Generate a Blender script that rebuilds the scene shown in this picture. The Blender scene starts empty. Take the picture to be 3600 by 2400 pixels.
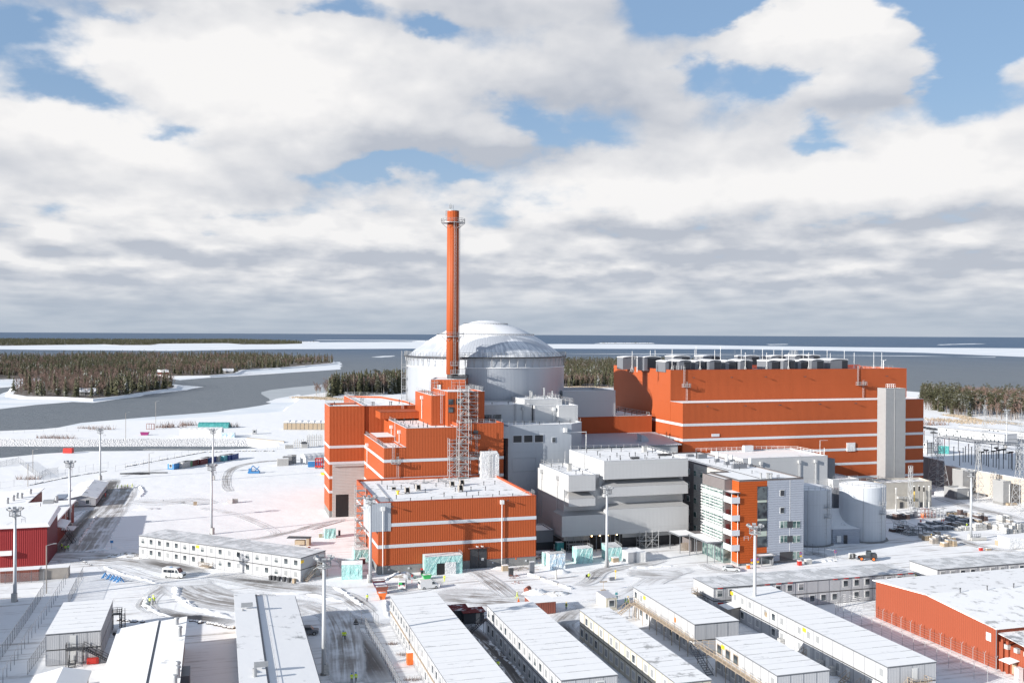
import bpy,math,random
import numpy as np
from mathutils import Vector,Matrix
R = math.radians
random.seed(7)
SC = bpy.context.scene
COL = SC.collection

# ------------------------------------------------------------------ camera
CAM_H = 60.0                      # metres above the site yard
TH = R(16.748)                    # the site grid is turned by this much
FPX,HORIZ,ROLL = 3433.0,1175.9,R(0.28)
PITCH = math.atan((HORIZ - 1200) / FPX)
cam = bpy.data.objects.new('camera',bpy.data.cameras.new('camera'))
COL.objects.link(cam)
cam.matrix_world = (Matrix.Translation((0,0,CAM_H)) @ Matrix.Rotation(R(90) + PITCH,4,'X')
                    @ Matrix.Rotation(ROLL,4,'Z'))
cam.data.sensor_width = 36
cam.data.lens = 36 * FPX / 3600
cam.data.clip_start = 1
cam.data.clip_end = 400000
SC.camera = cam

# ------------------------------------------------------------------ sun, exposure
SUN_AZ,SUN_EL = R(31.5),R(18.1)          # direction the shadows run, height of the sun
sd = bpy.data.lights.new('sun','SUN')
sd.energy = 4.8
sd.angle = R(0.5)
sd.color = (1.0,0.955,0.89)
sun = bpy.data.objects.new('sun',sd)
COL.objects.link(sun)
sun.rotation_euler = Vector((math.cos(SUN_AZ) * math.cos(SUN_EL),math.sin(SUN_AZ) * math.cos(SUN_EL),
                             -math.sin(SUN_EL))).to_track_quat('-Z','Y').to_euler()
SC.view_settings.view_transform = 'Standard'
SC.view_settings.look = 'None'
SC.view_settings.exposure = 0.6
SC.view_settings.gamma = 1

# ------------------------------------------------------------------ sky with clouds
world = bpy.data.worlds.new('World')
SC.world = world
world.use_nodes = True
NT = world.node_tree
NT.nodes.clear()

class NB:
    """small helper that writes shader maths"""
    def __init__(s,nt): s.nt = nt
    def n(s,t,**k):
        o = s.nt.nodes.new(t)
        for a,b in k.items(): setattr(o,a,b)
        return o
    def put(s,sock,v):
        if isinstance(v,(int,float)): sock.default_value = v
        elif isinstance(v,tuple): sock.default_value = v
        else: s.nt.links.new(v,sock)
    def m(s,op,*a,clamp=False):
        o = s.n('ShaderNodeMath',operation=op); o.use_clamp = clamp
        for i,v in enumerate(a): s.put(o.inputs[i],v)
        return o.outputs[0]
    def add(s,*a):
        r = a[0]
        for b in a[1:]: r = s.m('ADD',r,b)
        return r
    def mul(s,*a):
        r = a[0]
        for b in a[1:]: r = s.m('MULTIPLY',r,b)
        return r
    def sub(s,a,b): return s.m('SUBTRACT',a,b)
    def ramp(s,x,a,b,lo=0.0,hi=1.0,smooth=True):
        o = s.n('ShaderNodeMapRange'); o.interpolation_type = 'SMOOTHSTEP' if smooth else 'LINEAR'
        s.put(o.inputs[0],x)
        for i,v in enumerate((a,b,lo,hi)): s.put(o.inputs[i + 1],v)
        return o.outputs[0]
    def xyz(s,x,y,z):
        o = s.n('ShaderNodeCombineXYZ')
        for i,v in enumerate((x,y,z)): s.put(o.inputs[i],v)
        return o.outputs[0]
    def sep(s,v):
        o = s.n('ShaderNodeSeparateXYZ'); s.put(o.inputs[0],v); return o.outputs
    def noise(s,vec,scale,detail=3.0,rough=.5,dist=0.0,col=False):
        o = s.n('ShaderNodeTexNoise'); s.put(o.inputs['Vector'],vec)
        o.inputs['Scale'].default_value = scale; o.inputs['Detail'].default_value = detail
        o.inputs['Roughness'].default_value = rough; o.inputs['Distortion'].default_value = dist
        return o.outputs[1 if col else 0]
    def mix(s,f,a,b,mode='MIX'):
        o = s.n('ShaderNodeMix',data_type='RGBA',blend_type=mode)
        s.put(o.inputs[0],f)
        for i,v in ((6,a),(7,b)):
            if isinstance(v,tuple) and len(v) == 3: v = v + (1,)
            s.put(o.inputs[i],v)
        return o.outputs[2]

B = NB(NT)
tc = B.n('ShaderNodeTexCoord')
dx,dy,dz = B.sep(tc.outputs['Generated'])
AZ = B.mul(B.m('ARCTAN2',dx,dy),57.2958)                    # degrees right of the view axis
EL = B.mul(B.m('ARCSINE',dz),57.2958)                        # degrees above the horizon

def blob(az,el,az0,el0,wa,we,amp):
    a = B.m('POWER',B.mul(B.sub(az,az0),1 / wa),2.0)
    e = B.m('POWER',B.mul(B.sub(el,el0),1 / we),2.0)
    return B.mul(B.m('EXPONENT',B.mul(B.add(a,e),-1.0)),amp)

WN = B.xyz(B.mul(AZ,.10),B.mul(EL,.22),2.2)
AZW = B.add(AZ,B.mul(B.sub(B.noise(WN,1.6,5.0,.55),.5),9.0))
ELW = B.add(EL,B.mul(B.sub(B.noise(B.xyz(B.mul(AZ,.12),B.mul(EL,.22),7.7),1.6,5.0,.55),.5),5.0))

# clear-sky openings (negative) and cumulus masses (positive), in degrees
BLOBS = [(-28,14.9,4,.9,-.42),(-25.5,12.9,2.0,1.0,-.40),(-25,18.6,6,1.4,.25),(-21,16.6,4.0,.6,-.30),
         (-9.5,18.2,2.0,.8,-.42),(-5.5,17.2,2.2,.8,-.42),(-8.5,9.6,2.8,.6,-.42),(-4.5,9.2,3.8,.65,-.42),(1.2,11.5,1.6,1.6,-.42),
         (4.2,11.8,2,1.0,-.3),(10,18.2,2.6,1.2,-.5),(13,18.9,5,1.1,-.5),(14.0,13.8,2.8,1.0,-.42),(10.5,14.6,1.2,.8,-.3),(23.5,18.2,4,2.2,-.85),
         (26.5,15.5,2.2,3.0,-.7),(17.0,10.9,1.2,.9,-.35),(24.5,12.6,1.6,1.2,-.4),(-18.5,11.0,1.5,.4,-.22),(-12,14.5,8,3.0,.32),(-19,15.2,4,1.6,.3),(14.0,16.3,2.6,1.1,.42),
         (19.2,16.2,4.2,2.6,.62),(20,13.3,4.5,1.3,.4),(8,9.2,8,1.4,.3),(21,9.3,8,1.2,.3),(27.5,13.0,1.6,1.0,.3),(0,2.0,60,3.2,.42),(-24,10,7,2.0,.25),(-1,19,6,1.2,.2)]

def fractal(el_shift,det=9.0):
    el = B.add(EL,el_shift)
    k = B.m('MAXIMUM',B.add(el,3.0),.6)
    w = B.mul(B.m('LOGARITHM',k,2.71828),3.1)
    vec = B.xyz(B.mul(AZ,.115),B.mul(w,.9),3.7)
    far = B.noise(B.xyz(B.mul(AZ,.30),B.mul(w,2.6),9.1),1.0,min(det,6.0),.55,.1)
    vb = B.xyz(B.mul(AZ,.5),B.mul(el,.8),1.3)
    return B.add(B.mul(B.noise(vec,1.1,det,.5,.15),.9),B.mul(B.noise(vb,.55,det,.55,.1),.5),
                 B.mul(B.sub(far,.5),B.ramp(el,10.0,4.5),1.25))

f0 = fractal(0.0)
d0 = B.add(f0,-.07)
for b in BLOBS:
    d0 = B.add(d0,blob(AZW,ELW,*b))
s0 = fractal(0.0,2.6)
s1 = fractal(1.0,2.6)
# where the cumulus banks are thick and bright, and where their grey undersides show
SHADE = [(-16,14.2,9,3.6,.42),(-24,10.5,6,2.2,.3),(18,16.8,5,2.6,.42),(6.5,8.3,9,1.7,.40),(22,8.6,7,1.7,.40),(-20,6.5,9,1.1,.30),(-6,5.2,7,.8,.25),(27,14,2,1,.4),
         (-25,18.2,7,1.6,-.40),(-3,18.5,6,1.6,-.22),(4,13.2,6,2.4,-.30),(8,17,4,2,-.26),(-8,10.8,5,1.0,-.45),(-1.5,10.2,4,.9,-.4),(19,12.6,5,.9,-.30),(8,6.0,10,.55,-.40),(24,6.0,7,.5,-.38),
         (-14,8.6,6,1.0,-.22),(-27,8.4,4,1.0,-.2),(-19,4.4,6,.45,-.45),(-7,4.2,6,.5,-.4),(12,4.6,7,.6,-.45),(26,3.9,5,.6,-.4),(0,3.2,16,.4,-.25),(-22,2.7,8,.3,-.3),(16,2.7,9,.35,-.3),(4,3.8,5,.3,.3),(18,3.3,5,.25,.3),(-12,3.4,5,.25,.3),(-26,3.6,4,.3,.3)]
sh = 0.0
for b in SHADE:
    sh = B.add(sh,blob(AZW,B.add(B.mul(ELW,.5),B.mul(EL,.5)),*b))
cover = B.ramp(d0,.33,.66)
lit = B.ramp(B.add(sh,B.mul(B.sub(s0,s1),1.0),B.mul(B.sub(f0,s0),.8)),-.36,.30,smooth=False)
thick = B.ramp(d0,.5,1.25)
band = B.ramp(EL,.5,9.5)
base = B.mix(lit,(2.85,3.05,3.45),(5.38,5.32,5.30))
base = B.mix(B.mul(B.sub(1.0,lit),thick,.2),base,(3.6,3.82,4.27))
base = B.mix(B.mul(B.sub(1.0,band),.15),base,(2.97,3.37,3.91))
lowhaze = B.ramp(EL,3.6,.4)
base = B.mix(B.mul(lowhaze,.8),base,(2.38,2.79,3.33))
sky = B.n('ShaderNodeTexSky',sky_type='NISHITA')
sky.sun_disc = False
sky.sun_elevation = SUN_EL
sky.sun_rotation = R(238.5)
sky.air_density = 1.0
sky.dust_density = .6
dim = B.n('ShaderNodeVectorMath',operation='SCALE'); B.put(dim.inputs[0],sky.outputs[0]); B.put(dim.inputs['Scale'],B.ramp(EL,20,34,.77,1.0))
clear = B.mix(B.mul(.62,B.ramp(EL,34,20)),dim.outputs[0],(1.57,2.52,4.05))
open_sky = B.m('MAXIMUM',B.mul(B.ramp(EL,32,21),B.ramp(dy,-.15,.35)),.22)       # the clouds lie out to sea; unseen sky cleared to cut fill, thin veil added
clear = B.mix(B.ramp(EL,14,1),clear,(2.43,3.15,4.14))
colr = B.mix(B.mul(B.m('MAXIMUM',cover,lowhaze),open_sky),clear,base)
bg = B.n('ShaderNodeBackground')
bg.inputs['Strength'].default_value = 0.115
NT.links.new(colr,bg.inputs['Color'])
wo = B.n('ShaderNodeOutputWorld')
NT.links.new(bg.outputs[0],wo.inputs['Surface'])
world.cycles.sampling_method = 'MANUAL'
world.cycles.sample_map_resolution = 512

# ------------------------------------------------------------------ helpers: materials
def material(name,build):
    m = bpy.data.materials.new(name); m.use_nodes = True
    nt = m.node_tree; nt.nodes.clear()
    b = NB(nt)
    out = b.n('ShaderNodeOutputMaterial')
    p = b.n('ShaderNodeBsdfPrincipled')
    p.inputs['Roughness'].default_value = .6
    nt.links.new(p.outputs[0],out.inputs[0])
    build(b,p)
    return m

def bump(b,p,h,dist=.1,strength=1.0):
    o = b.n('ShaderNodeBump'); o.inputs['Distance'].default_value = dist; o.inputs['Strength'].default_value = strength
    b.put(o.inputs['Height'],h); b.put(p.inputs['Normal'],o.outputs[0])

def obj_co(b): return b.n('ShaderNodeTexCoord').outputs['Object']
def geo_co(b): return b.n('ShaderNodeNewGeometry').outputs['Position']

def flat(name,col,rough=.6,metal=0.0,var=.06,scale=.6):
    def f(b,p):
        n = b.noise(obj_co(b),scale,4.0,.6)
        c = b.mix(n,tuple(x * (1 - var) for x in col),tuple(min(1,x * (1 + var)) for x in col))
        b.put(p.inputs['Base Color'],c)
        p.inputs['Roughness'].default_value = rough; p.inputs['Metallic'].default_value = metal
    return material(name,f)

def cladding(name,col,period=.5,horiz=False,depth=.05,rough=.45,dirt=.13,panel=6.0,seam=.035):
    """profiled sheet steel: ribs as bump with groove shade in the colour, sheet joints, faint weathering"""
    def f(b,p):
        co = obj_co(b); x,y,z = b.sep(co)
        t = z if horiz else b.add(x,y)
        ph = b.mul(t,1 / period)
        tri = b.m('PINGPONG',ph,.5)
        h = b.ramp(tri,.12,.34)
        joint = b.m('LESS_THAN',b.m('PINGPONG',b.mul(b.add(x,y) if horiz else z,1 / panel),.5),.012)
        n = b.noise(co,.22,5.0,.6)
        n2 = b.noise(b.xyz(b.mul(b.add(x,y),1.3),0.0,b.mul(z,.12)),1.0,3.0,.6)
        k = b.add(1 - dirt * .9,b.mul(n,dirt * .9),b.mul(n2,dirt * .9))
        k = b.mul(k,b.add(1.0,b.mul(joint,-seam * 2)),b.add(1.0 - seam,b.mul(h,seam)))  # seam darkens sheet joints and puts groove shade into the colour
        o = b.n('ShaderNodeVectorMath',operation='SCALE'); o.inputs[0].default_value = col; b.put(o.inputs['Scale'],k)
        b.put(p.inputs['Base Color'],o.outputs[0])
        p.inputs['Roughness'].default_value = rough + .1
        p.inputs['Specular IOR Level'].default_value = .22
        bump(b,p,h,depth,1.0)
    return material(name,f)

SNOW = (.88,.882,.886)

def snowmat(name,bare=(.30,.31,.32),amount=.0,scale=.25,streak=None,drift=.08,snow=SNOW):
    """snow with thin or missing patches where the roof or ground shows"""
    def f(b,p):
        co = geo_co(b)
        n = b.noise(co,scale,8.0,.62)
        if streak:
            x,y,z = b.sep(obj_co(b))
            v = b.xyz(b.mul(x,streak[0]),b.mul(y,streak[1]),0.0)
            n = b.add(b.mul(n,.5),b.mul(b.noise(v,1.0,6.0,.6),.5))
        fine = b.noise(co,2.3,4.0,.6)
        mask = b.ramp(b.add(n,b.mul(fine,.12)),.80 - amount,.66 - amount)
        c = b.mix(fine,tuple(x * .955 for x in snow),snow)
        c = b.mix(b.ramp(n,.35,.65),tuple(x * .97 for x in snow),c)
        c = b.mix(mask,bare,c)
        b.put(p.inputs['Base Color'],c)
        p.inputs['Roughness'].default_value = .8
        p.inputs['Specular IOR Level'].default_value = .2
        bump(b,p,b.noise(co,.5,3.0,.5),drift,.4)
    return material(name,f)

PAL = {}
def mt(k): return PAL[k]
PAL['orange'] = cladding('orange_cladding',(.405,.088,.027),.46,dirt=.10)
PAL['orange_edge'] = flat('orange_flashing',(.42,.075,.035))
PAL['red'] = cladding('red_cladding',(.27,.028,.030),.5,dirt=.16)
PAL['shaded_red'] = cladding('shaded_red_cladding',(.13,.018,.03),.9,depth=.1)  # side face of the red hall, its shade put into the colour
PAL['redwood'] = cladding('red_timber',(.22,.03,.022),.3)
PAL['grey'] = cladding('light_grey_cladding',(.50,.505,.51),.42,depth=.012,dirt=.06)
PAL['bluegrey'] = cladding('blue_grey_cladding',(.40,.435,.48),.42,depth=.012,dirt=.07)
PAL['silver'] = cladding('silver_cladding',(.50,.53,.57),.42,rough=.35,horiz=True,panel=4.0)
PAL['tank'] = cladding('tank_steel',(.50,.53,.57),1.0,depth=.0,rough=.33,dirt=.14)
PAL['dark_grey'] = cladding('dark_grey_cladding',(.13,.13,.14),.35,horiz=True,panel=3.0)
PAL['brown_grey'] = cladding('brown_grey_cladding',(.20,.18,.18),.35,horiz=True,panel=3.0)
PAL['boarded_silver'] = cladding('grey_horizontal_cladding',(.36,.39,.45),.62,horiz=True,panel=5.6,depth=.05)
PAL['boarded_orange'] = cladding('orange_horizontal_cladding',(.44,.088,.018),.62,horiz=True,panel=9.0)
PAL['taupe'] = cladding('taupe_cladding',(.33,.335,.34),.45,horiz=True,panel=4.0)
PAL['stone'] = cladding('stone_coloured_cladding',(.47,.465,.45),.5,horiz=True,panel=5.0)
PAL['panel'] = cladding('white_unit_panel',(.47,.475,.49),.30,depth=.012,panel=90.0,dirt=.12,seam=.03)
PAL['cream'] = cladding('cream_unit_panel',(.54,.505,.42),.30,depth=.012,panel=90.0,dirt=.12,seam=.03)
PAL['band'] = flat('pale_metal_band',(.60,.62,.65),.5)
PAL['concrete'] = flat('grey_concrete',(.22,.22,.22),.85,var=.25,scale=.9)
PAL['pale_concrete'] = flat('pale_concrete',(.50,.445,.38),.9,var=.13,scale=.35)
PAL['old_concrete'] = flat('weathered_concrete',(.46,.43,.38),.9,var=.22,scale=.5)
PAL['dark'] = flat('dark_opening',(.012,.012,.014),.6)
PAL['charcoal'] = flat('charcoal_metal',(.05,.052,.058),.5)
PAL['unit_grey'] = flat('grey_metal_unit',(.16,.17,.19),.5)
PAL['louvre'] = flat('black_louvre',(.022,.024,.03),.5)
PAL['steel'] = flat('galvanised_steel',(.38,.39,.40),.45,.3)
PAL['pole'] = flat('mast_steel',(.50,.52,.54),.45,.2)
PAL['whitepaint'] = flat('white_paint',(.74,.74,.73),.45)
PAL['frame'] = flat('white_frame',(.66,.66,.65),.5)
PAL['rail'] = flat('weathered_timber_rail',(.36,.29,.22),.8)
PAL['wood'] = flat('bare_wood',(.38,.30,.21),.8,var=.2)
PAL['greywood'] = flat('grey_wood',(.34,.31,.28),.8,var=.25)
PAL['black'] = flat('black_rubber',(.02,.02,.02),.8)
PAL['rust'] = flat('rust_red_steel',(.25,.08,.055),.7,var=.2)
PAL['redpaint'] = flat('red_paint',(.55,.03,.02),.5)
PAL['orangepaint'] = flat('bright_orange_paint',(.85,.18,.03),.5)
PAL['yellow'] = flat('yellow_paint',(.85,.55,.03),.5)
PAL['blue'] = flat('blue_paint',(.05,.22,.48),.5)
PAL['navy'] = flat('navy_paint',(.03,.06,.20),.5)
PAL['teal'] = flat('teal_paint',(.10,.34,.38),.5)
PAL['green'] = flat('green_paint',(.07,.19,.09),.5)
PAL['bright_green'] = flat('bright_green_paint',(.05,.45,.12),.5)
PAL['plum'] = flat('plum_paint',(.30,.03,.16),.5)
PAL['darkred'] = flat('dark_red_paint',(.13,.03,.033),.6,var=.15)
PAL['stackbrown'] = flat('dull_brown_material',(.10,.07,.065),.8,var=.3)
PAL['boulder'] = flat('dark_boulder',(.10,.09,.085),.9,var=.4,scale=.8)
PAL['snow'] = snowmat('snow')
PAL['roofsnow'] = snowmat('roof_snow',(.42,.42,.42),.055,.35)
PAL['thinsnow'] = snowmat('thin_roof_snow',(.36,.37,.38),.17,.5)
PAL['unitsnow'] = snowmat('unit_roof_snow',(.55,.56,.57),.05,.4,streak=(.15,.9))
PAL['greyroof'] = snowmat('frosted_grey_roof',(.50,.51,.52),.18,.4,streak=(.3,.3),snow=(.77,.775,.785))
PAL['seam'] = flat('dark_roof_joint',(.06,.06,.06),.8)

def _glass(b,p):
    n = b.noise(obj_co(b),.35,2.0,.5)
    b.put(p.inputs['Base Color'],b.mix(b.ramp(n,.4,.6),(.03,.035,.045),(.10,.12,.13)))
    p.inputs['Roughness'].default_value = .08
PAL['glass'] = material('window_glass',_glass)

def _blind(b,p):
    b.put(p.inputs['Base Color'],(.30,.31,.32,1)); p.inputs['Roughness'].default_value = .2
PAL['blind'] = material('window_with_blind',_blind)
def _greenglass(b,p):
    x,y,z = b.sep(obj_co(b))
    n = b.noise(b.xyz(b.mul(b.add(x,y),.5),0.0,b.mul(z,.8)),1.0,2.0,.5)
    b.put(p.inputs['Base Color'],b.mix(b.ramp(n,.42,.58),(.05,.10,.10),(.22,.30,.28)))
    p.inputs['Roughness'].default_value = .1
PAL['greenglass'] = material('green_tinted_glass',_greenglass)

def _tarp(c1,c2):
    def f(b,p):
        co = obj_co(b)
        n = b.noise(co,.8,4.0,.6,.4)
        b.put(p.inputs['Base Color'],b.mix(b.ramp(n,.42,.6),c1,c2))
        p.inputs['Roughness'].default_value = .45
        bump(b,p,b.noise(co,1.6,4.0,.6,1.2),.35,1.0)
    return f
PAL['tarp'] = material('turquoise_tarpaulin',_tarp((.33,.62,.60),(.46,.71,.69)))
PAL['tarp_dark'] = material('dark_turquoise_tarpaulin',_tarp((.04,.26,.26),(.08,.36,.35)))
PAL['plastic'] = material('white_plastic_sheet',_tarp((.66,.67,.68),(.73,.735,.74)))
PAL['plastic_blue'] = material('pale_blue_plastic_sheet',_tarp((.45,.62,.75),(.78,.83,.86)))

# ------------------------------------------------------------------ helpers: objects
OFF = {}
def uv(u,v):
    c,s = math.cos(TH),math.sin(TH)
    return (u * c - v * s,u * s + v * c)

def tag(o,label,cat,group=None,kind=None):
    if label: o['label'] = label
    if cat: o['category'] = cat
    if group: o['group'] = group
    if kind: o['kind'] = kind
    return o

def site(name,label,cat,u,v,group=None,z=0.0):
    """a thing whose parts are given in site coordinates (u along the grid, v away from the camera)"""
    o = bpy.data.objects.new(name,None); COL.objects.link(o)
    x,y = uv(u,v); o.location = (x,y,z); o.rotation_euler = (0,0,TH)
    OFF[o.name] = (u,v,z)
    return tag(o,label,cat,group)

def place(name,label,cat,x,y,rz=0.0,group=None,z=0.0):
    """a thing whose parts are given around its own base point"""
    o = bpy.data.objects.new(name,None); COL.objects.link(o)
    o.location = (x,y,z); o.rotation_euler = (0,0,rz)
    OFF[o.name] = (0,0,0)
    return tag(o,label,cat,group)

class MB:
    def __init__(s): s.v = []; s.f = []; s.mi = []; s.k = 0; s.smooth = []; s.sm = False
    def q(s,pts):
        i = len(s.v); s.v += [tuple(p) for p in pts]; s.f.append(tuple(range(i,i + len(pts)))); s.mi.append(s.k); s.smooth.append(s.sm)
    def face(s,idx): s.f.append(tuple(idx)); s.mi.append(s.k); s.smooth.append(s.sm)
    def box(s,x0,x1,y0,y1,z0,z1):
        s.prism([(x0,y0),(x1,y0),(x1,y1),(x0,y1)],z0,z1)
    def prism(s,poly,z0,z1,cap=True):
        n = len(poly); i = len(s.v)
        s.v += [(p[0],p[1],z0) for p in poly] + [(p[0],p[1],z1) for p in poly]
        for k in range(n): s.face((i + k,i + (k + 1) % n,i + n + (k + 1) % n,i + n + k))
        if cap: s.face([i + k for k in reversed(range(n))]); s.face([i + n + k for k in range(n)])
    def hull8(s,a,b):
        """two quads (lists of 4 points) joined into a solid"""
        i = len(s.v); s.v += [tuple(p) for p in a] + [tuple(p) for p in b]
        for k in range(4): s.face((i + k,i + (k + 1) % 4,i + 4 + (k + 1) % 4,i + 4 + k))
        s.face((i + 3,i + 2,i + 1,i)); s.face((i + 4,i + 5,i + 6,i + 7))
    def bar(s,p,q,r=.04,n=4):
        p = Vector(p); q = Vector(q); d = q - p
        if d.length < 1e-6: return
        a = d.orthogonal().normalized(); c = d.normalized().cross(a)
        i = len(s.v)
        for e in (p,q):
            for k in range(n):
                t = 2 * math.pi * (k + .5) / n
                s.v.append(tuple(e + a * (r * math.cos(t)) + c * (r * math.sin(t))))
        for k in range(n): s.face((i + k,i + (k + 1) % n,i + n + (k + 1) % n,i + n + k))
        s.face([i + k for k in reversed(range(n))]); s.face([i + n + k for k in range(n)])
    def lathe(s,prof,n=24,cx=0,cy=0,cap=True):
        i = len(s.v); m = len(prof)
        for r,z in prof:
            for k in range(n):
                t = 2 * math.pi * k / n
                s.v.append((cx + r * math.cos(t),cy + r * math.sin(t),z))
        for j in range(m - 1):
            for k in range(n):
                s.face((i + j * n + k,i + j * n + (k + 1) % n,i + (j + 1) * n + (k + 1) % n,i + (j + 1) * n + k))
        if cap:
            s.face([i + k for k in reversed(range(n))]); s.face([i + (m - 1) * n + k for k in range(n)])
    def cyl(s,x,y,z0,z1,r,n=12,r1=None): s.lathe([(r,z0),(r if r1 is None else r1,z1)],n,x,y)
    def rail(s,pts,h=1.1,step=2.0,r=.035,z=None,close=False):
        """handrail with posts along a line of (x, y, z) points"""
        P = list(pts) + ([pts[0]] if close else [])
        for a,b in zip(P[:-1],P[1:]):
            a = Vector(a); b = Vector(b); L = (b - a).length; n = max(1,round(L / step))
            for k in range(n + 1):
                p = a.lerp(b,k / n); s.bar(p,p + Vector((0,0,h)),r)
            for hh in (h,h * .55): s.bar(a + Vector((0,0,hh)),b + Vector((0,0,hh)),r)
    def ladder(s,x,y,z0,z1,ax='x',w=.5,cage=True,out=(0,-1)):
        e = (w / 2,0) if ax == 'x' else (0,w / 2)
        for sg in (-1,1): s.bar((x + sg * e[0],y + sg * e[1],z0),(x + sg * e[0],y + sg * e[1],z1),.05)
        z = z0 + .3
        while z < z1: s.bar((x - e[0],y - e[1],z),(x + e[0],y + e[1],z),.03); z += .45
        if cage:
            z = z0 + 2.4
            while z < z1 + 1:
                pts = [(x + math.cos(t) * .4 * (1 if ax == 'x' else 0) + out[0] * (.25 + .4 * math.sin(t)),
                        y + math.cos(t) * .4 * (0 if ax == 'x' else 1) + out[1] * (.25 + .4 * math.sin(t)),z) for t in [R(q) for q in range(0,181,45)]]
                for a,b in zip(pts[:-1],pts[1:]): s.bar(a,b,.025)
                z += 1.1
    def mesh(s,name,mats,off=(0,0,0)):
        me = bpy.data.meshes.new(name)
        me.from_pydata([(a - off[0],b - off[1],c - off[2]) for a,b,c in s.v],[],s.f)
        for m in (mats if isinstance(mats,(list,tuple)) else [mats]): me.materials.append(PAL[m] if isinstance(m,str) else m)
        if any(s.mi): me.polygons.foreach_set('material_index',s.mi)
        if any(s.smooth): me.polygons.foreach_set('use_smooth',s.smooth)
        me.update()
        return me

def part(name,mb,mats,root,label=None):
    off = OFF[root.name] if root else (0,0,0)
    me = mb if isinstance(mb,bpy.types.Mesh) else mb.mesh(name,mats,off)
    o = bpy.data.objects.new(name,me); COL.objects.link(o)
    o.parent = root
    OFF[o.name] = off
    if label: o['label'] = label
    return o

def inst(name,me,root,at,rz=0.0,scale=None):
    """a copy of a shared mesh, at a point given in its thing's coordinates"""
    off = OFF[root.name]
    o = bpy.data.objects.new(name,me); COL.objects.link(o); o.parent = root
    o.location = tuple(a - b for a,b in zip(at,off)); o.rotation_euler = (0,0,rz)
    if scale: o.scale = scale
    OFF[o.name] = (0,0,0)
    return o

def tree_of(o): return [o] + [x for c in KIDS.get(o.name,[]) for x in tree_of(c)]
KIDS = {}
def dup(root,x,y,rz=None,label=None,z=None,scale=None):
    """copy a thing with its parts and sub-parts"""
    def cp(o,par):
        n = o.copy(); COL.objects.link(n); n.parent = par
        OFF[n.name] = OFF.get(o.name,(0,0,0))
        for c in o.children: cp(c,n)
        return n
    r = cp(root,None)
    r.location = (x,y,root.location.z if z is None else z)
    if rz is not None: r.rotation_euler = (0,0,rz)
    if label: r['label'] = label
    if scale: r.scale = (scale,) * 3
    return r

def solo(name,mb,mats,label,cat,x=0,y=0,rz=0.0,group=None,kind=None,z=0.0):
    me = mb if isinstance(mb,bpy.types.Mesh) else mb.mesh(name,mats)
    o = bpy.data.objects.new(name,me); COL.objects.link(o)
    o.location = (x,y,z); o.rotation_euler = (0,0,rz)
    OFF[o.name] = (0,0,0)
    return tag(o,label,cat,group,kind)

# photograph survey: where a sight line meets a level plane (all heights in metres over the yard)
ZT = dict(Q2=(1640,1320,3.5636),Rt=(2140,1180,2.2189),ZP=(2500,1300,2.1364),S=(0,0,1),Z2=(1100,1400,2.1364),Z5=(0,1350,1.96),Z6=(0,1600,1.96),Z7=(1200,1900,2.94),Z8=(2000,1900,2.94),
          Z9=(2800,1900,2.94),Zt=(3000,1150,3.92),Q1=(1130,1300,3.5636),Q3=(1860,1560,3.5636),Q4=(2380,1560,3.5636),
          R1=(3200,1330,3.92),R2=(3000,1630,3.92),R3=(0,1640,3.267),Za=(0,1100,1.96),Zc=(1100,700,2.1364),Z3=(1850,1150,2.1364),
          Y3=(1680,1880,3.92),Y4=(1080,1780,4.355),Y5=(340,1440,2.94),Y2=(3200,1480,5.8075))
def at(k,px,py,z=0.0):
    a = ZT[k]; x = a[0] + px / a[2] - 1800; y = a[1] + py / a[2] - 1200
    c,s = math.cos(ROLL),math.sin(ROLL)
    x,y = c * x + s * y,-s * x + c * y
    X = x / FPX; up = -y / FPX
    Y = math.cos(PITCH) - up * math.sin(PITCH); Z = math.sin(PITCH) + up * math.cos(PITCH)
    t = (z - CAM_H) / Z
    return (X * t,Y * t)

# ------------------------------------------------------------------ ground, water, ice
def _ground(b,p):
    co = geo_co(b)
    x,y,z = b.sep(co)
    c,s = math.cos(TH),math.sin(TH)
    u = b.add(b.mul(x,c),b.mul(y,s)); v = b.add(b.mul(x,-s),b.mul(y,c))
    big = b.noise(co,.018,6.0,.6)
    mid = b.noise(co,.09,8.0,.62)
    fine = b.noise(co,1.1,5.0,.65)
    lines = b.noise(b.xyz(b.mul(u,.045),b.mul(v,.75),0.0),1.0,6.0,.6,.5)     # wheel marks run along the yard
    lines2 = b.noise(b.xyz(b.mul(u,.8),b.mul(v,.05),4.0),1.0,5.0,.6,.6)
    near = b.ramp(v,330.0,250.0)                                                   # the yard is driven on, the fields are not
    trodden = b.mul(b.ramp(lines,.49,.66),b.ramp(mid,.38,.58),near)
    trodden2 = b.mul(b.ramp(lines2,.58,.74),b.ramp(big,.5,.62),near,.7)
    worn = b.m('MAXIMUM',trodden,trodden2)
    grit = b.mul(b.ramp(mid,.64,.78),b.add(b.mul(near,.5),.12))
    col = b.mix(fine,(.85,.853,.858),(.895,.896,.898))
    col = b.mix(b.ramp(big,.4,.65),(.86,.862,.868),col)
    col = b.mix(b.mul(worn,.9),col,(.43,.405,.385))
    col = b.mix(b.mul(grit,b.ramp(fine,.3,.6)),col,(.34,.32,.30))
    b.put(p.inputs['Base Color'],col)
    p.inputs['Roughness'].default_value = .8
    p.inputs['Specular IOR Level'].default_value = .15
    bump(b,p,b.add(b.mul(b.noise(co,.12,4.0,.5),1.6),b.mul(fine,.06),b.mul(lines,.30)),.35,.5)
PAL['ground'] = material('snowy_ground',_ground)

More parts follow.
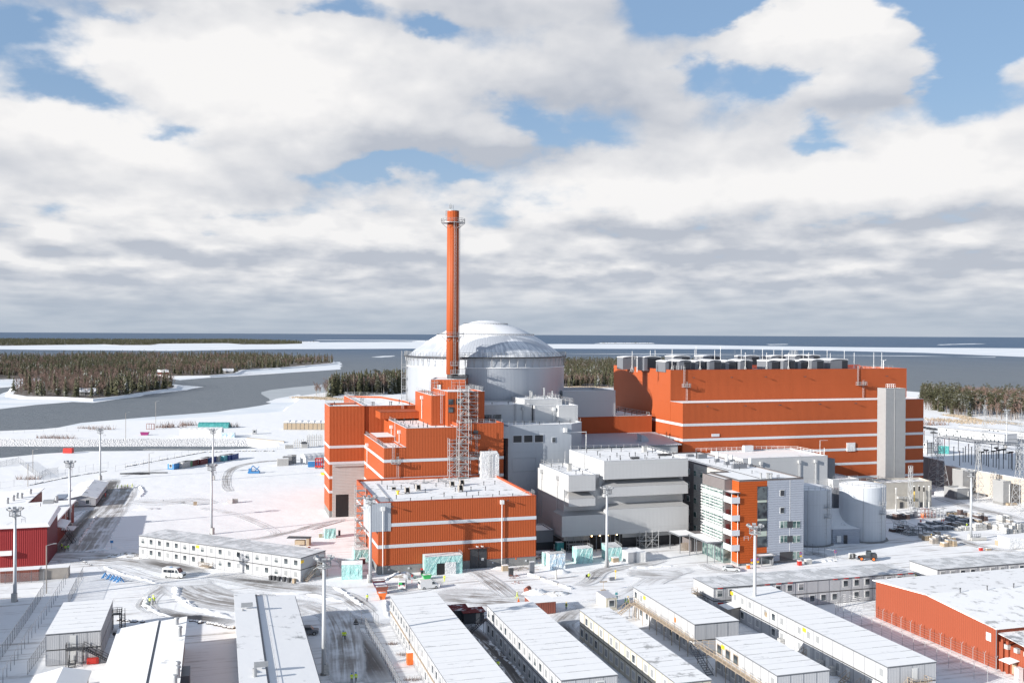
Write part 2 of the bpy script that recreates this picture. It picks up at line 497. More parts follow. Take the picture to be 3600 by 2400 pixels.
def _road(dark,amount,wet=.5):
    def f(b,p):
        uvn = b.n('ShaderNodeUVMap',uv_map='UVMap').outputs[0]
        x,y,z = b.sep(uvn)                                     # x: -1..1 across, y: metres along
        co = geo_co(b)
        tr = b.noise(b.xyz(b.mul(x,5.0),b.mul(y,.035),2.0),1.0,7.0,.62,.35)
        mid = b.noise(co,.16,7.0,.62)
        fine = b.noise(co,1.4,5.0,.65)
        fd = b.n('ShaderNodeUVMap',uv_map='Fade').outputs[0]
        edge = b.mul(b.ramp(b.m('ABSOLUTE',x),1.0,.3),b.sep(fd)[0])
        k = b.add(b.mul(tr,1.5),b.mul(mid,.9),-1.30 + amount)
        k = b.mul(b.ramp(k,-.12,.30),edge)
        snow = b.mix(fine,(.77,.78,.795),(.825,.83,.84))
        grit = b.mix(fine,tuple(q * .7 for q in dark),tuple(q * 1.35 for q in dark))
        b.put(p.inputs['Base Color'],b.mix(k,snow,grit))
        b.put(p.inputs['Roughness'],b.add(.85,b.mul(k,-.25)))
        p.inputs['Specular IOR Level'].default_value = .25
        bump(b,p,b.add(b.mul(tr,.8),b.mul(fine,.3)),.3,.7)
        b.put(p.inputs['Alpha'],b.ramp(b.add(edge,b.mul(b.sub(mid,.5),.5)),.1,.5))
    return f
PAL['road_dark'] = material('wet_dark_road',_road((.12,.11,.105),.42))
PAL['road_mid'] = material('slushy_road',_road((.27,.25,.235),.24))
PAL['road_faint'] = material('faint_wheel_tracks',_road((.42,.40,.385),.12))

def _water(b,p):
    co = geo_co(b); x,y,z = b.sep(co)
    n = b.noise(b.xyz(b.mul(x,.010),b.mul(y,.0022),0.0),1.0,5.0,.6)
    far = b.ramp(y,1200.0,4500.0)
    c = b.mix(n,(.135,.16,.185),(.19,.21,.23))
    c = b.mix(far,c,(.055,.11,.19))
    b.put(p.inputs['Base Color'],c)
    b.put(p.inputs['Roughness'],b.add(.42,b.mul(n,.2)))
    p.inputs['Specular IOR Level'].default_value = .32
    w = b.add(b.noise(b.xyz(b.mul(x,.16),b.mul(y,.40),0.0),1.0,6.0,.7),b.mul(b.noise(b.xyz(b.mul(x,.012),b.mul(y,.05),2.0),1.0,5.0,.6),3.0))
    bump(b,p,w,1.6,1.0)
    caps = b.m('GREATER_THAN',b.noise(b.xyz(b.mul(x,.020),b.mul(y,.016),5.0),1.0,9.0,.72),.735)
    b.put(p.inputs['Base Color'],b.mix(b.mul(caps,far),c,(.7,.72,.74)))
PAL['water'] = material('wind_ruffled_water',_water)

def _ice(b,p):
    co = geo_co(b); x,y,z = b.sep(co)
    n = b.noise(b.xyz(b.mul(x,.006),b.mul(y,.02),0.0),1.0,7.0,.6)
    c = b.mix(b.ramp(n,.42,.62),(.70,.75,.80),(.86,.87,.88))
    b.put(p.inputs['Base Color'],c); p.inputs['Roughness'].default_value = .7
PAL['ice'] = material('snow_covered_ice',_ice)
def _thinice(b,p):
    n = b.noise(geo_co(b),.02,6.0,.6)
    b.put(p.inputs['Base Color'],b.mix(n,(.30,.34,.37),(.52,.55,.57))); p.inputs['Roughness'].default_value = .5
PAL['thin_ice'] = material('thin_grey_ice',_thinice)

def ragged(pts,step,amp,seed=1):
    rnd = random.Random(seed); out = []
    for (a,b) in zip(pts,pts[1:] + pts[:1]):
        L = math.hypot(b[0] - a[0],b[1] - a[1]); n = max(1,min(60,int(L / step)))
        for k in range(n):
            t = k / n
            out.append((a[0] + (b[0] - a[0]) * t + (rnd.uniform(-amp,amp) if k else 0),a[1] + (b[1] - a[1]) * t + (rnd.uniform(-amp,amp) if k else 0)))
    return out

def sheet(name,poly,z,mat,kind='structure'):
    mb = MB(); mb.q([(x,y,z) for x,y in poly])
    me = mb.mesh(name,mat)
    # fan-safe tessellation for concave outlines
    from mathutils.geometry import tessellate_polygon
    tris = tessellate_polygon([[Vector((x,y,0)) for x,y in poly]])
    me2 = bpy.data.meshes.new(name)
    fs = []
    for t in tris:
        a,b_,c = (poly[i] for i in t)
        cr = (b_[0] - a[0]) * (c[1] - a[1]) - (b_[1] - a[1]) * (c[0] - a[0])
        fs.append(t if cr > 0 else t[::-1])
    me2.from_pydata([(x,y,z) for x,y in poly],[],fs); me2.materials.append(PAL[mat]); me2.update()
    o = bpy.data.objects.new(name,me2); COL.objects.link(o); o['kind'] = kind
    return o

def land(name,poly,z=0.0,down=-4.0,out=5.0,mat='ground'):
    """level land with a bank that slopes into the water"""
    area = sum(a[0] * b[1] - b[0] * a[1] for a,b in zip(poly,poly[1:] + poly[:1]))
    if area < 0: poly = poly[::-1]
    from mathutils.geometry import tessellate_polygon
    n = len(poly); P = [(x,y,z) for x,y in poly]
    for i in range(n):
        a,b_,c = poly[i - 1],poly[i],poly[(i + 1) % n]
        d1 = Vector((b_[0] - a[0],b_[1] - a[1])).normalized(); d2 = Vector((c[0] - b_[0],c[1] - b_[1])).normalized()
        t = (d1 + d2); t = t.normalized() if t.length > .1 else d1
        P.append((b_[0] + t.y * out,b_[1] - t.x * out,down))
    fs = []
    for t in tessellate_polygon([[Vector((x,y,0)) for x,y in poly]]):
        a,b_,c = (poly[i] for i in t)
        cr = (b_[0] - a[0]) * (c[1] - a[1]) - (b_[1] - a[1]) * (c[0] - a[0])
        fs.append(t if cr > 0 else t[::-1])
    fs += [(i,i + n,n + (i + 1) % n,(i + 1) % n) for i in range(n)]
    me = bpy.data.meshes.new(name); me.from_pydata(P,[],fs); me.materials.append(PAL[mat]); me.update()
    o = bpy.data.objects.new(name,me); COL.objects.link(o); o['kind'] = 'structure'
    return o

BIG = 250000
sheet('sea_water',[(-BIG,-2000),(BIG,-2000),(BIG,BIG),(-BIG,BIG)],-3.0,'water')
near_bank = [at('Z5',x,y) for x,y in ((-300,535),(0,508),(300,478),(600,461),(1000,458),(1400,455),(1700,444),(1925,428))]
far_bank = [at('Z5',x,y) for x,y in ((1915,412),(1760,388),(1700,382),(1400,372),(1000,374),(600,380),(200,378),(0,376),(-300,380))]
north = [at('Za',x,y) for x,y in ((-300,824),(0,812),(280,800),(600,768),(1000,738),(1500,712),(1950,676),(2060,590))]
mainland = ([(-700,452)] + near_bank + far_bank + [(-700,545),(-700,590)] + north +
            [(-205,940),(-190,1000),(-150,1070),(-95,1150),(-110,1500),(-20,1990),(300,2080),(520,1750),(400,1180),(470,965),(700,930),
             (1400,900),(1800,600),(1800,-300),(-900,-300)])
land('site_ground',ragged(mainland,14,.8,3))
# riprap slope on the far bank of the intake channel
emb_top = far_bank[2:]
emb_bot = [at('Z5',x,y,-3.2) for x,y in ((1765,431),(1400,432),(1000,432),(600,434),(200,432),(0,431),(-300,430))]

def _riprap(b,p):
    co = geo_co(b)
    vo = b.n('ShaderNodeTexVoronoi'); b.put(vo.inputs['Vector'],co); vo.inputs['Scale'].default_value = 1.5
    n = b.noise(co,1.2,5.0,.65)
    d = b.mul(b.ramp(b.add(vo.outputs[0],b.mul(n,.6)),.62,1.0),.4)
    b.put(p.inputs['Base Color'],b.mix(d,(.84,.84,.85),(.22,.20,.18))); p.inputs['Roughness'].default_value = .9
    bump(b,p,vo.outputs[0],.6,1.0)
PAL['riprap'] = material('snowy_riprap',_riprap)
mb = MB()
for i in range(len(emb_top) - 1):
    a,b_ = emb_top[i],emb_top[i + 1]; c,d = emb_bot[i + 1],emb_bot[i]
    mb.q([(*a,.02),(*b_,.02),(*c,-3.2),(*d,-3.2)])
solo('rock_embankment',mb,'riprap',None,None,kind='structure')

ice_near = [at('Za',x,y,-2.9) for x,y in ((-400,870),(0,838),(300,826),(370,795),(560,756),(1000,718),(1500,680),(1700,652),(1870,622),(1830,612),(1900,590),(2060,560),(2352,640),(2200,760),(0,900))]
sheet('shore_ice',ragged(ice_near,22,1.6,5),-2.90,'ice')
sheet('bay_ice',ragged([at('Za',x,y,-2.95) for x,y in ((1860,606),(1800,545),(1870,528),(2140,500),(2352,480),(2352,640),(2000,625))],30,2,6),-2.95,'thin_ice')
sheet('channel_ice',ragged([at('Za',x,y,-2.93) for x,y in ((540,614),(480,600),(900,570),(1000,572),(700,606))],20,1,16),-2.93,'thin_ice')
isl1_ice = [at('Za',x,y,-2.9) for x,y in ((-400,690),(0,661),(250,632),(500,612),(640,618),(760,600),(960,575),(1000,562),(1290,530),(1405,508),(1250,497),(1100,470),(600,470),(100,520),(0,560),(-400,590))]
sheet('island_shore_ice',ragged(isl1_ice,26,2.5,7),-2.90,'ice')
isl1 = [at('Za',x,y,-1) for x,y in ((62,560),(160,576),(420,580),(640,592),(820,574),(1000,546),(1215,516),(1225,500),(1080,470),(800,452),(450,446),(200,470),(90,520))]
land('near_island',ragged(isl1,30,4,8),-1.0,-4,6)
isl2_ice = [at('Za',x,y,-2.9) for x,y in ((-500,520),(0,515),(180,500),(190,458),(1060,420),(1160,452),(1240,462),(1440,445),(1620,436),(1800,424),(2352,388),(2352,335),(1700,380),(1000,400),(0,440),(-500,470))]
sheet('long_island_ice',ragged(isl2_ice,40,4,9),-2.90,'ice')
isl2 = [at('Za',x,y,-1) for x,y in ((-900,480),(0,458),(180,454),(1080,422),(1200,436),(1440,432),(1620,418),(1680,392),(2000,372),(2320,344),(2300,332),(1700,305),(1000,300),(0,318),(-900,340))]
land('long_island',ragged(isl2,50,8,10),-1.0,-4,8)
band = [at('S',x,y,-2.9) for x,y in ((-900,1232),(0,1228),(600,1233),(1000,1227),(1500,1225),(1925,1225),(2300,1226),(2600,1227),(2900,1232),(3250,1240),(3600,1254),(4400,1285),
                                         (4400,1230),(3600,1224),(3000,1220),(2600,1215),(2300,1210),(1925,1209),(1500,1201),(1200,1202),(600,1208),(0,1214),(-900,1212))]
sheet('far_ice',ragged(band,180,22,11),-2.9,'ice')
sheet('outer_ice',ragged([at('S',x,y,-2.9) for x,y in ((1100,1196),(1300,1197),(1560,1199),(1560,1196.5),(1350,1195),(1120,1194.5))],300,40,12),-2.9,'ice')
sheet('floating_ice',ragged([at('S',x,y,-2.9) for x,y in ((1305,1255),(1345,1251),(1385,1250),(1390,1252),(1340,1256))],20,4,13),-2.9,'ice')
sheet('skerry_ice',ragged([at('S',x,y,-2.9) for x,y in ((1940,1243),(2300,1245),(3200,1250),(3500,1256),(3500,1254.5),(2300,1243.2))],100,3,14),-2.9,'ice')
sheet('drift_ice',ragged([at('S',x,y,-2.9) for x,y in ((2700,1212),(2770,1210.5),(2760,1209),(2690,1210))],100,20,15),-2.9,'ice')
sheet('drifting_ice',ragged([at('S',x,y,-2.9) for x,y in ((3290,1212.5),(3350,1211),(3440,1209),(3470,1208),(3420,1207.5),(3300,1210.5))],100,20,15),-2.9,'ice')
far_isl = [at('Za',x,y,-2) for x,y in ((-900,232),(0,226),(700,216),(830,222),(1040,221),(1100,212),(1560,208),(1700,216),(1900,216),(2100,211),(2050,200),(1600,188),(1000,190),(0,186),(-900,186))]
land('far_island',ragged(far_isl,150,25,15),-2.0,-4,20)
for nm,pts in (('small_skerry',((2090,1207.5),(2300,1207),(2290,1205),(2120,1204.6))),('low_skerry',((1010,1203),(1120,1202),(1120,1200),(1020,1200))),('outer_skerry',((1100 + 880 / 2.1364 - 60,1200),(1545,1201),(1530,1197.5),(1470,1197.5)))):
    land(nm,ragged([at('S',x,y,-1.5) for x,y in pts],120,12,17),-1.5,-4,10)

def ribbon(name,pts,w,mat,z=.004):
    """a track worn into the snow: points along it, width, material"""
    P = [Vector((*p,z)) for p in pts]; Q = []
    for i in range(len(P) - 1):
        p0 = P[max(0,i - 1)]; p1 = P[i]; p2 = P[i + 1]; p3 = P[min(len(P) - 1,i + 2)]
        for k in range(8):
            t = k / 8
            Q.append(.5 * ((2 * p1) + (p2 - p0) * t + (2 * p0 - 5 * p1 + 4 * p2 - p3) * t * t + (3 * p1 - p0 - 3 * p2 + p3) * t ** 3))
    Q.append(P[-1])
    V,F,U = [],[],[]; s = 0
    ww = w if isinstance(w,(list,tuple)) else [w,w]
    cols = 6
    for i,q in enumerate(Q):
        t = (Q[min(i + 1,len(Q) - 1)] - Q[max(i - 1,0)]).normalized(); nrm = Vector((-t.y,t.x,0))
        f = i / (len(Q) - 1) * (len(ww) - 1); j = min(int(f),len(ww) - 2); wd = ww[j] * (1 - f + j) + ww[j + 1] * (f - j)
        if i: s += (q - Q[i - 1]).length
        for c in range(cols + 1):
            a = -1 + 2 * c / cols
            V.append(tuple(q + nrm * (a * wd / 2))); U.append((a,s))
    for i in range(len(Q) - 1):
        for c in range(cols):
            a = i * (cols + 1) + c
            F.append((a,a + cols + 1,a + cols + 2,a + 1))
    me = bpy.data.meshes.new(name); me.from_pydata(V,[],F); me.materials.append(PAL[mat])
    l = me.uv_layers.new(name='UVMap'); l2 = me.uv_layers.new(name='Fade')
    for lp in me.loops:
        l.data[lp.index].uv = U[lp.vertex_index]
        q = U[lp.vertex_index][1]; fe = min(1,q / 9,(s - q) / 9); l2.data[lp.index].uv = (max(0,fe) ** .7,0)
    me.update()
    if me.polygons[0].normal.z < 0: me.flip_normals()
    o = bpy.data.objects.new(name,me); COL.objects.link(o); o['kind'] = 'structure'
    return o

RZ = [0.004]
def road(k,pts,w,mat,name='road'):
    RZ[0] += .004
    return ribbon(name,[at(k,*p) for p in pts],w,mat,RZ[0])

road('Z5',[(350,1215),(430,1150),(540,1010),(640,900),(720,790),(770,690),(790,655)],[9,10,8,7],'road_dark')
road('Z5',[(410,930),(470,880),(560,860),(700,858)],[12,12],'road_mid')
road('Z5',[(500,1240),(590,1130),(700,960),(790,850),(850,760),(880,690)],[13,13,11],'road_mid')
road('Z5',[(300,1180),(500,1185),(760,1200),(1000,1225),(1200,1275),(1420,1310)],[14,13,10],'road_mid')
road('Z5',[(960,1200),(1100,1235),(1300,1275),(1430,1300)],[7,9,4],'road_dark')
road('Z5',[(1420,1310),(1650,1345),(1900,1390),(2150,1415),(2400,1440)],[12,11],'road_mid')
road('Z5',[(1500,1325),(1700,1350),(1950,1375),(2080,1385)],[4,5,4],'road_dark')
road('Z5',[(1200,1340),(1130,1400),(1060,1450),(1010,1520),(1080,1580)],[7,6,6],'road_mid')
road('Z5',[(1250,1360),(1330,1420),(1500,1480),(1800,1520),(2200,1560)],[16,18],'road_mid','wheel_tracks')
road('Z6',[(1060,1050),(1180,1095),(1340,1115),(1500,1135),(1640,1160)],[6,5],'road_dark')
road('Z5',[(700,1240),(850,1290),(1000,1340),(1180,1370),(1500,1360)],[8,8],'road_faint','wheel_tracks')
road('Z5',[(1590,740),(1560,690),(1580,600),(1680,555),(1850,530),(2100,520)],[5,5],'road_mid','wheel_tracks')
road('Z5',[(840,640),(950,605),(1100,590),(1400,560)],[3,3],'road_faint','wheel_tracks')
road('Z5',[(1380,850),(1600,890),(1800,965),(1900,1030),(1780,1070)],[5,4],'road_faint','wheel_tracks')
road('Z5',[(2400,925),(2200,960),(2050,1005),(1850,1050),(1650,1075)],[3,4],'road_mid','wheel_tracks')
road('Z5',[(900,800),(1100,815),(1300,800),(1450,830)],[14,14],'road_faint','wheel_tracks')
road('Z7',[(-420,640),(-100,760),(200,850),(460,900)],[9,8,6],'road_mid')
road('Z7',[(-40,860),(60,960),(170,1100),(300,1300),(420,1500)],[8,9,9],'road_dark')
road('Z7',[(-300,500),(0,560),(150,640),(300,760)],[7,7],'road_mid')
road('Z7',[(-100,700),(0,900),(40,1150),(60,1500)],[10,9],'road_mid')
road('Z7',[(480,560),(650,520),(850,480),(1000,400)],[8,9,6],'road_mid')
road('Z7',[(560,520),(580,480),(600,440)],[6,7],'road_dark')
road('Z7',[(900,560),(1300,600),(1700,620),(2100,640)],[22,22],'road_mid','wheel_tracks')
road('Z7',[(1330,290),(1480,380),(1620,480),(1760,600)],[7,7],'road_mid','wheel_tracks')
road('Z7',[(1230,810),(1380,960),(1530,1090),(1680,1250),(1850,1480),(2000,1700)],[5,5,5],'road_dark')
road('Z8',[(150,690),(0,800),(-60,900),(60,1000),(300,1250),(500,1470)],[10,11,5,3],'road_mid')
road('Z8',[(120,800),(-60,870),(20,980),(110,1060)],[5,6],'road_dark')
road('Z8',[(0,690),(400,640),(650,560),(900,400),(1100,320),(1320,300)],[9,9],'road_faint','wheel_tracks')
road('Z8',[(60,480),(220,420),(330,320),(560,270),(800,240),(1000,190)],[6,6],'road_mid')
road('Z8',[(560,330),(760,345),(980,350),(1200,370)],[10,12,12],'road_mid','wheel_tracks')
road('Z8',[(420,130),(650,60),(900,40),(1120,60)],[10,8],'road_mid')
road('Z8',[(1350,230),(1480,290),(1600,320),(1750,330)],[5,5],'road_mid')
road('Z8',[(560,940),(700,1000),(900,1180),(1100,1400),(1250,1600)],[6,6],'road_dark')
road('R2',[(1080,460),(1250,490),(1600,600),(2000,690),(2400,790)],[8,8],'road_mid')
road('R2',[(560,770),(760,850),(1050,960),(1400,1040),(1800,1150),(2300,1200)],[6,6],'road_mid')
road('Q4',[(1580,1400),(1700,1370),(1850,1400),(2060,1430)],[5,5],'road_mid')
road('Y4',[(0,370),(250,290),(480,230),(620,200)],[3,3],'road_mid','wheel_tracks')
road('Y4',[(380,800),(520,830),(600,870),(560,960)],[5,5],'road_dark')
road('Y4',[(780,960),(880,980),(960,1010)],[5,6],'road_dark')
for y0,w in ((700,.8),(900,.9),(1180,.8)):
    pass

# ------------------------------------------------------------------ trees
def _needles(b,p):
    co = geo_co(b); nz = b.sep(b.n('ShaderNodeNewGeometry').outputs['True Normal'])[2]
    n = b.noise(co,.5,4.0,.7); n2 = b.noise(co,.05,3.0,.5)
    c = b.mix(n,(.036,.042,.020),(.105,.098,.045))
    snow = b.mul(b.ramp(b.add(n,b.mul(n2,.7)),.92,1.1),.6)
    b.put(p.inputs['Base Color'],b.mix(snow,c,(.62,.64,.66))); p.inputs['Roughness'].default_value = .8
PAL['needles'] = material('snow_dusted_needles',_needles)
def _twigs(b,p):
    n = b.noise(geo_co(b),.25,4.0,.6)
    b.put(p.inputs['Base Color'],b.mix(n,(.14,.085,.065),(.31,.215,.18))); p.inputs['Roughness'].default_value = .9
PAL['twigs'] = material('bare_twigs',_twigs)
PAL['bark'] = flat('grey_bark',(.12,.09,.075),.9,var=.3)
PAL['birchbark'] = flat('pale_birch_bark',(.40,.37,.34),.9,var=.3)

def conifer(h,seed,levels,per,spread=.2,base=.18):
    """tiers of drooping boughs made of many small faces"""
    r = random.Random(seed); V = []; F = []; M = []
    def tri(a,b_,c,m): i = len(V); V.extend((a,b_,c)); F.append((i,i + 1,i + 2)); M.append(m)
    tr = h * .013
    for k in range(4):
        t0 = k * math.pi / 2; t1 = t0 + math.pi / 2
        tri((tr * math.cos(t0),tr * math.sin(t0),0),(tr * math.cos(t1),tr * math.sin(t1),0),(0,0,h * .97),1)
    for L in range(levels):
        t = L / levels; z = h * (base + (1 - base) * t); rad = h * spread * (1 - t) ** .8 * r.uniform(.75,1.15) + .15
        a0 = r.uniform(0,6.28)
        for k in range(per):
            a = a0 + 6.283 * k / per + r.uniform(-.3,.3); q = rad * r.uniform(.6,1.15)
            wd = q * r.uniform(.32,.55); dz = -q * r.uniform(.25,.55); zz = z + r.uniform(-.4,.4) * h / levels
            ca,sa = math.cos(a),math.sin(a)
            tip = (ca * q,sa * q,zz + dz)
            l = (ca * q * .45 - sa * wd,sa * q * .45 + ca * wd,zz + dz * .55 - .2)
            rr = (ca * q * .45 + sa * wd,sa * q * .45 - ca * wd,zz + dz * .55 - .2)
            top = (0,0,zz + h / levels * .7)
            tri(top,l,tip,0); tri(top,tip,rr,0)
            if per > 5: tri((ca * q * .3,sa * q * .3,zz + dz * .2),(ca * q * .9,sa * q * .9,zz + dz - h * .04),rr,0)
    return V,F,M

def pine(h,seed,n):
    """bare reddish stem with an open, clumped crown"""
    r = random.Random(seed); V = []; F = []; M = []
    def tri(a,b_,c,m): i = len(V); V.extend((a,b_,c)); F.append((i,i + 1,i + 2)); M.append(m)
    tr = h * .014
    for k in range(4):
        t0 = k * math.pi / 2; t1 = t0 + math.pi / 2
        tri((tr * math.cos(t0),tr * math.sin(t0),0),(tr * math.cos(t1),tr * math.sin(t1),0),(0,0,h * .93),1)
    clumps = []
    for c in range(max(5,n // 14)):
        t = r.random() ** .7; z = h * (.36 + .6 * t); q = h * .17 * (1.15 - t * .75) * r.uniform(.3,1); a = r.uniform(0,6.28)
        clumps.append((q * math.cos(a),q * math.sin(a),z,h * r.uniform(.06,.1)))
        tri((0,0,z - h * .06),(q * math.cos(a),q * math.sin(a),z),(0,.12,z - h * .04),1)
    for k in range(n):
        cx,cy,cz,cr = r.choice(clumps)
        d = Vector((r.gauss(0,1),r.gauss(0,1),r.gauss(0,.6))); d = d / max(.4,d.length) * cr * r.uniform(.3,1.1)
        c = Vector((cx,cy,cz)) + d; s = h * .04
        a = Vector((r.uniform(-1,1),r.uniform(-1,1),r.uniform(-.5,.5))) * s; b_ = Vector((r.uniform(-1,1),r.uniform(-1,1),r.uniform(-.5,.5))) * s
        tri(tuple(c + a),tuple(c + b_),tuple(c - a * .6 - b_ * .6),0)
    return V,F,M

def birch(h,seed,n):
    """pale forked stem and a haze of fine upright twigs"""
    r = random.Random(seed); V = []; F = []; M = []
    def tri(a,b_,c,m): i = len(V); V.extend((a,b_,c)); F.append((i,i + 1,i + 2)); M.append(m)
    tr = h * .012; lean = Vector((r.uniform(-.05,.05) * h,r.uniform(-.05,.05) * h,0))
    for k in range(4):
        t0 = k * math.pi / 2; t1 = t0 + math.pi / 2
        tri((tr * math.cos(t0),tr * math.sin(t0),0),(tr * math.cos(t1),tr * math.sin(t1),0),(lean.x,lean.y,h * .9),1)
    limbs = []
    for k in range(7):
        t = r.uniform(.3,.8); a = r.uniform(0,6.28); q = h * r.uniform(.08,.17)
        p0 = lean * t + Vector((0,0,h * .9 * t)); p1 = p0 + Vector((q * math.cos(a),q * math.sin(a),h * r.uniform(.14,.28)))
        tri(tuple(p0 + Vector((tr * .5,0,0))),tuple(p0 - Vector((tr * .5,0,0))),tuple(p1),1); limbs.append((p0,p1))
    for k in range(n):
        p0,p1 = r.choice(limbs); p = p0.lerp(p1,r.uniform(.2,1.15))
        d = Vector((r.gauss(0,.5),r.gauss(0,.5),r.uniform(.3,1.2))) * h * .09
        w = Vector((r.gauss(0,1),r.gauss(0,1),0)) * h * .006
        tri(tuple(p - w),tuple(p + w),tuple(p + d),2)
    return V,F,M

TEMPL = {}
def template(kind,h,seed,*a):
    V,F,M = {'conifer': conifer,'pine': pine,'birch': birch}[kind](h,seed,*a)
    return np.array([tuple(v) for v in V],dtype=np.float32),np.array(F,dtype=np.int32),np.array(M,dtype=np.int32),kind

def forest(name,items,label,cat,kind='stuff',mats=('needles','bark','twigs')):
    """many far trees that read as one mass"""
    VS,FS,MS = [],[],[]; n = 0
    for tpl,x,y,z,s,rz in items:
        V,F,M,kd = tpl; c,sn = math.cos(rz),math.sin(rz)
        W = np.empty_like(V); W[:,0] = (V[:,0] * c - V[:,1] * sn) * s + x; W[:,1] = (V[:,0] * sn + V[:,1] * c) * s + y; W[:,2] = V[:,2] * s + z
        VS.append(W); FS.append(F + n); MS.append(M); n += len(V)
    V = np.concatenate(VS); F = np.concatenate(FS); M = np.concatenate(MS)
    me = bpy.data.meshes.new(name)
    me.vertices.add(len(V)); me.vertices.foreach_set('co',V.ravel())
    me.loops.add(len(F) * 3); me.loops.foreach_set('vertex_index',F.ravel())
    me.polygons.add(len(F)); me.polygons.foreach_set('loop_start',np.arange(0,len(F) * 3,3,dtype=np.int32))
    me.polygons.foreach_set('material_index',M)
    for m in mats: me.materials.append(PAL[m])
    me.update(); me.validate()
    o = bpy.data.objects.new(name,me); COL.objects.link(o)
    return tag(o,label,cat,None,kind)

def inside(p,poly):
    c = False; j = len(poly) - 1
    for i in range(len(poly)):
        if (poly[i][1] > p[1]) != (poly[j][1] > p[1]) and p[0] < (poly[j][0] - poly[i][0]) * (p[1] - poly[i][1]) / (poly[j][1] - poly[i][1]) + poly[i][0]: c = not c
        j = i
    return c

def scatter(poly,n,rnd,dens=None):
    xs = [p[0] for p in poly]; ys = [p[1] for p in poly]; out = []
    tries = 0
    while len(out) < n and tries < n * 60:
        tries += 1
        p = (rnd.uniform(min(xs),max(xs)),rnd.uniform(min(ys),max(ys)))
        if inside(p,poly) and (dens is None or rnd.random() < dens(p)): out.append(p)
    return out

rt = random.Random(11)
CF = [template('conifer',15,s,9,5,.23,.12) for s in range(4)]
PF = [template('pine',15,s + 20,80) for s in range(4)]
BF = [template('birch',13,s,80) for s in range(5)]
CT = [template('conifer',15,s + 50,5,4,.3,.05) for s in range(3)]
DENSE = [template('pine',14,s + 70,60) for s in range(3)]

def mixn(x,y,s=.02,seed=0.0):
    return .5 + .5 * math.sin(x * s + seed + 1.7 * math.sin(y * s * 1.3 + seed)) * math.cos(y * s * .9 + seed)

def shrink(poly,f):
    cx = sum(p[0] for p in poly) / len(poly); cy = sum(p[1] for p in poly) / len(poly)
    return [(cx + (p[0] - cx) * f,cy + (p[1] - cy) * f) for p in poly]

def _litter(b,p):
    n = b.noise(geo_co(b),.08,6.0,.65)
    b.put(p.inputs['Base Color'],b.mix(b.ramp(n,.45,.65),(.085,.07,.055),(.30,.27,.25))); p.inputs['Roughness'].default_value = .9
PAL['litter'] = material('woodland_floor',_litter)
sheet('woodland_floor',shrink(isl1,.955),-.9,'litter'); sheet('woodland_floor',shrink(isl2,.97),-.9,'litter'); sheet('woodland_floor',shrink(far_isl,.98),-1.9,'litter')
it = []
for x,y in scatter(shrink(isl1,.97),1300,rt):
    k = mixn(x,y,.035,1.0)
    front = x < -470
    tp = rt.choice(BF) if rt.random() < (.9 if k < .6 or front else .45) else rt.choice(CF)
    it.append((tp,x,y,-1,rt.uniform(.8,1.35) * (.55 if front and rt.random() < .5 else 1.0),rt.uniform(0,6.28)))
forest('island_woodland',it,'brown bare birches and dark spruces on the small near island','woodland')
it = []
nearline = lambda p: 1.0 if p[1] < 1750 - .25 * p[0] - 100 else .45
for x,y in scatter(shrink(isl2,.985),8200,rt,nearline):
    k = mixn(x,y,.018,3.0); r_ = rt.random()
    tp = rt.choice(BF) if r_ < (.75 if k < .48 else .25) else (rt.choice(CF) if r_ < .8 else rt.choice(PF))
    it.append((tp,x,y,-1,rt.uniform(.75,1.3),rt.uniform(0,6.28)))
forest('long_island_woodland',it,'mixed dark spruce and pinkish birch wood along the long island','woodland')
it = []
for x,y in scatter(shrink(far_isl,.985),9000,rt):
    it.append((rt.choice(CT),x,y,-2,rt.uniform(.9,1.5),rt.uniform(0,6.28)))
forest('far_woodland',it,'dark blue-green spruce wood on the far flat island','woodland')
it = []
for pts,n in ((((2110,1206.8),(2290,1206.5),(2280,1205.5),(2120,1205.3)),26),(((1030,1202.5),(1115,1201.5),(1115,1200.5),(1030,1200.5)),20),(((1492,1200),(1540,1200.5),(1528,1198.5),(1496,1198.5)),24)):
    pl = [at('S',x,y,-1.5) for x,y in pts]
    for x,y in scatter(pl,n,rt): it.append((rt.choice(CT),x,y,-1.5,rt.uniform(.5,.9),0))
forest('skerry_trees',it,'low dark trees on the small skerries in the ice','woodland')
# wood beyond the reactor building, snowy crowns towards the sea
it = []
mid_poly = [(70,1125),(210,1120),(330,1160),(480,1600),(300,1990),(30,1930),(-30,1500),(-40,1180)]
sheet('woodland_floor',mid_poly,.05,'litter')
for x,y in scatter(mid_poly,7500,rt,lambda p: 1.0 if p[1] < 1400 else .7):
    fr = y < 1180 + .12 * x
    tp = rt.choice(BF) if rt.random() < (.5 if fr else .10) else rt.choice(CF if rt.random() < (.7 if y < 1330 else .1) else DENSE)
    it.append((tp,x,y,0,rt.uniform(.85,1.35),rt.uniform(0,6.28)))
forest('reactor_woodland',it,'frosted pine wood behind the domed reactor and the long orange hall','woodland')

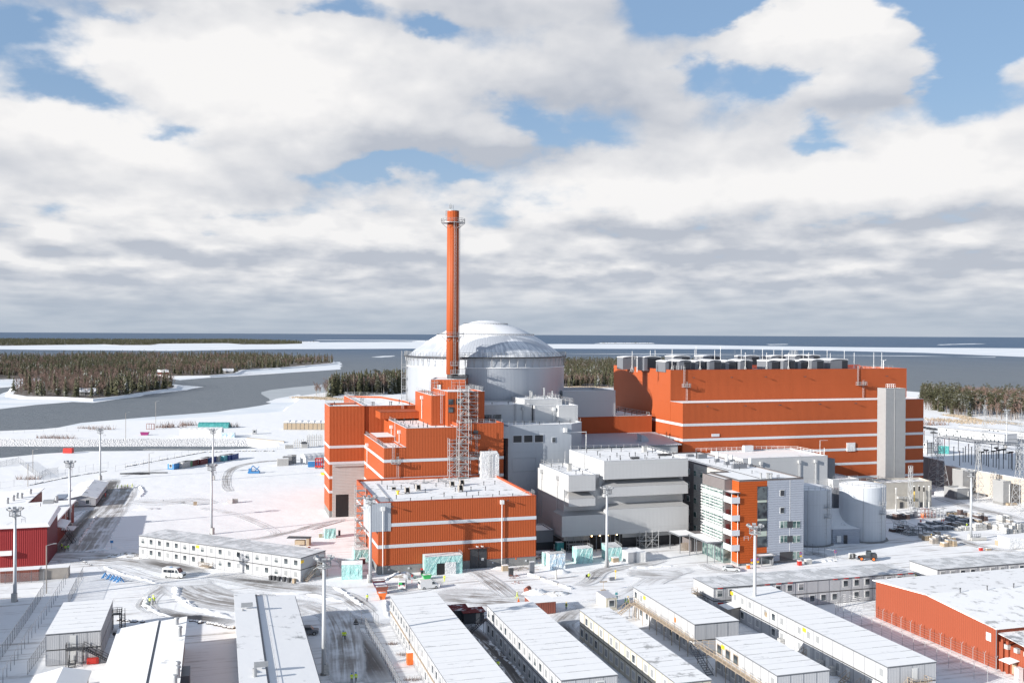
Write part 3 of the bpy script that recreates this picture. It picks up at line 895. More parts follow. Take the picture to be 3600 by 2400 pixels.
# ------------------------------------------------------------------ buildings: helpers
def _ray(k,px,py):
    a = ZT[k]; x = a[0] + px / a[2] - 1800; y = a[1] + py / a[2] - 1200
    c,s = math.cos(ROLL),math.sin(ROLL); x,y = c * x + s * y,-s * x + c * y
    X = x / FPX; up = -y / FPX
    Y = math.cos(PITCH) - up * math.sin(PITCH); Z = math.sin(PITCH) + up * math.cos(PITCH)
    return (X * math.cos(TH) + Y * math.sin(TH),-X * math.sin(TH) + Y * math.cos(TH),Z)
def onv(k,px,py,v): U,V,Z = _ray(k,px,py); return (U * v / V,CAM_H + Z * v / V)      # (u, z) on a wall facing the camera
def onu(k,px,py,u): U,V,Z = _ray(k,px,py); return (V * u / U,CAM_H + Z * u / U)      # (v, z) on a side wall
def guv(k,px,py,z=0): U,V,Z = _ray(k,px,py); t = (z - CAM_H) / Z; return (U * t,V * t)

def rect(u0,u1,v0,v1): return [(u0,v0),(u1,v0),(u1,v1),(u0,v1)]
def grow(poly,t):
    n = len(poly); out = []
    for i in range(n):
        a,b,c = (Vector(poly[i - 1]),Vector(poly[i]),Vector(poly[(i + 1) % n]))
        d1 = (b - a).normalized(); d2 = (c - b).normalized()
        n1 = Vector((d1.y,-d1.x)); n2 = Vector((d2.y,-d2.x))
        m = (n1 + n2); m = m / max(.3,m.dot(n1))
        out.append(tuple(b + m * t))
    return out

def hall(root,poly,z0,z1,wall,roof='roofsnow',par=.5,cap='band',thick=.35,label=None):
    """cladded walls with a parapet round a flat snowy roof"""
    n = len(poly); m = MB(); inn = grow(poly,-thick)
    for k in range(n):
        a,b = poly[k],poly[(k + 1) % n]; c,d = inn[(k + 1) % n],inn[k]
        m.q([(*a,z0),(*b,z0),(*b,z1),(*a,z1)])
        m.q([(*d,z1),(*a,z1),(*b,z1),(*c,z1)])
        m.q([(*d,z1 - par),(*d,z1),(*c,z1),(*c,z1 - par)])
    part('wall',m,wall,root,label)
    m = MB(); i = len(m.v)
    top = grow(poly,.06); bot = grow(poly,-thick - .03)
    for k in range(n):
        a,b = top[k],top[(k + 1) % n]; c,d = bot[(k + 1) % n],bot[k]
        m.hull8([(*a,z1 + .004),(*b,z1 + .004),(*c,z1 + .004),(*d,z1 + .004)],[(*a,z1 + .09),(*b,z1 + .09),(*c,z1 + .09),(*d,z1 + .09)])
    part('parapet_cap',m,cap,root)
    m = MB(); m.q([(*p,z1 - par) for p in inn]); part('roof',m,roof,root)

def bands(root,poly,zs,mat='band',h=.85,name='band'):
    for z in zs:
        m = MB(); m.prism(grow(poly,.07),z,z + h); part(name,m,mat,root)

_pp = MB(); _pp.cyl(0,0,0,.95,.10,8); _pp.cyl(0,0,.95,1.1,.17,8)
PIPE = _pp.mesh('vent_pipe','charcoal')
def pipes(root,pts,z,s=1.0):
    for u,v in pts: inst('vent_pipe',PIPE,root,(u,v,z),0,(s,s,s))

def grid_pipes(root,u0,u1,v0,v1,z,nu,nv,rnd,keep=.8,s=1.0):
    pipes(root,[(u0 + (u1 - u0) * (i + .5) / nu + rnd.uniform(-1,1),v0 + (v1 - v0) * (j + .5) / nv + rnd.uniform(-.6,.6)) for i in range(nu) for j in range(nv) if rnd.random() < keep],z,s)

def downpipe(root,u,v,z0,z1,face='v',mat='whitepaint'):
    m = MB(); d = .35
    if face == 'v': m.box(u - .45,u + .45,v - .85,v - .02,z1 - 1.0,z1); m.bar((u,v - d,z0),(u,v - d,z1 - 1),.13,6)
    else: m.box(u - .85,u - .02,v - .45,v + .45,z1 - 1.0,z1); m.bar((u - d,v,z0),(u - d,v,z1 - 1),.13,6)
    part('downpipe',m,mat,root)

def wlamp(root,u,v,z,mat='whitepaint'):
    m = MB(); m.bar((u,v,z),(u + .1,v - .9,z + .1),.06); m.box(u - .15,u + .35,v - 1.3,v - .8,z - .05,z + .15); part('wall_lamp',m,mat,root)

def scaffold(name,label,cat,u0,u1,v0,v1,z0,z1,bays=2,lift=2.0,group=None,decks=True,r=.05,stairs=True):
    rt_ = site(name,label,cat,u0,v0,group,z0 * 0)
    m = MB(); us = [u0 + (u1 - u0) * i / bays for i in range(bays + 1)]; k = 0
    for u in us:
        for v in (v0,v1): m.bar((u,v,z0),(u,v,z1 + 1.1),r)
    z = z0 + .2
    while z <= z1 + .1:
        for v in (v0,v1): m.bar((u0,v,z),(u1,v,z),r); m.bar((u0,v,z + 1.0),(u1,v,z + 1.0),r * .8)
        for u in us: m.bar((u,v0,z),(u,v1,z),r)
        for i in range(bays):
            a,b = (us[i],us[i + 1]) if (k + i) % 2 else (us[i + 1],us[i])
            if z + lift <= z1 + .5: m.bar((a,v0,z),(b,v0,z + lift),r * .8); m.bar((a,v1,z),(b,v1,z + lift),r * .8)
        k += 1; z += lift
    part('scaffold_frame',m,'steel',rt_)
    if decks:
        z = z0 + .2
        m = MB()
        while z <= z1 + .1: m.box(u0 + .1,u1 - .1,v0 + .1,v1 - .1,z,z + .07); z += lift
        part('scaffold_deck',m,'steel',rt_)
    if stairs:
        m = MB(); z = z0 + .27; fl = 0
        while z + lift <= z1 + .1:
            a,b = (u0 + .3,u1 - .3) if fl % 2 else (u1 - .3,u0 + .3)
            vm = (v0 + v1) / 2
            m.hull8([(a,vm - .35,z),(a,vm + .35,z),(a,vm + .35,z + .12),(a,vm - .35,z + .12)],[(b,vm - .35,z + lift),(b,vm + .35,z + lift),(b,vm + .35,z + lift + .12),(b,vm - .35,z + lift + .12)])
            z += lift; fl += 1
        part('stair_flight',m,'steel',rt_)
    return rt_

# ------------------------------------------------------------------ hall in front, with pale bands
rb = random.Random(5)
u0,u1,v0,v1 = 38.26,79.7,242.26,281.7
t = site('rust_orange_hall','big flat-roofed orange hall with two pale bands and a turquoise porch at its door','hall',u0,v0)
P_ = rect(u0,u1,v0,v1)
hall(t,P_,2.25,18.0,'orange',cap='orange_edge',par=.45)
m = MB(); m.prism(grow(P_,-.06),0,2.3); part('plinth',m,'concrete',t)
bands(t,P_,(11.85,6.5))
m = MB(); m.prism(grow(P_,.09),2.2,2.32); part('drip_edge',m,'orange_edge',t)
m = MB(); m.box(u0 - 2.3,u0 + 3.2,v0 - .12,v0 + 9.2,10.8,17.9); part('corner_cladding',m,'bluegrey',t,'pale grey boxed-out corner of the orange hall')
m = MB(); m.q([(u0 - 2.2,v0,17.92),(u0,v0,17.92),(u0,v0 + 9.1,17.92),(u0 - 2.2,v0 + 9.1,17.92)]); part('corner_roof',m,'snow',t)
downpipe(t,onv('Z2',525,820,v0)[0],v0,.3,17.0); downpipe(t,onv('Z2',1418,775,v0)[0],v0,.3,17.3)
da = onv('Z2',1180,1265,v0)[0]; db = onv('Z2',1305,1265,v0)[0]
m = MB(); m.box(da,(da + db) / 2 - .04,v0 - .12,v0 + .1,.1,5.1); m2 = MB(); m2.box((da + db) / 2 + .04,db,v0 - .12,v0 + .1,.1,5.1)
part('door',m,'charcoal',t); dd = part('door',m2,'charcoal',t)
m = MB(); m.box((da + db) / 2 + .7,(da + db) / 2 + 1.4,v0 - .15,v0 - .125,2.0,2.6); part('sign_plate',m,'whitepaint',dd)
m = MB(); m.box(da - .6,db + .6,v0 - .9,v0 + .05,5.25,5.42); part('door_hood',m,'rust',t)
for q in (.35,.65): wlamp(t,da + (db - da) * q,v0,5.75)
wlamp(t,onv('Z2',590,798,v0)[0],v0,17.0,'charcoal'); wlamp(t,onv('Z2',1455,757,v0)[0],v0,17.2,'charcoal')
for x in (570,720,1230,1350,1600): q = onv('Z2',x,1270,v0)[0]; m = MB(); m.box(q - .2,q + .2,v0 - .1,v0 + .1,1.0,1.4); part('air_brick',m,'band',t)
grid_pipes(t,u0 + 3,u1 - 2,v0 + 2,v1 - 3,17.55,8,4,rb,.75)
pipes(t,[(u0 + 3 + 5.4 * i,v0 + 1.2) for i in range(8)],17.55)
m = MB(); m.rail([(u1 - .3,v0 + 3,18.1),(u1 - .3,v0 + .3,18.1),(u1 - 3,v0 + .3,18.1)],1.1,1.5,.04); part('railing',m,'steel',t)
m = MB()
m.rail([(u0 + 1.8,v0 + 1.0,17.56),(u1 - 1.2,v0 + 1.0,17.56)],.95,2.6,.022); m.rail([(u0 + 3.5,v0 + 2,17.56),(u0 + 4.5,v1 - 6,17.56)],.3,3,.05)
part('roof_guard_rail',m,'steel',t)
# things left on the roof
for i,(px,py,s) in enumerate(((708,702,1.0),(790,680,1.0),(1045,650,.9),(1118,638,.9),(1108,688,1.1),(607,675,.5))):
    u,v = guv('Z2',px,py + 12,17.55)
    t2 = site('cable_drum',('wooden cable drum nearest the front edge of the orange hall roof, beside a yellow stand','wooden cable drum second from the chimney side on the orange hall roof','dark wooden drum at the middle of the orange hall roof',
                            'rearmost cable drum on the orange hall roof','large cable drum standing alone towards the far corner of the orange hall roof','smallest drum on the orange hall roof, near its grey corner')[i],'cable drum',u,v,'cable drums on the hall roof',17.55)
    OFF[t2.name] = (0,0,0)
    for yy in (-.55,.55):
        m = MB()
        ring = [(.95 * s * math.cos(a * math.pi / 8),.95 * s * math.sin(a * math.pi / 8) + .95 * s) for a in range(16)]
        for k in range(16): m.hull8([(yy - .05,0,.95 * s)] * 4,[(yy - .05,ring[k][0],ring[k][1]),(yy - .05,*ring[(k + 1) % 16]),(yy + .05,*ring[(k + 1) % 16]),(yy + .05,*ring[k])])
        part('flange',m,'greywood',t2)
    m = MB(); m.bar((-.5,0,.95 * s),(.5,0,.95 * s),.62 * s,12); part('cable_winding',m,'black',t2)
u,v = guv('Z2',638,720,17.55)
m = MB(); m.cyl(0,0,0,.8,.3,10); m.cyl(0,0,.8,1.0,.55,12,.5)
solo('roof_stand',m,'yellow','small yellow-topped round stand on the orange hall roof','stand',*uv(u,v),z=17.55)
for i,px in enumerate((780,820,857)):
    u,v = guv('Z2',px,592,17.55); m = MB(); m.box(-.55,.55,-.4,.4,0,1.45); m.box(-.6,.6,-.45,.45,1.45,1.52)
    solo('white_cabinet',m,'whitepaint',('white cabinet nearest the ladder at the rear of the orange hall roof','middle of the three white cabinets at the rear of the orange hall roof','white cabinet nearest the scaffold among three on the orange hall roof')[i],'cabinet',*uv(u,v),TH,'white cabinets on the hall roof',z=17.55)
for i,(px,py,w,d) in enumerate(((1060,612,5,1.6),(850,640,4,.9),(750,642,3,1.2),(960,625,3.5,1.5),(1010,640,3,.8))):
    u,v = guv('Z2',px,py,17.55); m = MB()
    for q in range(14):
        x = rb.uniform(-w / 2,w / 2); y = rb.uniform(-d / 2,d / 2); m.bar((x,y,.1 + .05 * q),(x + rb.uniform(-1.5,1.5),y + rb.uniform(-1,1),.15 + .06 * q),.06)
    solo('scaffold_parts',m,'steel',('heap of loose scaffold poles near the scaffold foot on the hall roof','low pile of pale tubes in the middle of the hall roof','small tangle of tubes near the cable drums on the hall roof',
                                       'spread of steel tubes between the drums and the white cabinets','little stack of tubes just before the scaffold tower')[i],'scaffold poles',*uv(u,v),TH,'loose tubes on the hall roof',z=17.55)

# ------------------------------------------------------------------ tall orange block with the tall doorway
t = site('tall_orange_block','tall narrow orange block with pale bands and a grey gateway at its foot','building',34.9,322.5)
PA = rect(34.9,46.4,322.5,338.0)
hall(t,PA,2.1,36.3,'orange',cap='band',par=.6)
m = MB(); m.prism(grow(PA,-.06),0,2.15); part('plinth',m,'concrete',t)
bands(t,PA,(22.55,17.25,12.6,7.9))
m = MB(); m.box(35.9,46.3,322.18,322.9,7.4,17.2); m.box(35.9,37.0,322.18,322.9,0,7.4); m.box(41.2,46.3,322.18,322.9,0,7.4); part('gateway_wall',m,'stone',t,'tall pale grey panel around the dark gateway')
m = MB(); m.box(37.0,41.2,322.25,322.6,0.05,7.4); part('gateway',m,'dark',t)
m = MB(); m.box(36.2,46.3,321.7,322.15,16.6,17.1); part('gateway_hood',m,'stone',t)
pipes(t,[(36,324),(38,336),(45,336)],35.7)
m = MB(); m.rail([(35.1,323,36.4),(35.1,337.7,36.4),(46,337.7,36.4)],.9,3,.04); part('railing',m,'steel',t)
t = site('long_orange_block','orange block with a wide snowy roof beside the white reactor drum','building',46.6,322.9)
hall(t,[(46.6,322.9),(64.5,322.9),(64.5,345),(60,372),(46.6,380)],0,36.2,'orange',cap='band',par=.7)
m = MB(); m.rail([(46.9,324,36.3),(46.9,379.5,36.3),(60,371.5,36.3)],1.2,3,.05); part('railing',m,'steel',t)
m = MB(); m.ladder(onv('Q1',1017,500,322.6)[0],322.6,31.5,37.2,'x'); part('ladder',m,'steel',t)
pipes(t,[(50,330),(50.6,330),(56,330),(56.6,330),(61,340),(49,345),(49,350),(62,326)],35.5,1.4)

# ------------------------------------------------------------------ stepped orange block in the middle
V = 282.35
t = site('stepped_orange_block','stepped orange block with one pale band, rising in three steps behind the front hall','building',46.25,V)
C1,C2,C3 = rect(46.25,52.7,V,322.1),rect(52.75,68.3,V,322.1),rect(68.35,82.45,V,322.3)
hall(t,C1,2,26.9,'orange',cap='band',par=.6); hall(t,C2,2,32.45,'orange',cap='band',par=.5); hall(t,C3,2,33.4,'orange',cap='orange_edge',par=.45)
bands(t,rect(46.25,82.45,V,322.0),(22.6,17.35,12.1))
m = MB(); m.box(46.9,52.6,300,314,26.3,28.2); part('raised_roof',m,('orange','snow'),t)
m = MB(); m.q([(46.9,300,28.21),(52.6,300,28.21),(52.6,314,28.21),(46.9,314,28.21)]); part('raised_roof_snow',m,'snow',t)
m = MB(); m.box(50.0,63,313,322.5,32.6,34.8); m.q([(49.9,312.9,34.85),(63,312.9,34.85),(63,322.5,35.1),(49.9,322.5,35.1)]); part('lean_to',m,'orange',t)
m = MB(); la = onv('Q1',897,1000,V)[0]; m.ladder(la,V - .35,23.2,28.2); lb = onv('Q1',955,1200,V)[0]; m.ladder(lb,V - .35,18.4,24.4); m.box(la - .6,lb + .6,V - 1.6,V - .1,22.3,22.4); part('ladder',m,'steel',t)
m = MB(); m.rail([(la - .6,V - .1,22.4),(la - .6,V - 1.6,22.4),(lb + .6,V - 1.6,22.4),(lb + .6,V - .1,22.4)],1.2,.8,.04); part('ladder_platform',m,'steel',t)
downpipe(t,46.25,onu('Q1',587,900,46.25)[0],17,24.9,'u'); downpipe(t,52.75,onu('Q1',890,700,52.75)[0],27,31.2,'u'); downpipe(t,52.75,onu('Q1',990,760,52.75)[0],27,31.0,'u')
m = MB(); m.ladder(52.4,onu('Q1',935,750,52.75)[0],26.6,34,'y',out=(-1,0),cage=False); part('ladder',m,'steel',t)
pipes(t,[(47.2,284 + 3.2 * i) for i in range(6)] + [(52,290),(50,284)],26.3)
grid_pipes(t,53.5,62,V + 1,312,31.95,3,5,rb,.8); pipes(t,[(54 + 2.6 * i,V + .9) for i in range(6)],31.95)
pipes(t,[(72 + 2 * i,V + 2) for i in range(5)] + [(81,290),(80,300)],32.95)
m = MB(); m.rail([(46.5,V + .4,27),(46.5,320,27)],1.1,2.5,.04); m.rail([(53,V + .4,32.5),(53,318,32.5)],.9,2.5,.03); m.rail([(68.6,V + .3,33.5),(82,V + .3,33.5)],1.1,2,.035); part('railing',m,'steel',t)
lg = onv('Q1',1930,775,V); m = MB(); m.box(lg[0] - .7,lg[0] + .7,V - .5,V,lg[1] - .5,lg[1] + .5); part('floodlight',m,'charcoal',t)
us = onv('Q1',1965,1200,V)[0]; ue = onv('Q1',2187,1200,V)[0]
t3 = site('sheeted_hoist','white plastic-sheeted hoist cabin against the orange wall, on the hall roof edge','hoist cabin',us,V)
m = MB(); m.prism([(us,V - 3.4),(ue,V - 3.4),(ue,V - .2),(us,V - .2)],17.6,24.3); m.hull8([(us,V - 3.4,24.3),(ue,V - 3.4,24.3),(ue,V - .2,24.3),(us,V - .2,24.3)],[(us + .4,V - 2.3,25.3),(ue - .4,V - 2.3,25.3),(ue - .4,V - .2,25.2),(us + .4,V - .2,25.2)]); part('sheeting',m,'plastic',t3)
m = MB(); m.ladder((us + ue) / 2,V - 3.6,17.6,26.0,cage=False,w=.9); part('ladder',m,'steel',t3)
t = site('upper_orange_tower','orange roof tower with three dark windows under the chimney','building',62.7,290.0)
hall(t,rect(62.7,66.9,293.8,319.5),31,41.2,'orange',cap='band',par=.5)
hall(t,rect(67.0,78.6,290.3,315.0),32,42.5,'orange',cap='band',par=.5)
for a,b in ((1595,370),(1693,367),(1595,470)):
    q = onv('Q1',a,b,290.3); r_ = onv('Q1',a + 52,b + 57,290.3); f = MB()
    f.box(q[0] - .12,r_[0] + .12,290.14,290.32,r_[1] - .12,q[1] + .12); w = part('window',f,'charcoal',t)
    f = MB(); f.box(q[0],r_[0],290.10,290.16,r_[1],q[1]); part('pane',f,'glass',w)
m = MB(); m.ladder(onv('Q1',1503,500,293.4)[0],293.4,32.5,42.5); part('ladder',m,'steel',t)
downpipe(t,62.7,onu('Q1',1272,350,62.7)[0],33,40.3,'u')
m = MB(); m.rail([(62.9,319,41.3),(62.9,294,41.3),(66.8,294,41.3)],1.2,2,.045); m.rail([(67.2,290.5,42.6),(78.4,290.5,42.6),(78.4,314.5,42.6)],1.2,2,.045); part('railing',m,'steel',t)
pipes(t,[(63.4,296 + 3 * i) for i in range(6)],40.8,1.2)
# ------------------------------------------------------------------ chimney and the box under it
t = place('chimney_base_house','small orange box-shaped roof house directly under the tall chimney','roof house',-20.6,325)
OFF[t.name] = (-20.6,325,0)
hall(t,[(-26.3,317.5),(-15.2,317.5),(-14.9,334),(-26.3,334)],38,45.3,'orange',cap='band',par=.15)
m = MB(); m.box(-19,-14.8,318.5,333.9,45.42,46.3); part('roof_curb',m,'charcoal',t)
m = MB(); m.box(-24.2,-23.0,317.3,317.55,41.0,43.6); part('door',m,'whitepaint',t)
m = MB()
for z in (42.2,43.4,44.4):
    m.bar((-26.6,316.6,z),(-23.5,316.6,z),.06); m.bar((-19.5,316.6,z),(-15,316.6,z),.06); m.bar((-26.6,316.6,z + .5),(-24.5,316.6,z + .9),.05)
for x in (-26.6,-25,-24.2,-19.5,-17,-15): m.bar((x,316.6,40),(x,316.6,45),.06)
part('access_rails',m,'steel',t)
CX,CY = -19.95,327.7
t = place('tall_chimney','tall slender orange ventilation chimney with a railed crown, rising before the dome','chimney',CX,CY)
m = MB(); m.sm = True; m.lathe([(2.12,46.6),(2.05,75),(2.0,101.2)],32,0,0); part('shaft',m,cladding('chimney_steel',(.405,.088,.027),.8,depth=.05,panel=60),t)
m = MB(); m.cyl(0,0,45.2,46.6,1.8,24); part('chimney_foot',m,'charcoal',t)
m = MB(); m.cyl(0,0,77.85,78.05,2.09,32); part('joint_ring',m,'orange_edge',t)
for z,rr in ((97.2,4.0),(59.2,3.7)):
    m = MB(); m.lathe([(2.1,z),(rr,z),(rr,z + .18),(2.1,z + .18),(2.1,z)],24,cap=False); pf = part('platform',m,'steel',t)
    m = MB(); m.rail([(rr * math.cos(R(a)),rr * math.sin(R(a)),z + .18) for a in range(0,360,20)],1.25,1.4,.05,close=True)
    for a in range(0,360,40): m.bar((rr * math.cos(R(a)),rr * math.sin(R(a)),z),(2.05 * math.cos(R(a)),2.05 * math.sin(R(a)),z - 1.7),.07)
    part('platform_railing',m,'steel',pf)
m = MB(); m.ladder(.9,-2.3,47,97,'x',.6,True); part('ladder',m,'steel',t)
m = MB(); m.box(-.4,2.1,-4.2,-2.3,49.6,49.75); m.rail([(-.4,-2.3,49.7),(-.4,-4.2,49.7),(2.1,-4.2,49.7),(2.1,-2.3,49.7)],1.3,.8,.05)
m.box(-.4,2.1,-4.2,-2.3,46.8,46.95); m.rail([(-.4,-2.3,46.9),(-.4,-4.2,46.9),(2.1,-4.2,46.9),(2.1,-2.3,46.9)],1.3,.8,.05); part('ladder_landing',m,'steel',t)
m = MB(); m.cyl(0,0,101.2,101.35,2.08,24); m.bar((-.9,0,101.3),(-.9,0,104),.08); m.bar((0,.3,101.3),(0,.3,103.5),.07); m.box(-1.3,-.4,-.2,.4,102.2,103.4); m.rail([(-2.4,-1,99.4),(-2.4,1,99.4)],2.0,.7,.05); part('crown_instruments',m,'steel',t)
m = MB(); m.bar((2.35,-1.2,47),(2.35,-1.2,97),.12,6); part('cable_duct',m,'steel',t)

# ------------------------------------------------------------------ reactor building
def _drum(b,p):
    co = obj_co(b); x,y,z = b.sep(co); a = b.m('ARCTAN2',y,x)
    h = b.ramp(b.m('PINGPONG',b.mul(a,58),.5),.1,.35)
    pan = b.noise(b.xyz(b.m('FLOOR',b.mul(a,14.0)),0.0,3.0),.9,1.0,.5)
    st = b.noise(b.xyz(b.mul(a,30.0),0.0,b.mul(z,.06)),1.0,4.0,.6)
    c = b.mix(pan,(.38,.41,.455),(.46,.485,.52)); c = b.mix(b.mul(st,.25),c,(.54,.55,.57)); c = b.mix(b.mul(b.ramp(h,.5,.0),.3),c,(.25,.27,.31))
    b.put(p.inputs['Base Color'],c); p.inputs['Roughness'].default_value = .42; p.inputs['Metallic'].default_value = .25
    bump(b,p,h,.03,.6)
PAL['drum'] = material('reactor_drum_cladding',_drum)

def _dome(b,p):
    co = obj_co(b); x,y,z = b.sep(co); a = b.m('ARCTAN2',y,x)
    rad = b.m('SQRT',b.add(b.mul(x,x),b.mul(y,y)))
    rib = b.m('PINGPONG',b.mul(a,24),.5)
    st = b.noise(b.xyz(b.mul(a,20.0),b.mul(rad,.16),0.0),1.0,7.0,.68)
    ad = b.mul(b.add(a,1.5708),57.2958)                      # degrees round from the side that faces the camera
    arc_o = b.add(rad,b.mul(b.m('POWER',b.mul(b.sub(ad,22),1 / 30),2.0),-2.6))
    crescent = b.mul(b.ramp(arc_o,16.8,18.2),b.ramp(b.add(rad,b.mul(b.m('ABSOLUTE',b.sub(ad,30)),-.17)),21.5,17.8),b.ramp(b.m('ABSOLUTE',b.sub(ad,24)),46,30))
    melt = b.mul(b.ramp(rad,17.5,25.0),.30)
    thin = b.add(st,b.mul(crescent,.42),melt,b.mul(b.ramp(ad,-10,-60),.12))
    bare = b.ramp(thin,.70,.92)
    bare = b.mul(bare,b.ramp(rad,16.6,17.8))
    seam = b.mul(b.ramp(rib,.10,.0),.6)
    snow = b.mix(st,(.80,.815,.84),(.87,.88,.895))
    c = b.mix(bare,snow,(.46,.49,.54)); c = b.mix(seam,c,(.45,.48,.52))
    b.put(p.inputs['Base Color'],c); b.put(p.inputs['Roughness'],b.add(.85,b.mul(bare,-.45))); b.put(p.inputs['Metallic'],b.mul(bare,.1))
    bump(b,p,b.ramp(rib,.0,.12),.12,.6)
PAL['dome'] = material('snow_covered_dome_sheeting',_dome)
DX,DY = -9.8,361.0
t = place('reactor_building','huge round grey reactor building with a snow-covered ribbed dome','reactor building',DX,DY)
m = MB(); m.sm = True; m.lathe([(29,0),(29,48.6)],128,cap=False); part('drum_wall',m,'drum',t)
m = MB(); m.sm = True; m.lathe([(28.6,48.7),(28.45,52.2)],128,cap=False); part('vent_band',m,'drum',t)
m = MB(); m.lathe([(29.05,48.4),(29.25,48.45),(29.25,48.65),(28.5,48.75)],96,cap=False); part('snow_ledge',m,'snow',t)
m = MB(); m.lathe([(28.2,51.9),(29.9,51.9),(29.9,52.25),(27.8,52.3)],96,cap=False); part('eaves_walkway',m,'charcoal',t)
m = MB(); m.sm = True
prof = [(28.3,52.25),(27.7,52.9),(25.6,54.6),(23.0,56.4),(20.3,58.2),(17.7,59.7)]
m.lathe(prof,192,cap=False); m.lathe([(17.55,59.75),(14.4,61.4),(11.2,62.7),(8.1,63.6)],144,cap=False); m.lathe([(8.0,63.65),(5.4,64.5),(2.7,65.1),(.05,65.15)],96,cap=False)
part('dome',m,'dome',t)
m = MB(); m.lathe([(17.5,59.6),(18.0,59.62),(18.0,59.8),(17.5,59.85)],96,cap=False); m.lathe([(8.0,63.5),(8.35,63.52),(8.35,63.7),(8.0,63.75)],64,cap=False); part('dome_ring',m,'snow',t)
m = MB(); m.rail([(29.8 * math.cos(R(a)),29.8 * math.sin(R(a)),52.2) for a in range(0,360,6)],1.5,1.6,.06,close=True); part('eaves_railing',m,'steel',t)
m = MB(); m.rail([(17.9 * math.cos(R(a)),17.9 * math.sin(R(a)),59.8) for a in range(0,360,10)],.35,1.6,.05,close=True); m.rail([(8.2 * math.cos(R(a)),8.2 * math.sin(R(a)),63.7) for a in range(0,360,15)],.35,1.2,.04,close=True); part('dome_guard',m,'charcoal',t)
_b = MB(); _b.bar((28.9,0,48.7),(29.4,0,51.9),.12); _b.bar((28.8,0,50.6),(29.5,0,51.9),.08); _b = _b.mesh('eaves_bracket','steel')
for a in range(0,360,6): inst('eaves_bracket',_b,t,(0,0,0),R(a))
m = MB(); lx,ly = -28.2,-8.0
for z in range(20,52,4): m.box(lx - 1.8,lx,ly - .8,ly + .8,z,z + .12); m.rail([(lx,ly - .8,z + .1),(lx - 1.8,ly - .8,z + .1),(lx - 1.8,ly + .8,z + .1)],1.1,.9,.05)
for dxx in (-1.8,-.2):
    for dyy in (-.8,.8): m.bar((lx + dxx,ly + dyy,0),(lx + dxx,ly + dyy,54),.07)
m.ladder(lx - 1.0,ly,2,53,'y',.5,False); part('stair_tower',m,'steel',t)

# ------------------------------------------------------------------ grey blocks between the reactor and the hall
t = site('faceted_grey_block','blue-grey block with three black louvred windows and a turned corner','building',85.0,286.0)
PFG = [(85.0,286.0),(105.6,286.0),(111.2,292.0),(111.2,318),(85.0,318)]
hall(t,PFG,0,32.2,'bluegrey',cap='band',par=.4)
for a in ((585,752,690,834),(720,748,825,832),(855,744,957,830)):
    q = onv('Q2',a[0],a[1],286); r_ = onv('Q2',a[2],a[3],286)
    f = MB(); f.box(q[0] - .15,r_[0] + .15,285.86,286.05,r_[1] - .15,q[1] + .15); w = part('window',f,'band',t)
    f = MB(); f.box(q[0],r_[0],285.82,285.9,r_[1],q[1])
    part('pane',f,'louvre',w)
q = onv('Z2',1797,293,286); f = MB(); f.box(q[0] - .1,q[0] + 1.15,285.88,286.05,q[1] - 1.55,q[1] + .1); w = part('window',f,'band',t); f = MB(); f.box(q[0],q[0] + 1.05,285.84,285.9,q[1] - 1.45,q[1]); part('pane',f,'glass',w)
m = MB(); q = onv('Z2',1498,450,286); r_ = onv('Z2',1670,543,286)
for a,b in (((q[0],q[1]),(r_[0],q[1])),((r_[0],q[1]),(r_[0],r_[1])),((r_[0],r_[1]),(q[0],r_[1])),((q[0],r_[1]),(q[0],q[1]))): m.bar((a[0],285.95,a[1]),(b[0],285.95,b[1]),.07)
part('blind_opening_frame',m,'bluegrey',t)
m = MB(); q = onv('Z2',1900,230,286); m.box(q[0] - .9,q[0] + .1,284.9,285.95,q[1] - .9,q[1] + .4); m.bar((q[0],285.5,q[1] - 1),(q[0] + 7,286.4,q[1] - 1.1),.13,6); m.bar((q[0] + 7,286.6,q[1] - 1.1),(q[0] + 7,286.6,8),.13,6); part('downpipe',m,'whitepaint',t)
m = MB(); m.rail([(85.3,286.3,32.3),(105.4,286.3,32.3),(110.9,292.2,32.3)],1.1,2.2,.035); part('railing',m,'steel',t)
m = MB(); m.box(82.5,85,284.5,300,28.5,32.0); m.box(82.5,85,286,300,3,10); part('link_wall',m,'bluegrey',t)
m = MB(); m.box(82.5,85,290,292,0,28.4); part('recess',m,'louvre',t)
pipes(t,[(88,290),(92,292),(96,289),(103,290),(108,294)],31.8)
t = site('pale_roof_house','low pale grey house with a ladder on the roof in front of the reactor drum','building',79.0,299.0)
hall(t,rect(78.8,96.8,299.2,318.5),31,37.6,'grey',cap='band',par=.35)
m = MB(); m.ladder(onv('Z2',1519,60,299)[0],298.85,32.3,38.4); part('ladder',m,'steel',t)
m = MB(); q = onv('Z2',1355,122,299.2); m.box(q[0],q[0] + 2.6,299.0,299.3,q[1] - 1.6,q[1]); m.box(q[0] - 4,q[0] - .6,299.0,299.3,q[1] - 1.4,q[1]); part('window',m,'glass',t)
m = MB(); m.rail([(q[0] - 5,298.2,q[1] - 2),(q[0] + .2,298.2,q[1] - 2)],1.8,.8,.05); part('railing',m,'steel',t)
downpipe(t,onv('Z2',1578,65,299)[0],299.2,32.3,36.8,'v','steel')
pipes(t,[(80,302),(82,303),(84,301),(90,303)],37.2)
t = site('white_roof_house','white angular house with railings on the faceted grey block roof','building',97.3,296.5)
hall(t,[(97.3,297.6),(104.6,297.6),(105.0,296.4),(111.6,296.4),(111.6,312),(97.3,312)],31.9,37.2,'grey',cap='band',par=.3)
hall(t,rect(95.6,108.5,303.2,317),36.5,38.9,'grey',cap='band',par=.2)
downpipe(t,onv('Z2',1812,65,297)[0],297.6,32.2,36.6)
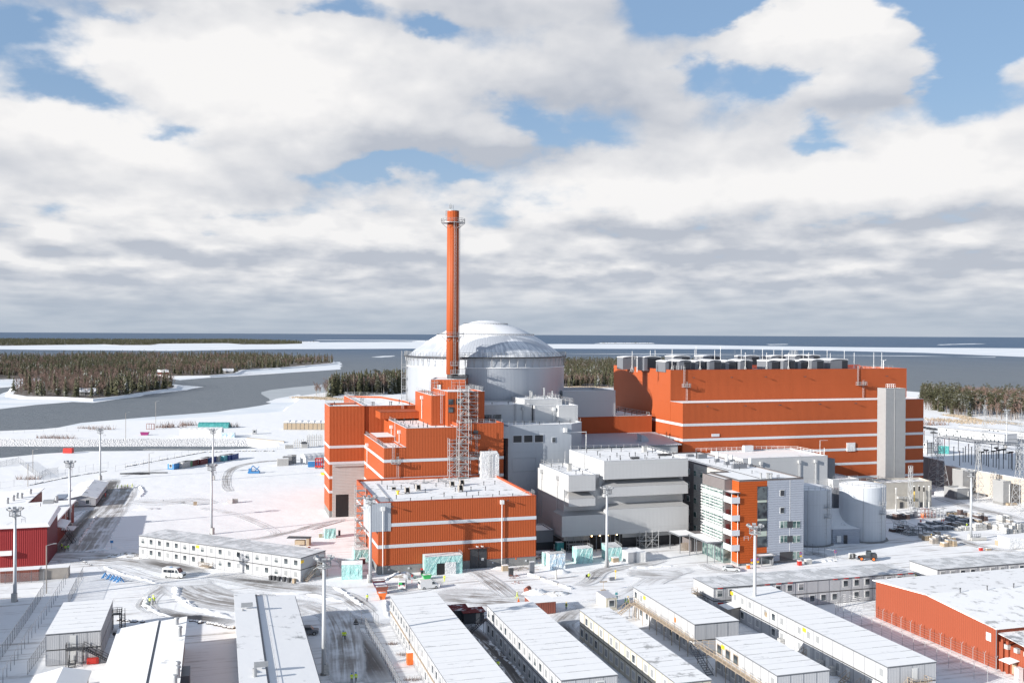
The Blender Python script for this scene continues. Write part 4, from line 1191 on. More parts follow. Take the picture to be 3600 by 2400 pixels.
m = MB(); m.rail([(98,297.9,37.3),(104,297.9,37.3)],.5,1.5,.03); m.rail([(106,300,37.3),(111.3,300,37.3),(111.3,311.5,37.3)],1.9,1.2,.045); m.rail([(96,303.5,39),(108,303.5,39),(108,316,39)],1.2,1.5,.04); part('railing',m,'steel',t)
for i,(u,v,h) in enumerate(((104,308,3.4),(98.5,306,2.6),(106.2,306,2.4),(101.0,312,2.0))):
    m = MB(); m.cyl(u,v,38.7,38.7 + h,.28,10); m.cyl(u,v,38.7 + h,39.0 + h,.5,10,.3); m.bar((u - 1,v,39.3),(u + 1.4,v,39.3),.1); m.bar((u + 1.2,v,38.7),(u + 1.2,v,39.9),.08); part('roof_vent',m,'steel',t)
t = site('white_box_block','plain white box-shaped block between the reactor drum and the long orange hall','building',118.4,330.0)
hall(t,[(118.4,330),(138.8,330),(138.8,352),(122.2,352),(118.6,338)],30.5,39.8,'grey',cap='band',par=1.0)
m = MB(); m.rail([(131.5,345,39.9),(138.5,345,39.9),(138.5,331,39.9)],1.5,1.2,.05); part('railing',m,'steel',t)
t = site('low_orange_block','low orange block joining the white box to the long orange hall','building',110.0,330.0)
hall(t,rect(112.4,153.4,330.1,366.0),0,30.4,'orange',cap='band',par=.45)
m = MB(); m.rail([(140,331,30.5),(153,331,30.5)],.3,3,.03); m.rail([(152.8,331,30.5),(152.8,362,30.5)],1.1,2.5,.045); part('railing',m,'steel',t)
grid_pipes(t,140,152,333,360,29.95,4,4,rb,.8,1.4)
scaffold('scaffold_tower','small scaffold tower against the low orange block, above the sloping roof','scaffold',112.6,116.3,328.2,329.8,17,26.5,2)
t = site('sloping_roof_shed','frosted grey shed with a ribbed sloping roof and a curved vent hood','shed',118.5,306.0)
m = MB(); m.box(113.0,152.2,306.4,329.9,0,22.0); part('wall',m,'grey',t)
m = MB(); m.hull8([(112.6,305.8,22.25),(153.4,305.8,22.25),(154.6,329.9,24.1),(112.6,329.9,24.1)],[(112.6,305.8,22.5),(153.4,305.8,22.5),(154.6,329.9,24.35),(112.6,329.9,24.35)])
PAL['ribroof'] = cladding('frosted_ribbed_roof',(.56,.57,.62),.9,depth=.12,panel=200,seam=.3); part('roof',m,'ribroof',t)
m = MB()
for a in range(8): th = R(90 * a / 7); th2 = R(90 * (a + 1) / 7); m.hull8([(141.2 + 2.8 * math.sin(th),312,22.7 + 2.6 * math.cos(th)),(141.2 + 2.8 * math.sin(th),316,22.9 + 2.6 * math.cos(th)),(141.2,316,22.9),(141.2,312,22.7)],[(141.2 + 2.8 * math.sin(th2),312,22.7 + 2.6 * math.cos(th2)),(141.2 + 2.8 * math.sin(th2),316,22.9 + 2.6 * math.cos(th2)),(141.2,316,22.9),(141.2,312,22.7)])
part('vent_hood',m,'silver',t)

# ------------------------------------------------------------------ the long turbine hall
t = site('long_orange_hall','very long orange hall with five pale bands and a row of grey roof ventilators','hall',155.3,308.9)
PL,PU = rect(155.3,255.8,308.9,318.55),rect(155.25,255.85,318.6,371.0)
hall(t,PU,0,47.6,'orange',cap='orange_edge',par=.9)
m = MB(); hall(t,PL,0,36.4,'orange',roof='snow',cap='band',par=.05)
m = MB()
for z in (28.3,23.0,17.85,12.6,7.45):
    bands(t,rect(155.3,255.8,308.9,370.9),(z,),h=.9)
m = MB(); q = onv('Z3',1083,555,318.5)[0]
for k_,x,vv,z0,z1 in (('Z3',1187,318.3,41.5,48.8),('Z3',1207,318.3,36.6,43.2)):
    m.ladder(onv(k_,x,400,vv)[0],vv,z0,z1)
a = onv('Z3',1187,400,318.3)[0]; m.box(a - .8,a + 2.0,317.0,318.5,41.4,41.5); m.rail([(a - .8,318.4,41.5),(a - .8,317.0,41.5),(a + 2,317.0,41.5),(a + 2,318.4,41.5)],1.2,.8,.045)
part('ladder',m,'steel',t)
m = MB(); a = onv('Rt',1945,300,318.3)[0]; m.ladder(a,318.3,41.5,48.8); m.ladder(a + 2.4,318.3,36.6,43.2); m.box(a - .8,a + 3.2,317.0,318.5,41.4,41.5); m.rail([(a - .8,318.4,41.5),(a - .8,317.0,41.5),(a + 3.2,317.0,41.5),(a + 3.2,318.4,41.5)],1.2,.8,.045)
m.rail([(a + 2,309.4,36.6),(a + 14,309.4,36.6)],1.2,1.2,.05); part('ladder',m,'steel',t)
for x,y in ((1250,378),(1535,376),(1790,372),(2085,370)): q = onv('Z3',x,y,318.5); wlamp(t,q[0],318.6,q[1],'charcoal')
for x,y in ((1350,593),(1635,589),(1897,583),(2195,576)): q = onv('Z3',x,y,308.9); wlamp(t,q[0],308.9,q[1],'charcoal')
for x,y in ((2160,315),): q = onv('Rt',x,y,318.5); wlamp(t,q[0],318.6,q[1],'charcoal')
for x,y in ((505,262),(805,255),(1075,250)): q = onv('ZP',x,y,308.9); wlamp(t,q[0],308.9,q[1],'charcoal')
q = onv('ZP',1017,546,308.9); r_ = onv('ZP',1078,608,308.9); m = MB(); m.box(q[0],r_[0],308.55,308.95,r_[1],q[1]); part('covered_opening',m,'plastic',t)
q = onv('Z3',1392,800,308.9); m = MB(); m.box(q[0],q[0] + 3,308.7,308.95,q[1] - 1,q[1]); part('wall_vent',m,'band',t)
# roof ventilators: curved housings with black louvred fronts
ZR = 46.7
def ventilator(u0,u1,v0,v1,h,split=None):
    u1 -= (u1 - u0) * .13
    m = MB(); n = 6
    P = []
    for k in range(n + 1): P.append((u0 + (u1 - u0) * k / n,h + .35 * math.sin(math.pi * k / n)))
    for k in range(n):
        m.q([(P[k][0],v0 + .15,ZR),(P[k + 1][0],v0 + .15,ZR),(P[k + 1][0],v0 + .15,ZR + P[k + 1][1]),(P[k][0],v0 + .15,ZR + P[k][1])])
        m.q([(P[k + 1][0],v1,ZR),(P[k][0],v1,ZR),(P[k][0],v1,ZR + P[k][1]),(P[k + 1][0],v1,ZR + P[k + 1][1])])
    m.q([(u0,v1,ZR),(u0,v0 + .15,ZR),(u0,v0 + .15,ZR + h),(u0,v1,ZR + h)]); m.q([(u1,v0 + .15,ZR),(u1,v1,ZR),(u1,v1,ZR + h),(u1,v0 + .15,ZR + h)])
    hs = part('ventilator_housing',m,'unit_grey',t)
    m = MB()
    for k in range(n): m.hull8([(P[k][0],v0 - .15,ZR + P[k][1] + .02),(P[k + 1][0],v0 - .15,ZR + P[k + 1][1] + .02),(P[k + 1][0],v1 + .2,ZR + P[k + 1][1] + .02),(P[k][0],v1 + .2,ZR + P[k][1] + .02)],[(P[k][0],v0 - .15,ZR + P[k][1] + .22),(P[k + 1][0],v0 - .15,ZR + P[k + 1][1] + .22),(P[k + 1][0],v1 + .2,ZR + P[k + 1][1] + .22),(P[k][0],v1 + .2,ZR + P[k][1] + .22)])
    part('housing_roof',m,'snow',hs)
    w = u1 - u0; a,b = split or (.12,.88)
    m = MB(); m.box(u0 + w * a,u0 + w * b,v0 + .02,v0 + .14,ZR + .3,ZR + h - .25); part('louvre',m,'louvre',hs)
def vx(x,v): return onv('Rt',x,230,v)[0]
for a,b,c,h in ((462,552,660,4.0),(695,788,895,4.0),(933,1030,1137,4.0),(1267,1365,1473,4.1),(1500,1590,1697,4.1)):
    ventilator(vx(a,320),vx(b,320),322,330,h - .3,(.35,.98)); ventilator(vx(b,320),vx(c,320),320.2,329,h,(.42,.95))
ventilator(vx(1745,320),vx(1900,320),321,330,4.2,(.66,.98))
ventilator(vx(278,336),vx(425,336),336,343,5.0,(.2,.98)); ventilator(vx(112,350),vx(282,350),350,356,4.6,(.75,.98))
for a,b in ((508,655),(740,890),(1057,1195),(1268,1400),(1455,1555),(1548,1665)): ventilator(vx(a,350),vx(b,350),350,358,5.1 if a > 1400 else 4.9,(.5,.95))
m = MB(); m.rail([(vx(420,328),328,ZR),(250,328,ZR)],1.3,2.2,.05); m.rail([(vx(505,319.5),319.3,ZR + .9),(vx(585,319.5),319.3,ZR + .9)],1.6,1,.06); m.rail([(vx(1850,330),325,ZR + .9),(254.5,325,ZR + .9)],1.0,2,.05)
m.rail([(vx(1430,352),352,ZR + 5.4),(vx(1475,352),352,ZR + 5.4),(vx(1475,352),358,ZR + 5.4)],1.8,1.2,.06); m.rail([(vx(183,326),326,ZR + 4.5),(vx(225,326),326,ZR + 4.5)],1.2,1,.06); m.bar((vx(222,326),326,ZR),(vx(222,326),326,ZR + 5),.2)
part('roof_railing',m,'steel',t)
m = MB(); m.rail([(162,345,ZR),(254,345,ZR)],1.5,3,.12); m.box(158,254,345.5,346,ZR,ZR + 1.3); part('cable_rack',m,'orange_edge',t)
rods = [(183,120,326),(325,115,345),(362,112,360),(495,105,320.5),(682,85,352),(713,165,320),(827,110,345),(872,85,330),(985,108,352),(1034,105,335),(1066,130,320),(1133,108,352),(1200,100,335),(1232,132,322),(1288,108,352),
        (1353,100,335),(1403,132,320),(1454,110,352),(1518,105,335),(1560,130,320),(1599,112,352),(1704,112,335),(1728,135,325),(1838,115,340),(1915,130,325),(2068,130,330),(2130,130,330),(672,110,358)]
for x,y,v in rods:
    u,z = onv('Rt',x,y,v); m = MB(); m.bar((u,v,ZR),(u,v,z),.08); m.bar((u - .8,v,ZR),(u,v,ZR + 2.4),.04); m.bar((u + .8,v,ZR),(u,v,ZR + 2.4),.04); part('lightning_rod',m,'whitepaint',t)
u,z = onv('Rt',2143,190,325); m = MB(); m.bar((u,325,ZR),(u,325,z),.16,6); m.bar((u - 1.1,325,z + .2),(u,325,z - .3),.1); m.bar((u + 1.3,325,z + .2),(u,325,z - .3),.1); m.bar((u - .6,325,z - 1.6),(u + .6,325,z - 1.6),.08); part('roof_mast',m,'whitepaint',t)

t = site('grey_stair_tower','plain windowless stone-grey stair tower against the long orange hall','stair tower',235.1,304.0)
hall(t,rect(235.1,243.7,303.9,308.75),0,40.8,'taupe',cap='stone',par=.25,roof='snow')
m = MB(); q = guv('ZP',1300,130,41); m.rail([(237,304.5,40.9),(239.6,304.5,40.9),(239.6,306.5,40.9),(237,306.5,40.9)],1.5,.9,.05,close=True); part('railing',m,'whitepaint',t)
m = MB(); m.box(238.9,239.0,303.82,303.9,0,40.7); part('cladding_joint',m,'stone',t)

# ------------------------------------------------------------------ pale building behind the offices
t = site('pale_grey_annex','pale grey hall with a railed white roof between the offices and the long orange hall','building',166.5,286.5)
hall(t,rect(166.0,198.4,286.5,308.6),0,19.4,'grey',cap='band',par=.3,roof='snow')
hall(t,rect(150.6,165.8,293,308.6),0,18.4,'grey',cap='band',par=.3,roof='snow')
m = MB(); m.rail([(160,308,19.5),(170,308,19.5),(190,308,19.5),(198,304,19.5),(198,288,19.5)],1.1,2,.05); m.rail([(151,308,18.5),(151,300,18.5),(153,299,18.5)],1.2,1.5,.05); part('railing',m,'whitepaint',t)
for x in (1045,1525,1728): q = onv('Q4',x,200,286.5); downpipe(t,q[0],286.5,3,18.3,'v','grey')
m = MB(); m.box(198.4,202.0,287.5,300,0,18.2); part('side_wing',m,'unit_grey',t)
m = MB(); m.bar((196.4,288,19.4),(196.4,288,24.5),.07); m.bar((196.4,288,24.5),(199.4,288,24.5),.05); m.bar((197.8,287.6,16),(197.8,287.6,22),.1); part('roof_mast',m,'whitepaint',t)
m = MB(); m.box(178,181.5,306,307.5,19.2,21.2); part('roof_unit',m,'band',t)
hall(t,rect(198.5,208.8,283.6,296),0,11.6,'grey',cap='band',par=.3,roof='snow')
m = MB(); m.rail([(198.8,283.9,11.7),(208.5,283.9,11.7)],1.0,1.6,.04); part('railing',m,'steel',t)

# ------------------------------------------------------------------ grey switchgear building with stacked overhangs
t = site('grey_overhang_building','light grey ribbed building with stacked overhanging boxes and a dark foot','building',92.3,252.0)
LV,LW = 252.0,254.95
m = MB(); m.box(92.5,128.3,LW,279.6,2.8,20.0); part('wall',m,'grey',t)
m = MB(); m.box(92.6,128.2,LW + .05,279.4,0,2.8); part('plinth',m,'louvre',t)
hall(t,rect(92.25,100.2,LV,277.2),17.0,21.4,'grey',cap='band',par=.35)
hall(t,rect(100.3,102.5,LW,277.2),17.0,21.0,'grey',cap='band',par=.2)
hall(t,rect(102.7,128.5,LV,280.0),19.9,25.0,'grey',cap='band',par=.35)
m = MB(); m.box(92.0,92.6,255.0,277.1,2.8,17.2); part('side_wall',m,'grey',t)
PAL['ribshed'] = cladding('ribbed_overhang_roof',(.44,.44,.44),.5,depth=.07,panel=200,seam=.22)
def overhang(u0,u1,zt_wall,zt,zb,zb_wall=None,uo=2.0,left=True):
    zb_wall = zb if zb_wall is None else zb_wall
    m = MB(); m.q([(u0,LV,zb),(u1,LV,zb),(u1,LV,zt),(u0,LV,zt)]); m.q([(u0,LW,zb),(u0,LV,zb),(u0,LV,zt),(u0,LW,zt)]); m.q([(u1,LV,zb),(u1,LW,zb),(u1,LW,zt),(u1,LV,zt)]); m.q([(u0,LW,zb),(u1,LW,zb),(u1,LV,zb),(u0,LV,zb)])
    w = part('overhang_box',m,'grey',t)
    m = MB(); m.hull8([(u0,LV - .05,zt + .01),(u1,LV - .05,zt + .01),(u1 - uo,LW,zt_wall),(u0 + (uo if left else 0),LW,zt_wall)],[(u0,LV - .05,zt + .1),(u1,LV - .05,zt + .1),(u1 - uo,LW,zt_wall + .1),(u0 + (uo if left else 0),LW,zt_wall + .1)])
    m.q([(u1,LV,zt),(u1,LW,zt),(u1 - uo,LW,zt_wall)]); m.q([(u0,LW,zt),(u0,LV,zt),(u0 + (uo if left else 0),LW,zt_wall)])
    part('overhang_roof',m,'ribshed',w)
overhang(92.3,100.2,16.2,14.9,12.8,uo=1.0)
overhang(102.8,128.5,19.2,17.7,15.0,uo=1.6)
overhang(103.2,128.7,12.5,11.5,4.5,uo=1.6)
m = MB(); m.q([(90.4,LV,4.6),(103.1,LV,4.6),(103.1,LV,10.3),(90.4,LV,10.3)]); m.q([(90.4,259.5,4.6),(90.4,LV,4.6),(90.4,LV,10.3),(90.4,259.5,10.3)]); m.q([(90.4,259.5,4.6),(103.1,259.5,4.6),(103.1,LV,4.6),(90.4,LV,4.6)]); m.q([(92.4,259.5,4.6),(90.4,259.5,4.6),(90.4,259.5,10.3),(92.4,259.5,11.2)])
w = part('overhang_box',m,'grey',t)
m = MB(); m.q([(90.4,LV - .02,10.35),(103.1,LV - .02,10.35),(103.1,LW,11.1),(92.4,LW,11.1)]); m.q([(90.4,259.5,10.35),(90.4,LV - .02,10.35),(92.4,LW,11.1),(92.4,259.5,11.2)]); part('overhang_roof',m,'ribshed',w)
for x,y in ((172,320),(367,400)):
    v,z = onu('Q3',x,y,92.25); downpipe(t,92.2,v,6,z,'u','grey')
m = MB(); m.rail([(92.6,262,21.4),(92.6,276.8,21.4),(100,276.8,21.4)],1.3,2,.05); m.bar((99.5,275,21.4),(99.5,275,25.3),.06); m.rail([(103,279.6,25.1),(128,279.6,25.1)],1.1,2.5,.045); m.rail([(128.2,279,25.1),(128.2,262,25.1)],.6,2,.05); part('railing',m,'steel',t)
m = MB(); v_ = onu('Q3',700,240,102.7)[0]; m.ladder(102.4,v_,21.1,26.0,'y',cage=False); part('ladder',m,'steel',t)
grid_pipes(t,104.5,127,254,277,24.65,6,4,rb,.6,1.1); pipes(t,[(104 + 4 * i,252.8) for i in range(6)],24.65,.9)
grid_pipes(t,93.5,99.5,253,275,21.05,2,4,rb,.7,1.0)
for u,v,w_,d,h,z in ((114.2,257,2.4,1.1,.45,24.65),(125.8,262,3.6,1.4,.45,24.65),(124,272,1.2,1.2,1.6,24.65),(96.5,263,1.1,1.1,2.0,21.05)):
    m = MB(); m.box(u - w_ / 2,u + w_ / 2,v - d / 2,v + d / 2,z,z + h); m.box(u - w_ / 2 - .1,u + w_ / 2 + .1,v - d / 2 - .1,v + d / 2 + .1,z + h,z + h + .1); part('roof_unit',m,'stone' if h > 1 else 'charcoal',t)
for u in (99.4,101.8,104.2,106.9): m = MB(); m.lathe([(.01,4.1),(.22,4.2),(.22,4.35),(.01,4.5)],8,u,LV + .6); PAL['lampglow'] = PAL.get('lampglow') or material('lit_lamp',lambda b,p: (p.inputs['Emission Color'].__setattr__('default_value',(1,.62,.25,1)),p.inputs['Emission Strength'].__setattr__('default_value',6.0))); part('lit_lamp',m,'lampglow',t)
for u in (100.8,102.2,103.6,105,106.4,107.8): m = MB(); m.box(u - .1,u + .1,LV + .6,LV + .8,0,4.5); part('steel_post',m,'unit_grey',t)
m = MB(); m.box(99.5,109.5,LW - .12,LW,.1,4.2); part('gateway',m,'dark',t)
scaffold('doorway_scaffold','scaffold around the dark doorway under the grey overhanging boxes','scaffold',113.4,119.2,251.6,253.6,0,4.0,3,stairs=False,r=.07)
scaffold('corner_scaffold','dark scaffold in the shade at the near corner of the grey overhang building','scaffold',92.6,98.8,252.6,254.4,0,3.6,3,stairs=False,r=.05)
t = site('dark_side_house','low dark grey house in the shade between the orange hall and the overhang building','house',85.4,257.8)
hall(t,rect(84.9,89.9,257.8,267.0),2.2,5.5,'unit_grey',cap='band',par=.25,roof='snow'); m = MB(); m.box(85.0,90.0,257.9,267,0,2.2); part('plinth',m,'louvre',t)

# ------------------------------------------------------------------ office building
PAL['spandrel'] = flat('pale_green_spandrel',(.42,.48,.42))
OV = 226.4
t = site('office_building','five-storey office with grey, orange and glass facades and stacked corner balconies','office building',130.2,OV)
hall(t,[(130.2,OV),(149.35,OV),(149.35,285),(135.6,285),(135.6,242.3),(130.2,242.3)],.6,22.3,'brown_grey',cap='charcoal',par=.25,roof='snow',thick=.25)
hall(t,rect(127.9,130.15,230.0,242.2),5.6,22.1,'brown_grey',cap='charcoal',par=.2,roof='snow',thick=.2)
m = MB(); m.prism(grow([(130.2,OV),(149.35,OV),(149.35,285),(135.6,285),(135.6,242.3),(130.2,242.3)],-.08),0,.7); part('plinth',m,'concrete',t)
OFx = lambda x,y: onv('Q4',x,y,OV)
uo = OFx(1127,700)[0]
m = MB(); m.box(130.12,uo,OV - .10,OV + .2,.65,21.95); m.box(130.10,130.25,OV - .10,229.9,.65,21.95); part('orange_facade',m,'boarded_orange',t)
m = MB(); m.box(uo + .02,149.45,OV - .10,OV + .2,.65,21.95); part('grey_facade',m,'boarded_silver',t)
m = MB(); m.box(149.3,149.45,OV,284.9,.65,21.95); part('side_facade',m,'boarded_silver',t)
def win(a,mats='greenglass',fr='frame',v=OV,k='Q4',deep=.12,root=None,mull=0,name='window'):
    q = onv(k,a[0],a[1],v); r_ = onv(k,a[2],a[3],v); f = MB(); o = .11
    f.box(q[0] - o,r_[0] + o,v - .20,v - .08,r_[1] - o,q[1] + o); w = part(name,f,fr,root or t)
    f = MB(); f.box(q[0],r_[0],v - .23,v - .19,r_[1],q[1]); part('pane',f,mats,w)
    if mull:
        f = MB()
        for i in range(1,mull): x = q[0] + (r_[0] - q[0]) * i / mull; f.box(x - .06,x + .06,v - .26,v - .235,r_[1],q[1])
        part('mullion',f,fr,w)
for a in ((1290,580,1338,645),(1290,797,1336,862)): win(a,'glass')
for a,b in ((968,1043),(1150,1226)):
    win((1290,a,1375,b),mull=2); win((1448,a,1535,b),mull=2)
    q = OFx(1377,a); r_ = OFx(1446,b); m = MB(); m.box(q[0],r_[0],OV - .21,OV - .1,r_[1],q[1]); part('grey_panel',m,'charcoal',t)
win((1448,1350,1530,1428),mull=2); q = OFx(1285,1352); r_ = OFx(1446,1447); m = MB(); m.box(q[0],r_[0],OV - .21,OV - .1,r_[1],q[1]); part('grey_panel',m,'charcoal',t)
for a in ((1008,537,1120,693),(1008,738,1120,925),(1006,968,1119,1080),(1004,1162,1118,1280)): win(a,'glass','charcoal')
for a in ((1008,697,1120,734),(1008,929,1120,964),(1005,1084,1119,1158)): q = OFx(a[0],a[1]); r_ = OFx(a[2],a[3]); m = MB(); m.box(q[0],r_[0],OV - .18,OV - .08,r_[1],q[1]); part('spandrel',m,'spandrel',t)
m = MB()
for u in (OFx(1413,700)[0],): m.box(u - .05,u + .05,OV - .14,OV - .1,.7,21.9)
part('facade_joint',m,'frame',t)
def txt(name,s,size,mat,root,loc,rot,ext=.02):
    cu = bpy.data.curves.new(name,'FONT'); cu.body = s; cu.size = size; cu.extrude = ext; cu.align_x = 'CENTER'; cu.align_y = 'CENTER'
    cu.materials.append(PAL[mat]); o = bpy.data.objects.new(name,cu); COL.objects.link(o); o.parent = root
    me = bpy.data.meshes.new_from_object(o); bpy.data.objects.remove(o); o = bpy.data.objects.new(name,me); COL.objects.link(o); o.parent = root
    off = OFF[root.name]; o.location = tuple(a - b for a,b in zip(loc,off)); o.rotation_euler = rot
    return o
for s,x,y in (('5',1078,577),('4',1080,797)): q = OFx(x,y); txt('floor_number',s,1.5,'charcoal',t,(q[0],OV - .26,q[1]),(R(90),0,0))
# balconies at the corner
for y0,y1 in ((640,740),(865,960),(1052,1145),(1236,1335)):
    z1 = onv('Q4',720,y0 + 28,226.0)[1]; z0 = onv('Q4',720,y1,226.0)[1]
    m = MB(); m.box(127.75,130.05,226.0,229.95,z0,z0 + .2); bl = part('balcony',m,'charcoal',t)
    m = MB(); m.box(127.7,130.1,225.88,226.0,z0 - .1,z1); m.box(127.62,127.74,226.0,229.95,z0 - .1,z1); part('balcony_parapet',m,'band',bl)
    m = MB(); m.box(128.3,129.2,229.85,229.95,z0 + .2,z0 + 2.3); part('balcony_door',m,'darkred',bl)
m = MB(); m.box(127.6,130.15,225.7,229.95,19.0,19.25); part('balcony_roof',m,('charcoal',),t); m = MB(); m.q([(127.6,225.7,19.27),(130.15,225.7,19.27),(130.15,229.95,19.27),(127.6,229.95,19.27)]); part('balcony_roof_snow',m,'snow',t)
for u in (127.9,129.7): m = MB(); m.bar((u,226.2,0),(u,226.2,19.0),.09,6); part('balcony_post',m,'whitepaint',t)
# louvred glass front on the side
m = MB(); v0,v1 = 230.4,241.9; m.box(127.78,127.9,v0,v1,5.9,19.2); gf = part('glass_front',m,'greenglass',t)
for z0,z1 in ((18.0,19.2),(13.6,15.6),(9.6,11.2)): m = MB(); m.box(127.72,127.8,v0,v1,z0 - 1.1,z0); part('pale_spandrel',m,'panel',gf)
m = MB(); z = 6.0
while z < 19.2: m.box(127.3,127.62,v0 - .2,v1 + .2,z,z + .26); z += .8
for i in range(6): v = v0 + (v1 - v0) * i / 5; m.bar((127.5,v,5.9),(127.5,v,19.3),.04)
part('sun_louvres',m,'frame',gf)
m = MB(); m.box(127.85,130.1,230.2,242.1,0.1,5.55); part('lobby_wall',m,'greenglass',t)
m = MB()
for i in range(9): v = 230.3 + 11.6 * i / 8; m.bar((127.8,v,.1),(127.8,v,5.5),.07)
m.bar((127.8,230.3,3.7),(127.8,241.9,3.7),.07); m.box(127.72,127.84,230.3,241.9,3.9,4.5); part('lobby_frame',m,'unit_grey',t)
# shaded side with windows and panels
m = MB(); m.box(135.45,135.58,242.4,262,.7,21.9); part('side_facade',m,'stone',t)
for f_ in range(5):
    for v in (244.5,248,252,256,260,264.5,268.5,272.5,276.5):
        z = 2.2 + 4.05 * f_; f = MB(); f.box(135.32,135.5,v,v + 1.7,z,z + 1.7); w = part('window',f,'frame',t); f = MB(); f.box(135.28,135.33,v + .1,v + 1.6,z + .1,z + 1.6); part('pane',f,'greenglass',w)
    for v in (247,255):
        m = MB(); m.box(135.3,135.46,v - .5,v + .9,2.2 + 4.05 * f_,3.9 + 4.05 * f_); part('orange_panel',m,'boarded_orange',t)
# entrance canopies
def canopy(u0,u1,v0,v1,z,posts,th=.35):
    m = MB(); m.box(u0,u1,v0,v1,z - th,z); c = part('canopy',m,'unit_grey',t); m = MB(); m.q([(u0 + .1,v0 + .1,z + .01),(u1,v0 + .1,z + .01),(u1,v1 - .1,z + .01),(u0 + .1,v1 - .1,z + .01)]); part('canopy_snow',m,'snow',c)
    for (u,v) in posts: m = MB(); m.bar((u,v,0),(u,v,z - th),.11,6); part('canopy_post',m,'unit_grey',c)
cu0,cv0 = guv('Q4',385,1145,5.6); cu1 = 127.7
canopy(123.2,127.7,230.6,241.5,5.7,((123.5,231),(123.5,241.0),(125.6,230.9),(125.6,241.0)))
canopy(121.6,127.0,243.5,250.5,5.0,((122,243.8),(122,250),(126.5,243.8)))
m = MB(); m.box(125.8,135.4,245,250,0,4.6); part('link_wall',m,'brown_grey',t)
canopy(OFx(985,1400)[0],OFx(1185,1400)[0],OV - 2.3,OV - .1,onv('Q4',1090,1385,OV - 1)[1],((OFx(1000,1400)[0] + .2,OV - 2.1),),.25)
m = MB(); a = OFx(1000,1500)[0]; b_ = OFx(1160,1500)[0]; m.box(a,b_,OV - .16,OV - .09,.2,3.0); part('entrance_door',m,'glass',t)
m = MB(); m.box(b_ - .12,b_ + .0,OV - 2.0,OV - .1,.1,3.1); part('porch_wall',m,'unit_grey',t)
# roof plant
for k_,x,y,w_,h in (('Q4',500,225,1.2,1.5),('Q4',622,260,1.3,1.5),('Q4',680,220,1.6,1.0),('Q4',917,282,1.0,1.2)):
    u,v = guv(k_,x,y,22.05); m = MB(); m.box(u - w_ / 2,u + w_ / 2,v - w_ / 2,v + w_ / 2,22.05,22.05 + h * .7); ru = part('roof_unit',m,'unit_grey',t)
    m = MB(); m.cyl(u,v,22.05 + h * .7,22.05 + h * 1.9,.48,12); m.cyl(u,v,22.05 + h * 1.9,22.05 + h * 2.1,.55,12,.3); part('cowl',m,'whitepaint',ru)
for x,y,w_,d,h in ((780,305,4.4,1.3,1.3),(312,180,3.0,1.2,1.3),(165,160,2.2,1.2,.8)):
    u,v = guv('Q4',x,y,22.05); m = MB(); m.box(u - w_ / 2,u + w_ / 2,v - d / 2,v + d / 2,22.05,22.05 + h); ru = part('roof_unit',m,'unit_grey',t)
    if w_ > 4:
        for i in range(5): m = MB(); m.cyl(u - 1.7 + .75 * i,v,22.05 + h,23.1 + h * .9,.22,8); part('cowl',m,'steel',ru)
for x in (1050,1130,1145,1180): u,v = guv('Q4',x,432,22.05); m = MB(); m.cyl(u,v,22.05,23.2,.28,10); m.cyl(u,v,23.2,23.5,.36,10); part('roof_vent',m,'steel',t)
m = MB(); m.bar((*guv('Q4',245,180,22.05),22),(*guv('Q4',245,180,22.05),24.2),.2,8); part('roof_vent',m,'charcoal',t)
m = MB(); a = guv('Q4',150,195,22.1); b_ = guv('Q4',1030,430,22.1); m.bar((*a,22.15),(*b_,22.15),.07); part('roof_cable',m,'charcoal',t)
pipes(t,[guv('Q4',x,y,22.05) for x,y in ((410,235),(487,250),(632,290),(782,325),(940,370),(1255,430),(1277,425))],22.05,.8)
t = site('slatted_fence','brown slatted timber screen beside the office entrance','fence',119.5,243.0)
a = guv('Q4',38,1340); b_ = guv('Q4',312,1325)
m = MB()
for i in range(11): z = .15 + i * .2; m.hull8([(a[0],a[1],z),(a[0],a[1] - .05,z),(b_[0],b_[1] - .05,z),(b_[0],b_[1],z)],[(a[0],a[1],z + .13),(a[0],a[1] - .05,z + .13),(b_[0],b_[1] - .05,z + .13),(b_[0],b_[1],z + .13)])
part('slats',m,'rail',t)
for i in range(5): f = i / 4; m = MB(); m.bar((a[0] + (b_[0] - a[0]) * f,a[1] + (b_[1] - a[1]) * f + .1,0),(a[0] + (b_[0] - a[0]) * f,a[1] + (b_[1] - a[1]) * f + .1,2.4),.06); part('post',m,'rail',t)

